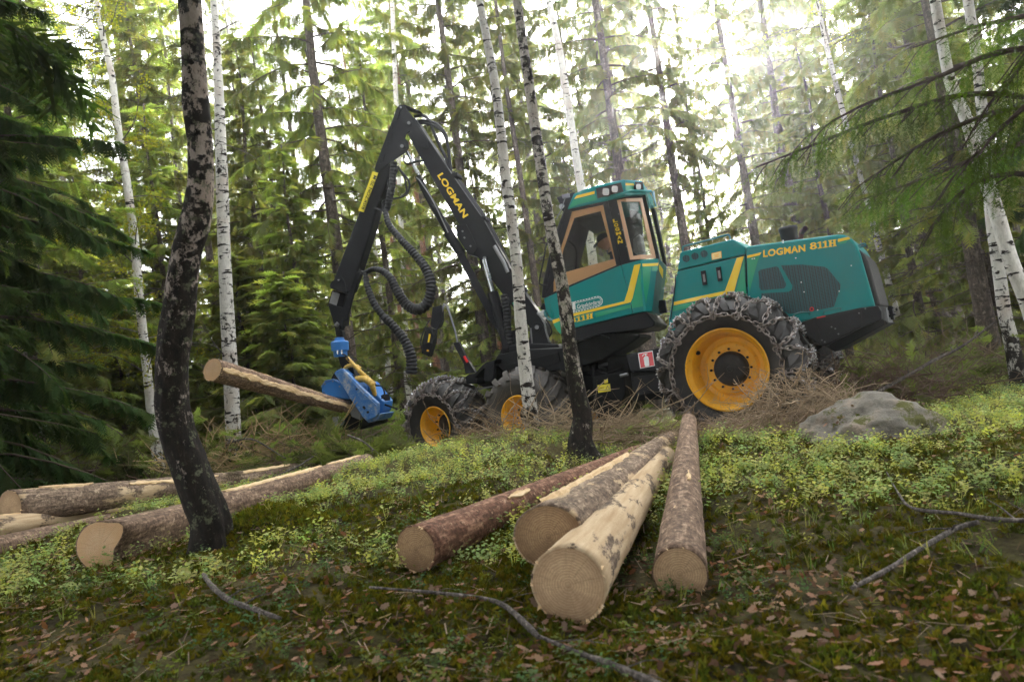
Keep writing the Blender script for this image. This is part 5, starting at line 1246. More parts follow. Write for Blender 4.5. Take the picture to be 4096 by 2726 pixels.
# ------------------------------------------------------------------ logs
def make_log(a, b, ra, rb, label, bark, cut, ecc=(1, 1), bend=0., flare=0., heart=False, cutb=None, seed=0, peel=None, splinters=0, rot=0., bumps=.03):
    """log from centre a to centre b; sawn faces as children"""
    a = Vector(a); b = Vector(b); L = (b - a).length; z = (b - a).normalized(); x = Vector((0, 0, 1)).cross(z).normalized(); y = z.cross(x)
    Mx = Matrix((x, y, z)).transposed().to_4x4(); Mx.translation = a; r = random.Random(seed); n = 40; m = max(16, int(L / .07)); vs = []; fs = []
    th = np.linspace(0, 2 * np.pi, n, endpoint=False)
    def shape(t, q):
        R = ra + (rb - ra) * t ** .8 + flare * math.exp(-t * L / .35)
        if heart: R *= 1 + (.38 * math.exp(-((q - 2.0) / .35) ** 2) - .30 * math.exp(-((q - 2.9) / .55) ** 2) + .10 * math.cos(q - .5)) * math.exp(-t * L / .5)
        return R
    for i in range(m + 1):
        t = i / m; nz = fbm(th * 3 + seed * 9, np.full(n, t * L * 6), seed, 1.3, 4) + .6 * fbm(th * 1.0 + seed, np.full(n, t * L * 1.5), seed + 5, 1, 2)
        nz[-1] = nz[0] * .5 + nz[-1] * .5
        cx = bend * math.sin(math.pi * t)
        for k in range(n):
            q = th[k] + rot; R = shape(t, q) * (1 + bumps * 2.2 * nz[k] * (0 if i in (0, m) else 1) + .02 * nz[k])
            vs.append((R * math.cos(th[k]) * ecc[0] + cx, R * math.sin(th[k]) * ecc[1], t * L))
    for i in range(m):
        for k in range(n): fs.append((i * n + k, i * n + (k + 1) % n, (i + 1) * n + (k + 1) % n, (i + 1) * n + k))
    for base in (0, m * n):
        b2 = len(vs)
        for k in range(n): q = vs[base + k]; vs.append((q[0] * .94, q[1] * .94, q[2]))
        for k in range(n): fs.append((base + k, b2 + k, b2 + (k + 1) % n, base + (k + 1) % n))
    me = bpy.data.meshes.new('log'); me.from_pydata(vs, [], fs); me.materials.append(bark); me.polygons.foreach_set('use_smooth', np.ones(len(fs), bool))
    o = link('log', me); o.matrix_world = Mx; tag(o, label, 'log')
    for base, zz, mt in ((0, -.003, cut), (m * n, L + .003, cutb or cut)):
        ring_ = [Vector(vs[base + k]) * 1.0 for k in range(n)]; c = sum(ring_, Vector()) / n; V = [tuple(c)]; T = []
        for k in range(n): q = Vector((ring_[k].x * .945, ring_[k].y * .945, 0)); V.append((q.x, q.y, zz))
        V[0] = (c.x, c.y, zz)
        for k in range(n): T.append((0, 1 + k, 1 + (k + 1) % n) if base else (0, 1 + (k + 1) % n, 1 + k))
        cm = bpy.data.meshes.new('cut_face'); cm.from_pydata(V, [], T); cm.materials.append(mt); link('cut_face', cm, o)
    if splinters:
        mb = MB()
        for k in range(splinters):
            q = r.uniform(-2.6, -.5) if r.random() < .7 else r.uniform(0, 6.28); t = r.choice([0, r.random()])
            R = shape(t, q) * .97; c = Vector((R * math.cos(q) * ecc[0], R * math.sin(q) * ecc[1], t * L)); d = Vector((math.cos(q) * .12 + r.uniform(-.2, .2), math.sin(q) * .12 + r.uniform(-.2, .2), -1 if r.random() < .5 else .7)).normalized(); l_ = r.uniform(.012, .035)
            sd = d.orthogonal().normalized() * r.uniform(.004, .012); th_ = d.cross(sd).normalized() * .003
            mb.add([c - sd, c + sd, c + d * l_, c + th_], [(0, 1, 2), (1, 3, 2), (3, 0, 2)])
        sp = mb.build('splinters', M['wood'], o, fix=False); sp.location = (0, 0, 0); sp['kind'] = 'stuff'
    return o
def strip(o_log, a, b, r, q0, q1, L, name='peeled_strip', mat=None, seed=0, t0=0., t1=1.):
    """bare wood strip along a log, ragged edges, standing 3 mm proud of the bark surface"""
    return None
def glog(near, zr, farp, fr, label, bark, cut, lift=0., **k):
    """near: px centre of near face, zr: its depth; far end px and depth"""
    a = at(*near, zr); b = at(*farp[:3], farp[3]); return make_log(a, b, k.pop('r0'), fr, label, bark, cut, **k)
def rlog(i, label, bark, cut, **k):
    a, b, ra, rb = LOGS[i]; return make_log(a, b, ra, rb, label, bark, cut, **k)
rlog(0, 'reddish barked log, left of the four fanned logs in front', M['log_red'], M['cut_brown'], seed=1, splinters=40, cutb=M['cut_tan'])
rlog(1, 'half buried log with an oval brown end between the reddish and the pale log', M['log_peel'], M['cut_brown'], ecc=(1.12, .95), seed=2, splinters=30)
rlog(2, 'thickest pale peeled log with its round sawn end nearest the camera', M['log_pale'], M['cut_tan'], seed=3, splinters=110)
rlog(3, 'long brown log pointing straight at the rear wheel, right of the four', M['log_bark'], M['cut_tan'], seed=4, splinters=80)
rlog(4, 'short log end showing just behind the tip of the long brown log', M['log_bark'], M['cut_tan'], seed=5)
rlog(5, 'thickest log at the far left with a peeled bright patch', M['log_peel'], M['cut_tan'], seed=6, splinters=30)
rlog(6, 'thin pale log lying in front of the thick left log', M['log_pale'], M['cut_tan'], seed=7)
rlog(7, 'slim brown log closest to the camera at the left edge', M['log_bark'], M['cut_tan'], seed=8)
rlog(8, 'log butt with a pointed heart shaped cut face beside the dark birch', M['log_bark'], M['cut_fresh'], seed=9, heart=True, splinters=30, rot=-.5)
rlog(9, 'brown log with a bright split top reaching out right of the dark birch', M['log_bark'], M['cut_fresh'], seed=10, splinters=60)
rlog(10, 'pale log half hidden under spruce slash behind the dark birch', M['log_peel'], M['cut_tan'], seed=11)
bpy.context.view_layer.update()
logs = [o for o in COL.objects if o.get('category') == 'log']
def bare_strip(o, a, b, ra, rb, t0, t1, q0, q1, seed, proud=.008, flat=.0, mat=M['wood']):
    """ragged strip of bare wood lying on the log between two turns; turns are measured from the upward side towards the camera"""
    mw = o.matrix_world.inverted(); ro = mw.to_3x3(); up = ro @ Vector((0, 0, 1)); cm = mw @ EYE; qu = math.atan2(up.y, up.x); qc = math.atan2(cm.y, cm.x); dq = (qc - qu + math.pi) % (2 * math.pi) - math.pi; sg = 1 if dq > 0 else -1
    L = (b - a).length; rg = random.Random(seed); n = int((t1 - t0) * L / .035); vs = []; fs = []; e0 = e1 = 0
    for i in range(n + 1):
        t = t0 + (t1 - t0) * i / n; R = (ra + (rb - ra) * t ** .8) * 1.03; e0 = e0 * .8 + rg.uniform(-.09, .09); e1 = e1 * .8 + rg.uniform(-.09, .09); cl = min(1, i / 6, (n - i) / 6)
        c = (q0 + q1) / 2; h = (q1 - q0) / 2 * (.25 + .75 * cl)
        for s_ in range(6):
            w_ = -1 + 2 * s_ / 5; q = qu + sg * (c + w_ * h + (e0 if s_ < 3 else e1)); r = (R + (proud if 0 < s_ < 5 else -.022) + .003 * math.sin(i * 1.3 + s_ * 2)) * (1 - flat * (1 - abs(w_)))
            vs.append((r * math.cos(q), r * math.sin(q), t * L))
    for i in range(n):
        for s_ in range(5): fs.append((i * 6 + s_, i * 6 + s_ + 1, (i + 1) * 6 + s_ + 1, (i + 1) * 6 + s_))
    me = bpy.data.meshes.new('bare_wood_strip'); me.from_pydata(vs, [], fs); me.materials.append(mat); return link('bare_wood_strip', me, o)
def ls(i, *k, **kw): a, b, ra, rb = LOGS[i]; return bare_strip(logs[i], a, b, ra, rb, *k, **kw)
ls(9, .06, .62, -.6, .65, 1); ls(9, .66, .93, -.5, .6, 2)
ls(5, .38, .80, .55, 1.15, 3); ls(5, .08, .26, -.1, .7, 4)
ls(3, .30, .36, .1, .5, 5); ls(0, .22, .30, .4, .9, 6); ls(1, .02, .5, -.9, .2, 7); ls(10, .1, .9, .2, .9, 8); ls(6, .1, .7, -.5, .3, 9)
# the log held by the harvester head
la = at('D', 225, 510, 8.75); lb = PB.on('D', 1475, 870, .05) + Vector((0, .1, 0)); lb2 = lb + (lb - la).normalized() * .5
HL = make_log(la, lb2, .152, .095, 'freshly cut spruce log held up in the harvester head', M['log_bark'], M['cut_fresh'], seed=20, splinters=90, bumps=.04)
# ragged bare wood band along the held log: follows its surface
bpy.context.view_layer.update()
bare_strip(HL, la, lb2, .152, .095, .0, .93, 1.25, 2.05, 21, proud=.014)
bare_strip(HL, la, lb2, .152, .095, .12, .30, -.2, .15, 22); bare_strip(HL, la, lb2, .152, .095, .5, .62, -.1, .2, 23)

# ------------------------------------------------------------------ boulder
rc = at('P', 2062, 990, 5.75)
bm = bmesh.new(); bmesh.ops.create_icosphere(bm, subdivisions=5, radius=1)
for q in bm.verts:
    c = q.co; n_ = .38 * float(fbm(c.x * 1.3 + 4, c.y * 1.3 + c.z * .8, 41, 1, 4)) * 2 + .10 * float(fbm(c.x * 5, c.z * 5 + c.y * 4, 43, 1, 3)) * 2
    zz = c.z * (1 + n_); zz = round(zz * 5 + .6 * c.x) / 5 * .35 + zz * .65; q.co = Vector((c.x * (1 + n_) * (.72 if c.x < 0 else .62), c.y * (1 + n_) * .5, zz * .36 - .07 * c.x))
bm_m = bpy.data.meshes.new('boulder'); bm.to_mesh(bm_m); bm.free(); bm_m.materials.append(M['rock']); bm_m.polygons.foreach_set('use_smooth', np.ones(len(bm_m.polygons), bool))
bo = link('boulder', bm_m); bo.location = rc + Vector((0, .3, -.10)); tag(bo, 'low granite boulder with moss and dead leaves on top', 'boulder')
pts = []
for k in range(2600):
    x, y = random.uniform(-.62, .55), random.uniform(-.5, .4); d = (x / .6) ** 2 + (y / .45) ** 2
    if d < .9 and fbm(x, y, 77, 3, 3) > .04: pts.append((x, y, .335 * math.sqrt(1 - d) - .02 - .07 * x / .68))
tv, tt = tpl_moss(); pa = np.array(pts); V, T = scatter(tv, tt, frames(len(pa), .4, rng.uniform(.02, .05, len(pa))), pa)
tv3, tt3 = tpl_leaf(); pl_ = [(random.uniform(-.55, .45), random.uniform(-.42, .2)) for k in range(150)]; pl_ = np.array([(x, y, .35 * math.sqrt(max(.02, 1 - (x / .68) ** 2 - (y / .5) ** 2)) - .05 * x + .012) for x, y in pl_ if fbm(x, y, 55, 2.5, 2) > 0])
V2, T2 = scatter(tv3, tt3, frames(len(pl_), .5, rng.uniform(.012, .03, len(pl_))), pl_); lf = link('leaf_litter', np_mesh('leaf_litter', V2, T2, [M['litter']], tint=np.repeat(mk_hue([(1, 1, 1), (.6, .5, .45), (1.4, 1.2, 1.1)])(len(pl_)), len(tv3), 0)), bo); lf['kind'] = 'stuff'
ms = link('moss', np_mesh('moss', V, T, [M['moss']], tint=np.repeat(mk_hue([(1, 1, 1), (.7, .9, .9), (1.4, 1.2, .8)])(len(pa)), len(tv), 0)), bo); ms['kind'] = 'stuff'
# ================================================================== spruces
def tpl_spray(fine=False, droop=.25, seed=0):
    """flat spruce spray growing along +x, length 1"""
    V = []; T = []; r = random.Random(seed)
    def tri(a, b, c): k = len(V); V.extend([a, b, c]); T.append((k, k + 1, k + 2))
    n = 5 if not fine else 10; zs = lambda x: -droop * x * x
    def needles(p0, p1, w, cnt):
        p0 = Vector(p0); p1 = Vector(p1); d = p1 - p0; s = Vector((-d.y, d.x, 0)); s = s.normalized() if s.length else Vector((0, 1, 0))
        tri(p0 - s * w * (.25 if fine else .8), p0 + s * w * (.25 if fine else .8), p1)
        for k in range(cnt):
            t = (k + .5) / cnt; c = p0 + d * t; sd = 1 if k % 2 else -1; L = w * r.uniform(.8, 1.25); dd = d.normalized()
            e = c + s * sd * L * .75 + dd * L * .9 + Vector((0, 0, r.uniform(-.4, .4) * L)); tri(c - dd * w * .22, c + dd * w * .22, e)
    needles((0, 0, 0), (1, 0, zs(1)), .08 if not fine else .045, 6 if not fine else 22)
    for i in range(n):
        x = .12 + .78 * i / n; L = (.42 - .30 * abs(x - .3)) * r.uniform(.75, 1.15)
        for sd in (-1, 1):
            a = R_(48 + r.uniform(-8, 8)); e = (x + L * math.cos(a), sd * L * math.sin(a), zs(x) - droop * .5 * L + r.uniform(-.05, .03)); needles((x, 0, zs(x)), e, .075 if not fine else .036, 4 if not fine else 13)
    return np.array(V), np.array(T)
def tpl_strand():
    V = []; T = []; r = random.Random(31)
    def tri(a, b, c): k = len(V); V.extend([a, b, c]); T.append((k, k + 1, k + 2))
    def line(p0, p1, w, cnt):
        p0 = Vector(p0); p1 = Vector(p1); d = (p1 - p0).normalized()
        for k in range(cnt):
            t = k / cnt; c = p0.lerp(p1, t); a = k * 2.4; o = d.orthogonal().normalized(); o = (o * math.cos(a) + d.cross(o) * math.sin(a)); e = c + o * w * .8 + d * w * r.uniform(.6, 1.1); tri(c - d * w * .22, c + d * w * .22, e)
    line((0, 0, 0), (1, 0, -.12), .085, 24)
    for i in range(4):
        x = .12 + .2 * i; sd = 1 if i % 2 else -1; line((x, 0, -.12 * x), (x + .26, sd * .16, -.12 * x - .10), .075, 9)
    return np.array(V), np.array(T)
SPR = [tpl_spray(False, .25, k) for k in range(2)]; SPF = tpl_spray(True, .3, 9); SPH = tpl_strand()
def dirframe(d, roll, s):
    """column frames whose x axis follows d, z roughly up"""
    d = d / np.linalg.norm(d, axis=1, keepdims=True); up = np.tile([0, 0, 1.], (len(d), 1)); y = np.cross(up, d); ln = np.linalg.norm(y, axis=1, keepdims=True)
    y = np.where(ln > 1e-3, y / np.maximum(ln, 1e-3), [0, 1., 0]); z = np.cross(d, y); c, sn = np.cos(roll)[:, None], np.sin(roll)[:, None]
    y2 = y * c + z * sn; z2 = -y * sn + z * c; return np.stack([d, y2, z2], 2) * s[:, None, None]
def spruce_mesh(H, z0, Rmax, nb, spl, seed, droop=.5, fine=False, taper=1.0, dead=0, hang=.3, tr=.13, dense=1.0, mat=None, sprlen=.5):
    """returns trunk mesh and crown mesh, base at origin"""
    r = random.Random(seed); rg = np.random.default_rng(seed); mb = MB()
    k = 14; mb.tube([Vector((.05 * math.sin(i * 1.1 + seed) * (i / k), .05 * math.cos(i * .9 + seed) * (i / k), H * i / k - .3 * (i == 0))) for i in range(k + 1)], [tr * (1.25 if i == 0 else 1) * (1 - .93 * i / k) + .008 for i in range(k + 1)], 12)
    for i in range(dead):
        z = r.uniform(.8, max(z0 + 1.5, 2)); a = r.uniform(0, 6.28); L = r.uniform(.5, 1.7); p0 = Vector((0, 0, z)); d = Vector((math.cos(a), math.sin(a), r.uniform(-.25, .2)))
        p1 = p0 + d * L * .5 + Vector((0, 0, -.05 * L)); p2 = p0 + d * L + Vector((r.uniform(-.1, .1), r.uniform(-.1, .1), -.15 * L)); mb.tube([p0, p1, p2], [.016, .010, .004], 4, False)
        for j in range(5):
            t = r.uniform(.3, 1); c = p0.lerp(p2, t); mb.tube([c, c + Vector((r.uniform(-.25, .25), r.uniform(-.25, .25), r.uniform(-.3, .05)))], [.005, .002], 3, False)
    tm = bpy.data.meshes.new('trunk'); tm.from_pydata(mb.v, [], mb.f); tm.materials.append(M['spruce_bark']); tm.polygons.foreach_set('use_smooth', np.ones(len(tm.polygons), bool))
    pos = []; dr = []; sc = []; tint = []; wood = MB()
    for i in range(nb):
        u_ = (i + r.random()) / nb; z = z0 + (H - z0) * u_ ** 1.0; f = (1 - (z - z0) / (H - z0)); L = Rmax * (min(1, f * 1.5) ** taper) * r.uniform(.35, 1.15) + .12; dr0 = droop * r.uniform(.4, 1.5)
        if z < z0 + 1.2 and z0 > 1: L *= .75
        a = i * 2.399 + r.uniform(-.3, .3); d = Vector((math.cos(a), math.sin(a), 0)); n = 6; pts = []
        lift = .25 * (1 - f); 
        for j in range(n + 1):
            t = j / n; pts.append(Vector((0, 0, z)) + d * L * t + Vector((0, 0, L * (lift * t - dr0 * t * t * (.4 + f * .6) + .12 * max(0, t - .6)))) + Vector((d.y, -d.x, 0)) * .06 * L * math.sin(t * 3 + i))
        wood.tube(pts, [.004 + .011 * L * (1 - j / n) for j in range(n + 1)], 3, False)
        ns = int(spl * L * dense * 2.2) + 3; br = r.uniform(.7, 1.3)
        for j in range(ns):
            t = .15 + .85 * (j + r.random()) / ns; q = t * n; b = min(n - 1, int(q)); c = pts[b].lerp(pts[b + 1], q - b); ax_ = (pts[b + 1] - pts[b]).normalized(); side = Vector((-ax_.y, ax_.x, 0)).normalized() * (1 if j % 2 else -1)
            if r.random() < hang: dd = ax_ * .35 + side * .3 + Vector((0, 0, -1.0))
            else: dd = ax_ * .8 + side * r.uniform(.3, 1.0) + Vector((0, 0, r.uniform(-.45, .1)))
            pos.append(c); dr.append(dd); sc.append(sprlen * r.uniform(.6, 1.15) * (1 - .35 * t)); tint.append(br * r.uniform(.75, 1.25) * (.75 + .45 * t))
        pos.append(pts[-2]); dr.append(pts[-1] - pts[-2]); sc.append(sprlen); tint.append(br * 1.3)
    pos = np.array([tuple(q) for q in pos]); dr = np.array([tuple(q) for q in dr]); sc = np.array(sc); tint = np.array(tint)
    Ms = dirframe(dr, rg.uniform(-.5, .5, len(sc)), sc)
    tv, tt = SPH if fine else SPR[seed % 2]
    V, T = scatter(tv, tt, Ms, pos); ti = np.repeat(tint, len(tv)); 
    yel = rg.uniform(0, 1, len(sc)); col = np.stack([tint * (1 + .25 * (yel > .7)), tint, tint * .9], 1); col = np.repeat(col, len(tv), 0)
    # branch wood joined behind the needles with its own material slot
    wv = np.array(wood.v); wf = np.array([f for f in wood.f if len(f) == 4]); wt = np.concatenate([wf[:, [0, 1, 2]], wf[:, [0, 2, 3]]]) + len(V)
    V = np.concatenate([V, wv]); T2 = np.concatenate([T, wt]); mi = np.concatenate([np.zeros(len(T)), np.ones(len(wt))]); col = np.concatenate([col, np.full((len(wv), 3), .38)])
    cm = np_mesh('crown', V, T2, [mat or M['needle'], M['twig']], mi=mi, tint=col); print('spruce', seed, len(T2)); return tm, cm
KIND = {}
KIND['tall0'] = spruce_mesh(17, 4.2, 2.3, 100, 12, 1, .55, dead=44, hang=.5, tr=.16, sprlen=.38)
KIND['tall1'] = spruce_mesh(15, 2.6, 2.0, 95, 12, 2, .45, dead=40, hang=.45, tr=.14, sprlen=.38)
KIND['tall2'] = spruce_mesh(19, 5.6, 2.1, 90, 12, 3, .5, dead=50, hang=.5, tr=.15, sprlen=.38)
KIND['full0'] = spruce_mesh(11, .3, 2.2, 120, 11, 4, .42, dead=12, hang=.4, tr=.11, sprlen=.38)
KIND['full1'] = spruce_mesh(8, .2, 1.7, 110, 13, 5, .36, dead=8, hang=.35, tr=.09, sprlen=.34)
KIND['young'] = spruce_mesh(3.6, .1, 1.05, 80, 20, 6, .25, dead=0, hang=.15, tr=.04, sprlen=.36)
KIND['wide'] = spruce_mesh(14, 4.6, 4.4, 110, 4, 14, .14, dead=0, hang=.2, tr=.16, sprlen=1.0, mat=M['needle_dark'])  # broad crown shaped to shade the near ground from out of view
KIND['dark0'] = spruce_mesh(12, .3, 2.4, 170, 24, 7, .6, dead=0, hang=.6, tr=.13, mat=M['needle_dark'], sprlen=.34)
CAT = {'tall0': 'spruce', 'tall1': 'spruce', 'tall2': 'spruce', 'full0': 'spruce', 'full1': 'spruce', 'young': 'spruce', 'dark0': 'spruce', 'wide': 'spruce'}
def tree(kind, x, y, label, group=None, s=1., rz=None, name='spruce_tree', bark=None, lean=0.):
    o = bpy.data.objects.new(name, None); COL.objects.link(o); o.location = (x, y, gh(x, y) - .05); o.scale = (s,) * 3; o.rotation_euler = (lean, 0, random.uniform(0, 6.28) if rz is None else rz)
    tag(o, label, 'spruce' if name != 'pine_tree' else 'pine', group)
    tm, cm = KIND[kind]
    t_ = link('trunk', tm, o); link('crown', cm, o); return o
def px_xy(v, x, y, z): q = at(v, x, y, z); return q.x, q.y
# trees one can single out
named = [('tall0', 'P', 752, 400, 14.8, 1.0, 'tall spruce with a bare grey trunk seen left of the crane tip'),
         ('tall1', 'P', 1040, 250, 17.5, 1.1, 'spruce directly behind the raised main boom'),
         ('tall2', 'P', 1405, 250, 17, 1.0, 'straight spruce with a pinkish bare trunk rising above the cab roof'),
         ('tall2', 'P', 1528, 250, 18, .95, 'slim spruce against the bright sky just right of the cab roof'),
         ('tall1', 'P', 1700, 330, 19, 1.05, 'spruce standing behind the front end of the engine hood'),
         ('tall0', 'P', 1770, 150, 20, 1.0, 'spruce standing behind the exhaust pipe'),
         ('tall2', 'P', 930, 150, 24, 1.1, 'distant spruce seen just above the tip of the crane'),
         ('tall1', 'P', 2235, 560, 10.5, .95, 'spruce with a grey spotted trunk beside the twin birches'),
         ('tall0', 'P', 2060, 150, 15, .95, 'spruce behind the drooping green branches at upper right'),
         ('full0', 'P', 330, 350, 17, 1.15, 'bushy spruce with sky to its right, behind the thin left birch'),
         ('full0', 'P', 600, 620, 15.5, .9, 'green spruce directly behind the lifted log'),
         ('full0', 'P', 880, 560, 17, .95, 'spruce visible through the arch of the crane'),
         ('full1', 'P', 700, 800, 13.6, .8, 'small drooping spruce between lifted log and crane arm'),
         ('full1', 'P', 1110, 600, 17.5, .95, 'spruce behind the foot of the main boom'),
         ('tall1', 'P', 1230, 260, 20, 1.05, 'spruce between the two thin birches in front of the cab'),
         ('full0', 'P', 1640, 600, 20, .85, 'pale green spruce behind the gap between cab and hood'),
         ('full1', 'P', 1890, 430, 17, 1.1, 'spruce above the back end of the engine hood'),
         ('full0', 'P', 2090, 560, 13.5, .8, 'spruce with lit fresh shoots right of the tow hitch'),
         ('full0', 'P', 120, 700, 14.5, 1.0, 'spruce filling the left edge behind the logs'),
         ('full1', 'P', 215, 900, 14.0, .8, 'low spruce between the thick left log and the thin left birch'),
         ('young', 'P', 575, 900, 13.5, 1.15, 'young spruce under the lifted log'),
         ('young', 'P', 690, 1000, 12.6, 1.0, 'young spruce left of the harvester head'),
         ('full1', 'P', 2300, 760, 11.5, .75, 'low spruce behind the twin birches'),
         ('young', 'P', 290, 1010, 13.4, 1.0, 'young spruce at the foot of the thin left birch')]
taken = []
for k, v, x, y, z, s, lb in named:
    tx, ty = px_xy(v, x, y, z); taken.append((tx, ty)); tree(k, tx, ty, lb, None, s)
r = random.Random(21); cnt = 0; tries = 0
while cnt < 215 and tries < 6000:
    tries += 1; d = 15 + 55 * r.random() ** .8; s_ = r.uniform(-.95, .95); x = s_ * d; y = d
    az_ = x / y
    if min(math.hypot(x - a, y - b) for a, b in taken) < 1.9 + .015 * d: continue
    hole = .25 < az_ < .37 or -.53 < az_ < -.42 or -.08 < az_ < -.03      # thin spots where the bright sky shows through
    if y < 17 and -.3 < az_ < .6: continue
    if -.13 < az_ < -.03 and y < 20: continue
    taken.append((x, y)); cnt += 1
    if hole:
        if d < 24: continue
        tree('full1', x, y, 'one of the far spruces that close the forest behind the machine', 'far spruces closing the forest behind', min(1.3, d * .030) * r.uniform(.8, 1)); continue
    if d < 24: k = r.choice(['tall0', 'tall1', 'tall2', 'full0', 'full1']); g = 'spruces in the middle distance of the forest'; lb = 'one of the middle distance forest spruces with no single mark'
    else: k = r.choice(['tall0', 'tall1', 'tall2', 'full1', 'full0', 'full1', 'full1']); g = 'far spruces closing the forest behind'; lb = 'one of the far spruces that close the forest behind the machine'
    tree(k, x, y, lb, g, r.uniform(.8, 1.1) * ((1.2 if k[0] == 'f' else 1.5) if d > 26 else 1.1))
for x, y, z in (('P', 'x', 0),): pass
KIND['pole'] = spruce_mesh(19, 9.5, 1.2, 46, 5, 15, .5, dead=46, hang=.4, tr=.13)
k_ = 0; tries = 0
while k_ < 40 and tries < 4000:
    tries += 1; d = r.uniform(14.5, 38); s_ = r.uniform(-.85, .85); x, y = s_ * d, d
    if min(math.hypot(x - a, y - b) for a, b in taken) < 1.1 or (y < 16.5 and -.3 < s_ < .6): continue
    taken.append((x, y)); k_ += 1
    tree('pole', x, y, 'slender bare stemmed spruce with only dead twigs low down, in the forest behind', 'slender bare stemmed spruces in the forest behind', r.uniform(.75, 1.1))
# pines with reddish trunks far behind
def pine_mesh():
    mb = MB(); H = 16; mb.tube([Vector((.04 * math.sin(i), .04 * math.cos(i), H * i / 10 - .2 * (i == 0))) for i in range(11)], [.13 * (1 - .8 * i / 10) for i in range(11)], 12)
    tm = bpy.data.meshes.new('trunk'); tm.from_pydata(mb.v, [], mb.f); tm.materials.append(M['pine_bark']); tm.polygons.foreach_set('use_smooth', np.ones(len(tm.polygons), bool)); return tm
KIND['pine'] = (pine_mesh(), spruce_mesh(16, 10, 1.8, 40, 9, 12, .1, dead=0, tr=.05)[1])
for (u_, vv_, z), lb in zip(((308, 500, 19), (850, 600, 26), (975, 900, 27), (1010, 860, 22), (1150, 800, 25), (2110, 500, 24), (920, 700, 30)),
                       ('pine with a reddish trunk just right of the thin left birch', 'pine trunk seen through the crane arch on the left', 'pine trunk seen beside the hanging distant crane', 'reddish pine trunk between the two distant crane arms', 'pine trunk behind the crane foot', 'pine with orange bark behind the right hand spruces', 'farthest pine trunk inside the crane arch')):
    tx, ty = px_xy('P', u_, vv_, z); tree('pine', tx, ty, lb, None, 1., name='pine_tree')
# dark trees at both edges; unseen ones around the camera added for foreground shade
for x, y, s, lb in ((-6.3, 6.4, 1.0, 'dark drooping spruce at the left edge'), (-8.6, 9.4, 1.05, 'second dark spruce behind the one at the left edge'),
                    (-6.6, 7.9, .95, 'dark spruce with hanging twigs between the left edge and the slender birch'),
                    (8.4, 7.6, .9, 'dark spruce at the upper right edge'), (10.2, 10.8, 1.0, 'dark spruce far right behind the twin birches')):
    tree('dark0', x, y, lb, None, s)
tree('wide', -4.7, 3.3, 'unseen wide crowned spruce added outside the left edge to shade the near ground', None, 1.)  # added canopy out of frame, holds sky light off the foreground
for x, y in ((-3.4, -.4), (3.5, -.5), (0.1, -2.2)): tree('wide', x, y, 'unseen wide crowned spruce added behind the photographer to shade the near ground', 'unseen wide spruces added for shade', 1.)  # added overhead cover, unseen, darkens the near ground
for x, y in ((-5.2, .4), (4.9, .6), (-2.6, -3.8), (3.8, -3.2), (-5.5, -1.5), (0.0, -6.0), (6.5, -1.)):  # added out of view to block sky light from behind
    tree('dark0', x, y, 'unseen dark spruce added around the photographer to shade the near ground', 'unseen dark spruces added for shade', random.uniform(.9, 1.1))

for k_, x, y, lb in (('full0', -8.2, 11.6, 'bushy spruce filling the gap behind the left edge logs'), ('full0', -10.6, 14.0, 'bushy spruce at the far left edge'), ('full1', -7.3, 14.6, 'smaller bushy spruce just left of the slender birch')): tree(k_, x, y, lb)
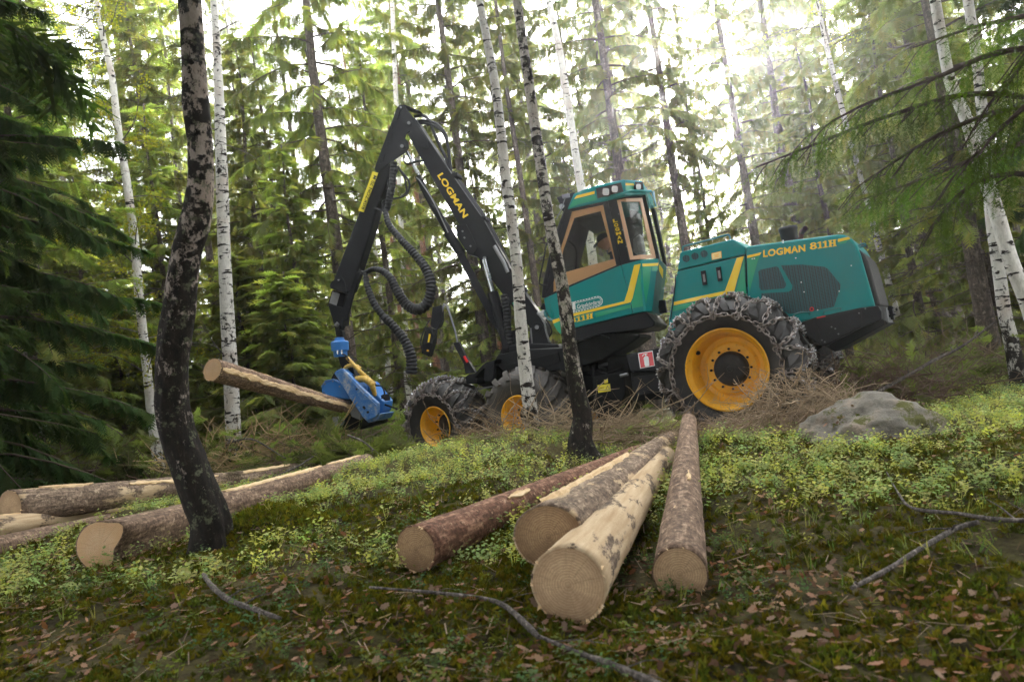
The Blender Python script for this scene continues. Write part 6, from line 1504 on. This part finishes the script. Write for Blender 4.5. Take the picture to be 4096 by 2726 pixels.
# near spruce whose branches hang into the upper right corner
NS = thing('spruce_tree', Vector((4.9, 3.6, gh(4.9, 3.6))), 'near spruce reaching blurred bright green branches in from the upper right', 'spruce')
mb = MB(); mb.tube([NS.location + Vector((0, 0, -.2)), NS.location + Vector((.05, 0, 4)), NS.location + Vector((0, .1, 9))], [.14, .11, .05], 12); mb.build('trunk', M['spruce_bark'], NS, smooth=True); ncr = link('crown', KIND['wide'][1], NS)  # broad unseen crown added to shade the foreground
rr_ = random.Random(11)
def px_branch(pts, z0, z1, spr=26, L=.26, name='branch', par=NS, mat=M['needle_near'], hang=.75, side=.9, seed=0):
    P_ = smooth_path([at('P', x, y, z0 + (z1 - z0) * i / (len(pts) - 1)) for i, (x, y) in enumerate(pts)], 6); wood = MB(); n = len(P_)
    wood.tube(P_, [.016 * (1 - i / n) + .004 for i in range(n)], 5, False); pos = []; dr = []; sc = []; tint = []
    def sprays(path, k, scl):
        m = len(path)
        for j in range(k):
            q = (j + rr_.random()) / k * (m - 1.001); b = int(q); c = path[b].lerp(path[b + 1], q - b); ax_ = (path[b + 1] - path[b]).normalized(); sd = Vector((-ax_.y, ax_.x, 0)); sd = (sd.normalized() if sd.length > 1e-4 else Vector((1, 0, 0))) * rr_.choice((-1, 1))
            if rr_.random() < hang: dd = ax_ * .4 + sd * rr_.uniform(.1, .5) + Vector((0, 0, -1))
            else: dd = ax_ + sd * side + Vector((0, 0, rr_.uniform(-.4, .1)))
            pos.append(tuple(c)); dr.append(tuple(dd)); sc.append(scl * rr_.uniform(.6, 1.2)); tint.append(rr_.uniform(.6, 1.35))
    # side branchlets
    sprays(P_, spr, L)
    for j in range(int(spr * .5)):
        q = rr_.uniform(.2, .98) * (n - 1.001); b = int(q); c = P_[b].lerp(P_[b + 1], q - b); ax_ = (P_[b + 1] - P_[b]).normalized(); sd = Vector((-ax_.y, ax_.x, 0)).normalized() * rr_.choice((-1, 1)); l_ = rr_.uniform(.25, .6) * L * 2.2
        e1 = c + (ax_ * .7 + sd * .7) * l_ * .5 + Vector((0, 0, -.12 * l_)); e2 = c + (ax_ * .8 + sd * .7) * l_ + Vector((0, 0, -.5 * l_)); pp_ = smooth_path([c, e1, e2], 4); wood.tube(pp_, .0035, 3, False); sprays(pp_, 5, L * .8)
    tv, tt = SPH; V, T = scatter(tv, tt, dirframe(np.array(dr), np.random.default_rng(seed).uniform(-.5, .5, len(sc)), np.array(sc)), np.array(pos))
    wf = np.array([f for f in wood.f if len(f) == 4]); wt = np.concatenate([wf[:, [0, 1, 2]], wf[:, [0, 2, 3]]]) + len(V); ti = np.array(tint); col = np.stack([ti * 1.05, ti, ti * .9], 1); col = np.repeat(col, len(tv), 0)
    V2 = np.concatenate([V, np.array(wood.v)]) ; mi = np.concatenate([np.zeros(len(T)), np.ones(len(wt))]); col = np.concatenate([col, np.ones((len(wood.v), 3)) * .35])
    me = np_mesh(name, V2, np.concatenate([T, wt]), [mat, M['twig']], mi=mi, tint=col); o = link(name, me, par); o.location = -par.location; return o
brs = [([(2520, 250), (2250, 215), (2050, 265), (1880, 330), (1740, 385)], 3.6, 4.3, 34), ([(2520, 100), (2300, 120), (2150, 180), (1990, 240), (1880, 300)], 3.3, 4.0, 30),
       ([(2520, 300), (2350, 330), (2230, 370), (2100, 420), (1980, 460)], 3.5, 4.2, 34), ([(2500, 420), (2330, 400), (2230, 430), (2150, 520)], 3.4, 3.9, 24),
       ([(2500, -40), (2380, 30), (2250, 60), (2100, 110)], 3.2, 3.8, 26), ([(2550, 180), (2400, 220), (2300, 300), (2230, 380)], 3.0, 3.5, 26), ([(2550, 20), (2430, 60), (2350, 150), (2290, 240)], 3.0, 3.4, 24),
       ([(2500, 260), (2330, 250), (2180, 300), (2060, 370), (1990, 420)], 3.5, 4.1, 30)]
for k, (p_, z0, z1, n_) in enumerate(brs): px_branch(p_, z0, z1, int(n_ * 1.1), .20, seed=k)

# ================================================================== birches traced from the photograph
def birch(tr, z, label, mat, group=None, up_v=-420, seg=8, name='birch_tree', rough=.03, twigs=0, leaves=0, seed=0, zb=None, big=False):
    """tr: (u, v, half width) down the trunk in the full view"""
    tr = list(tr); (u0, v0, h0), (u1, v1, h1) = tr[0], tr[1]; k = (u0 - u1) / (v0 - v1)
    if v0 > up_v + 50: tr.insert(0, (u0 + k * (up_v - v0), up_v, h0 * .8))
    pts = [at('P', a, b, z) for a, b, c in tr]; rs = [c * z / (F / 1.73854) * (.80 if big else .87) for a, b, c in tr]
    last = pts[-1]; g = gh(last.x, last.y); 
    if last.z > g - .1: pts.append(Vector((last.x, last.y, g - .15))); rs.append(rs[-1] * 1.25)
    base = Vector((pts[-1].x, pts[-1].y, g)); P_ = smooth_path(pts, seg); n = 40 if big else 20; m = len(P_); R2 = lerp_list(rs, m)
    if big:
        Q = []; R3 = []
        for i in range(m - 1):
            for q in range(3): Q.append(P_[i].lerp(P_[i + 1], q / 3)); R3.append(R2[i] + (R2[i + 1] - R2[i]) * q / 3)
        Q.append(P_[-1]); R3.append(R2[-1]); P_, R2, m = Q, R3, len(Q)
    o = bpy.data.objects.new(name, None); COL.objects.link(o); o.location = base; tag(o, label, 'birch', group)
    mb = MB(); mb.tube(P_, R2, n)
    V = np.array(mb.v); L = np.arange(m) / m
    for i in range(m):
        q = np.arange(n) * 2 * np.pi / n; c = np.array(P_[i]); zz = P_[i].z
        nz = fbm(np.cos(q) * 2 + seed, np.sin(q) * 2 + zz * 3.0, seed, 1.2, 4) * 2; nz += .5 * (fbm(np.cos(q) * 6 + seed, np.sin(q) * 6 + zz * 9, seed + 3, 1, 3))
        f = 1 + rough * nz * (1.0 + 1.2 * math.exp(-max(0, zz - base.z) / .8)) + (.26 + .26 * np.cos(4 * q + seed) + .1 * np.cos(7 * q)) * math.exp(-max(0, zz - base.z) / .11); V[i * n:(i + 1) * n] = c + (V[i * n:(i + 1) * n] - c) * f[:, None]
    mb.v = [tuple(q) for q in V]; mb.build('trunk', mat, o, smooth=True)
    if twigs:
        rg = random.Random(seed); wb = MB(); lp = []
        for k in range(twigs):
            i = rg.randint(1, int(m * .75)); p0 = P_[i]; a = rg.uniform(0, 6.28); d = Vector((math.cos(a), math.sin(a) * .8, rg.uniform(.2, 1.1))); l_ = rg.uniform(.6, 1.9); q = [p0]
            for j in range(4): d = (d + Vector((rg.uniform(-.25, .25), rg.uniform(-.25, .25), rg.uniform(-.45, .1)))).normalized(); q.append(q[-1] + d * l_ / 4)
            q = smooth_path(q, 3); wb.tube(q, lerp_list([.014, .010, .006, .003], len(q)), 4, False)
            for j in range(7):
                c = q[rg.randint(3, len(q) - 1)]; e = c + Vector((rg.uniform(-.3, .3), rg.uniform(-.3, .3), rg.uniform(-.45, .15))); wb.tube([c, c.lerp(e, .5) + Vector((0, 0, .03)), e], [.004, .003, .0015], 3, False)
                for l2 in range(leaves): lp.append(c.lerp(e, rg.random()) + Vector((rg.gauss(0, .05), rg.gauss(0, .05), rg.gauss(0, .05))))
        wb.build('branches', M['twig_grey'], o, fix=False, kind='stuff')
        if lp:
            lv = np.array([(0, 0, 0), (.5, .42, .05), (1, 0, 0), (.5, -.42, .05)]); lt = np.array([(0, 1, 2), (0, 2, 3)]); pa = np.array([tuple(q) for q in lp])
            V, T = scatter(lv, lt, frames(len(pa), 1.2, rng.uniform(.03, .06, len(pa))), pa); me = np_mesh('leaves', V, T, [M['birch_leaf']], tint=np.repeat(mk_hue([(1, 1, 1), (.75, .9, .8), (1.2, 1.1, .8)])(len(pa)), 4, 0)); q = link('leaves', me, o); q.location = -base; q['kind'] = 'stuff'
    return o
birch([(430, -40, 31), (436, 0, 31), (440, 60, 31), (446, 150, 33), (451, 240, 37), (460, 330, 34), (462, 420, 35), (455, 480, 38), (446, 520, 42), (432, 570, 40), (420, 640, 42), (413, 700, 44), (404, 760, 46), (397, 820, 44), (394, 880, 44), (397, 940, 46), (410, 1000, 48), (432, 1060, 50), (452, 1110, 50), (472, 1160, 50), (486, 1200, 47), (492, 1250, 44)],
      4.55, 'crooked dark birch with rough blackened bark in the left foreground', M['birch_dark'], rough=.09, seed=3, big=True, seg=6)
birch([(492, 0, 9), (498, 100, 10), (503, 200, 12), (508, 330, 14), (512, 450, 16), (517, 600, 16), (524, 740, 18), (532, 880, 19), (537, 1000, 20), (541, 1090, 22)], 11.2, 'white birch right of the crooked dark birch, behind the end of the lifted log', M['birch'], twigs=6, seed=4)
birch([(222, 0, 6), (236, 80, 7), (258, 180, 8), (272, 300, 9), (292, 420, 10), (310, 560, 11), (322, 700, 11), (336, 830, 11), (350, 960, 12), (368, 1085, 14)], 12.4, 'slender white birch left of the crooked dark birch with yellow young leaves', M['birch_white'], twigs=44, leaves=26, seed=5)
birch([(1102, 0, 10), (1122, 100, 11), (1140, 200, 12), (1152, 300, 13), (1162, 400, 14), (1176, 500, 15), (1190, 620, 15), (1198, 740, 16), (1210, 860, 18), (1226, 975, 21)], 8.2, 'spotted birch standing in front of the second front wheel', M['birch'], twigs=0, seed=6)
birch([(1187, -20, 13), (1203, 100, 13), (1218, 200, 15), (1232, 300, 15), (1247, 400, 16), (1262, 500, 16), (1278, 580, 18), (1294, 660, 18), (1305, 740, 20), (1314, 820, 22), (1328, 900, 25), (1340, 960, 26), (1336, 1015, 34)], 6.75, 'birch with a dark lichened foot right in front of the cab door', M['birch_mid'], rough=.06, seed=7, big=True, seg=6)
birch([(1262, 0, 8), (1280, 80, 9), (1296, 170, 10), (1310, 260, 10), (1322, 340, 10), (1335, 420, 11), (1352, 520, 12), (1366, 620, 12), (1380, 800, 13)], 13.2, 'white birch passing behind the cab roof and seen again through the cab', M['birch_white'], seed=8)
birch([(2158, 40, 13), (2172, 120, 13), (2190, 200, 14), (2222, 270, 15), (2244, 340, 16), (2268, 410, 17), (2296, 500, 18), (2326, 600, 18), (2362, 690, 19), (2395, 800, 20)], 7.4, 'bright birch leaning out of the right edge, front one of the pair', M['birch_white'], seed=9)
birch([(2230, 20, 12), (2245, 120, 12), (2258, 240, 13), (2266, 340, 13), (2275, 430, 14), (2284, 520, 15), (2298, 620, 15), (2312, 720, 16), (2330, 800, 18)], 8.3, 'birch with dark bands crossing behind the bright leaning one at the right', M['birch'], seed=10)
birch([(1880, 0, 5), (1900, 100, 6), (1925, 200, 6), (1950, 300, 7), (1978, 400, 6), (2000, 480, 7), (2020, 560, 8), (2042, 640, 8), (2062, 720, 9), (2090, 820, 9)], 14.0, 'thin crooked birch beyond the rear bumper of the machine', M['birch'], twigs=10, leaves=10, seed=11)
birch([(930, 700, 7), (934, 800, 8), (940, 900, 9)], 21, 'small white birch under the looped hose', M['birch_white'], seed=12, up_v=0)
birch([(878, 700, 6), (890, 800, 7), (897, 900, 8)], 20, 'small white birch left of the hanging hose end', M['birch_white'], seed=13, up_v=0)
birch([(1580, 250, 5), (1600, 420, 6), (1620, 560, 7)], 22, 'far slim birch beyond the gap behind the cab', M['birch_white'], seed=14, up_v=-200, twigs=10, leaves=12)
# side limb of the crooked dark birch's neighbour
# ================================================================== slash, brush and fallen branches
def brush(name, c, rx, ry, rz, n, label, cat, mat, tint, seed=0, L=(.3, .8), rad=.004, up=.6, sub=3, green=0, sprl=.35):
    """heap of thin crossing twigs; c is its middle at the ground"""
    rg = random.Random(seed); wb = MB()
    segs = []
    for k in range(n):
        a = rg.uniform(0, 6.28); q = rg.random() ** .5; p0 = Vector((c.x + rx * q * math.cos(a), c.y + ry * q * math.sin(a), 0)); p0.z = gh_fast(p0.x, p0.y) + rz * rg.random() * (1 - q * q * .8)
        b = rg.uniform(0, 6.28); d = Vector((math.cos(b), math.sin(b), rg.uniform(-.3, up))).normalized(); l_ = rg.uniform(*L); pts = [p0]
        for j in range(3): d = (d + Vector((rg.uniform(-.35, .35), rg.uniform(-.35, .35), rg.uniform(-.3, .3)))).normalized(); pts.append(pts[-1] + d * l_ / 3)
        r0 = rad * (.5 + 3.2 * rg.random() ** 4); wb.tube(pts, [r0, r0 * .8, r0 * .6, r0 * .35], 3, False)
        for j in range(sub):
            t = rg.randint(0, 2); cc = pts[t].lerp(pts[t + 1], rg.random()); e = cc + Vector((rg.uniform(-1, 1), rg.uniform(-1, 1), rg.uniform(-.6, 1))).normalized() * l_ * rg.uniform(.12, .4); wb.tube([cc, cc.lerp(e, .5) + Vector((rg.uniform(-.02, .02), 0, rg.uniform(-.02, .02))), e], [r0 * .5, r0 * .4, r0 * .2], 3, False)
        segs.append(pts)
    V = np.array(wb.v); wf = np.array([f for f in wb.f if len(f) == 4]); T = np.concatenate([wf[:, [0, 1, 2]], wf[:, [0, 2, 3]]]); mats = [mat]; mi = np.zeros(len(T)); col = np.ones((len(V), 3)) * np.array(tint)
    if green:
        pos = []; dr = []; sc = []
        for k in range(green):
            pts = rg.choice(segs); i = rg.randint(0, 2); pos.append(tuple(pts[i].lerp(pts[i + 1], rg.random()))); d = (pts[i + 1] - pts[i]).normalized() + Vector((rg.uniform(-.6, .6), rg.uniform(-.6, .6), rg.uniform(-.6, .2))); dr.append(tuple(d)); sc.append(sprl * rg.uniform(.6, 1.2))
        tv, tt = SPR[0]; V2, T2 = scatter(tv, tt, dirframe(np.array(dr), np.random.default_rng(seed).uniform(-1, 1, len(sc)), np.array(sc)), np.array(pos)); ti = np.repeat(np.random.default_rng(seed).uniform(.6, 1.3, len(sc)), len(tv))
        T = np.concatenate([T, T2 + len(V)]); V = np.concatenate([V, V2]); mi = np.concatenate([mi, np.ones(len(T2))]); col = np.concatenate([col, np.stack([ti, ti, ti], 1)]); mats = [mat, M['needle']]
    base = Vector((c.x, c.y, gh(c.x, c.y))); V = V - np.array(base); o = link(name, np_mesh(name, V, T, mats, mi=mi, tint=col)); o.location = base; return tag(o, label, cat)
gx = np.arange(-9, 9.01, .15); gy = np.arange(1, 16.01, .15); GX, GY = np.meshgrid(gx, gy); GZ = ground_h(GX.ravel(), GY.ravel()).reshape(GX.shape)
def gh_fast(x, y):
    i = (x + 9) / .15; j = (y - 1) / .15; i = min(max(i, 0), len(gx) - 1.01); j = min(max(j, 0), len(gy) - 1.01); return float(GZ[int(round(j)), int(round(i))])
def pg(u_, v_, z): q = at('P', u_, v_, z); return Vector((q.x, q.y, 0))
TAN = (1.2, 1.12, 1.02); GREY = (.9, .85, .8); DK = (.55, .5, .46)
brush('brush_pile', pg(1840, 960, 7.0), .62, .45, .60, 700, 'dense tan dead spruce top leaning against the rear wheel', 'brush pile', M['twig'], TAN, 1, (.2, .5), .0035, .7, 4)
brush('brush_pile', pg(1720, 985, 6.6), .75, .3, .14, 500, 'flat mat of dry twigs under the rear wheel rim', 'brush pile', M['twig'], TAN, 2, (.15, .45), .003, .4, 3)
brush('brush_pile', pg(2010, 900, 8.0), .8, .6, .6, 420, 'brown leafless thicket behind the boulder', 'brush pile', M['twig'], (.95, .9, .82), 3, (.3, .9), .0042, .9, 4, 90, .25)
brush('brush_pile', pg(2190, 850, 9.2), 1.3, .7, .6, 380, 'dark twig tangle in front of the twin birches', 'brush pile', M['twig'], (.7, .68, .6), 4, (.4, 1.1), .0045, .8, 3, 260, .35)
brush('brush_pile', pg(1440, 960, 7.6), .75, .4, .26, 300, 'dry slash heap between lichened birch and rear wheel', 'brush pile', M['twig'], (1.15, 1.1, .95), 5, (.3, 1.0), .004, .5, 3, 60, .2)
brush('brush_pile', pg(1260, 960, 7.7), .7, .3, .26, 130, 'bare twigs in front of the muddy wheel', 'brush pile', M['twig'], (1.05, 1.0, .9), 6, (.3, .8), .0038, .8, 3)
brush('brush_pile', pg(1090, 990, 8.0), .4, .2, .15, 120, 'few dry twigs in front of the chained front wheel', 'brush pile', M['twig'], (.9, .8, .65), 7, (.3, .8), .0035, .5, 3)
brush('brush_pile', pg(610, 1060, 11.2), 1.3, .8, .55, 520, 'tan and green slash at the foot of the white birch', 'brush pile', M['twig'], (1.3, 1.15, .85), 8, (.5, 1.5), .006, .7, 3, 260)
brush('brush_pile', pg(740, 1040, 10.4), 1.2, .7, .28, 300, 'green spruce slash below the harvester head', 'brush pile', M['twig'], GREY, 9, (.4, 1.2), .006, .3, 2, 600)
brush('brush_pile', pg(850, 1020, 9.7), .6, .4, .30, 160, 'fresh green spruce tops heaped left of the front wheel', 'brush pile', M['twig'], GREY, 10, (.3, .7), .006, .6, 2, 500)
brush('brush_pile', pg(200, 1090, 10.5), 1.8, .6, .40, 320, 'low green slash behind the thick left log', 'brush pile', M['twig'], DK, 11, (.4, 1.2), .006, .6, 2, 700)
brush('brush_pile', pg(840, 800, 13.0), .7, .4, .5, 120, 'upright spruce undergrowth beyond the harvester head', 'brush pile', M['twig'], GREY, 12, (.4, 1.0), .006, 1.0, 2, 500)
def stick(pts, r, label, mat=M['twig_grey'], off=.055, seed=0, zs=None, side=3):
    P_ = [on_ground('P', x, y, off) if zs is None else at('P', x, y, zs[i]) for i, (x, y) in enumerate(pts)]; P_ = smooth_path(P_, 6); rg = random.Random(seed); mb = MB(); n = len(P_)
    mb.tube(P_, [r_ * rg.uniform(.85, 1.15) for r_ in lerp_list(r, n)], 8)
    for k in range(side):
        i = rg.randint(2, n - 2); d = (P_[i + 1] - P_[i]).normalized(); e = P_[i] + (d + Vector((rg.uniform(-.8, .8), rg.uniform(-.8, .8), rg.uniform(.0, .5)))) * rg.uniform(.05, .16); mb.tube([P_[i], P_[i].lerp(e, .5) + Vector((0, 0, .01)), e], [r[0] * .45, r[0] * .3, r[0] * .15], 5)
    o = mb.build('fallen_branch', mat, None, smooth=True, base=P_[0]); return tag(o, label, 'branch')
stick([(468, 1320), (490, 1350), (530, 1380), (590, 1402), (645, 1422)], [.011, .013, .011, .008], 'short grey stick lying on moss below the crooked birch', seed=1)
stick([(850, 1350), (1000, 1362), (1110, 1375), (1165, 1395), (1215, 1440), (1240, 1465)], [.005, .007, .009, .013, .009], 'thin curved branch left of the thickest pale log', seed=2)
stick([(1240, 1462), (1330, 1500), (1400, 1525), (1500, 1568), (1560, 1600)], [.006, .009, .012, .011], 'grey branch running out of the bottom edge in front of the logs', seed=3)
stick([(2420, 1195), (2300, 1195), (2200, 1180), (2100, 1168), (2065, 1130), (2040, 1085)], [.012, .011, .009, .006, .004], 'forked grey branch reaching in from the right edge', seed=4)
stick([(2250, 1200), (2200, 1215), (2120, 1260), (2040, 1310), (1960, 1352)], [.011, .011, .010, .008], 'straight dark stick pointing down left at the right side', seed=5)
stick([(2020, 900), (2080, 868), (2150, 828), (2215, 795), (2290, 740)], [.020, .020, .017, .012], 'leaning dead trunk propped over the thicket at the right', zs=[7.2, 7.4, 7.7, 8.0, 8.4], mat=M['dead_wood'], seed=6, side=12)
stick([(800, 1000), (835, 1015), (860, 1035)], [.016, .014, .012], 'broken branch stub with a pale torn end in front of the green slash', zs=[8.9, 8.9, 8.9], seed=7)
stick([(520, 1020), (580, 1010), (650, 1050), (700, 1075)], [.014, .012, .008], 'bare arching branch right of the white birch', zs=[10.3, 10.2, 10.1, 10.0], seed=8)
stick([(600, 1110), (680, 1075), (720, 1050)], [.014, .012, .008], 'straight pale branch poking up behind the split log', zs=[8.8, 9.0, 9.3], seed=9)
# labels that tell the repeated stems apart by their order across the view
def across(o):
    q = ROT.transposed() @ (o.location + Vector((0, 0, 3)) - EYE); return q.x / -q.z
ORD = ['leftmost', 'second', 'third', 'fourth', 'fifth', 'sixth', 'seventh', 'eighth', 'ninth', 'tenth'] + ['%dth' % k if k % 10 not in (1, 2, 3) or k in (11, 12, 13) else '%d%s' % (k, {1: 'st', 2: 'nd', 3: 'rd'}[k % 10]) for k in range(11, 90)]
for grp, what in (('slender bare stemmed spruces in the forest behind', 'slender bare stemmed spruce in the forest'), ('spruces in the middle distance of the forest', 'bushy middle distance spruce behind the machine')):
    L_ = sorted([o for o in COL.objects if o.get('group') == grp], key=across)
    for k, o in enumerate(L_): o['label'] = what + (', leftmost of its kind' if k == 0 else ', %s of its kind from the left' % ORD[k])
# ------------------------------------------------------------------ hazy air
mb = MB(); mb.box((0, 40, 14), Vector((90, 0, 0)), Vector((0, 60, 0)), Vector((0, 0, 18)))
m, t, o = nmat('haze_air'); pv = N(t, 'ShaderNodeVolumePrincipled'); pv.inputs['Color'].default_value = (.93, .97, 1, 1); pv.inputs['Density'].default_value = .0019; pv.inputs['Anisotropy'].default_value = .82
t.links.new(pv.outputs[0], o.inputs['Volume'])
hz = mb.build('haze', m); hz['kind'] = 'stuff'
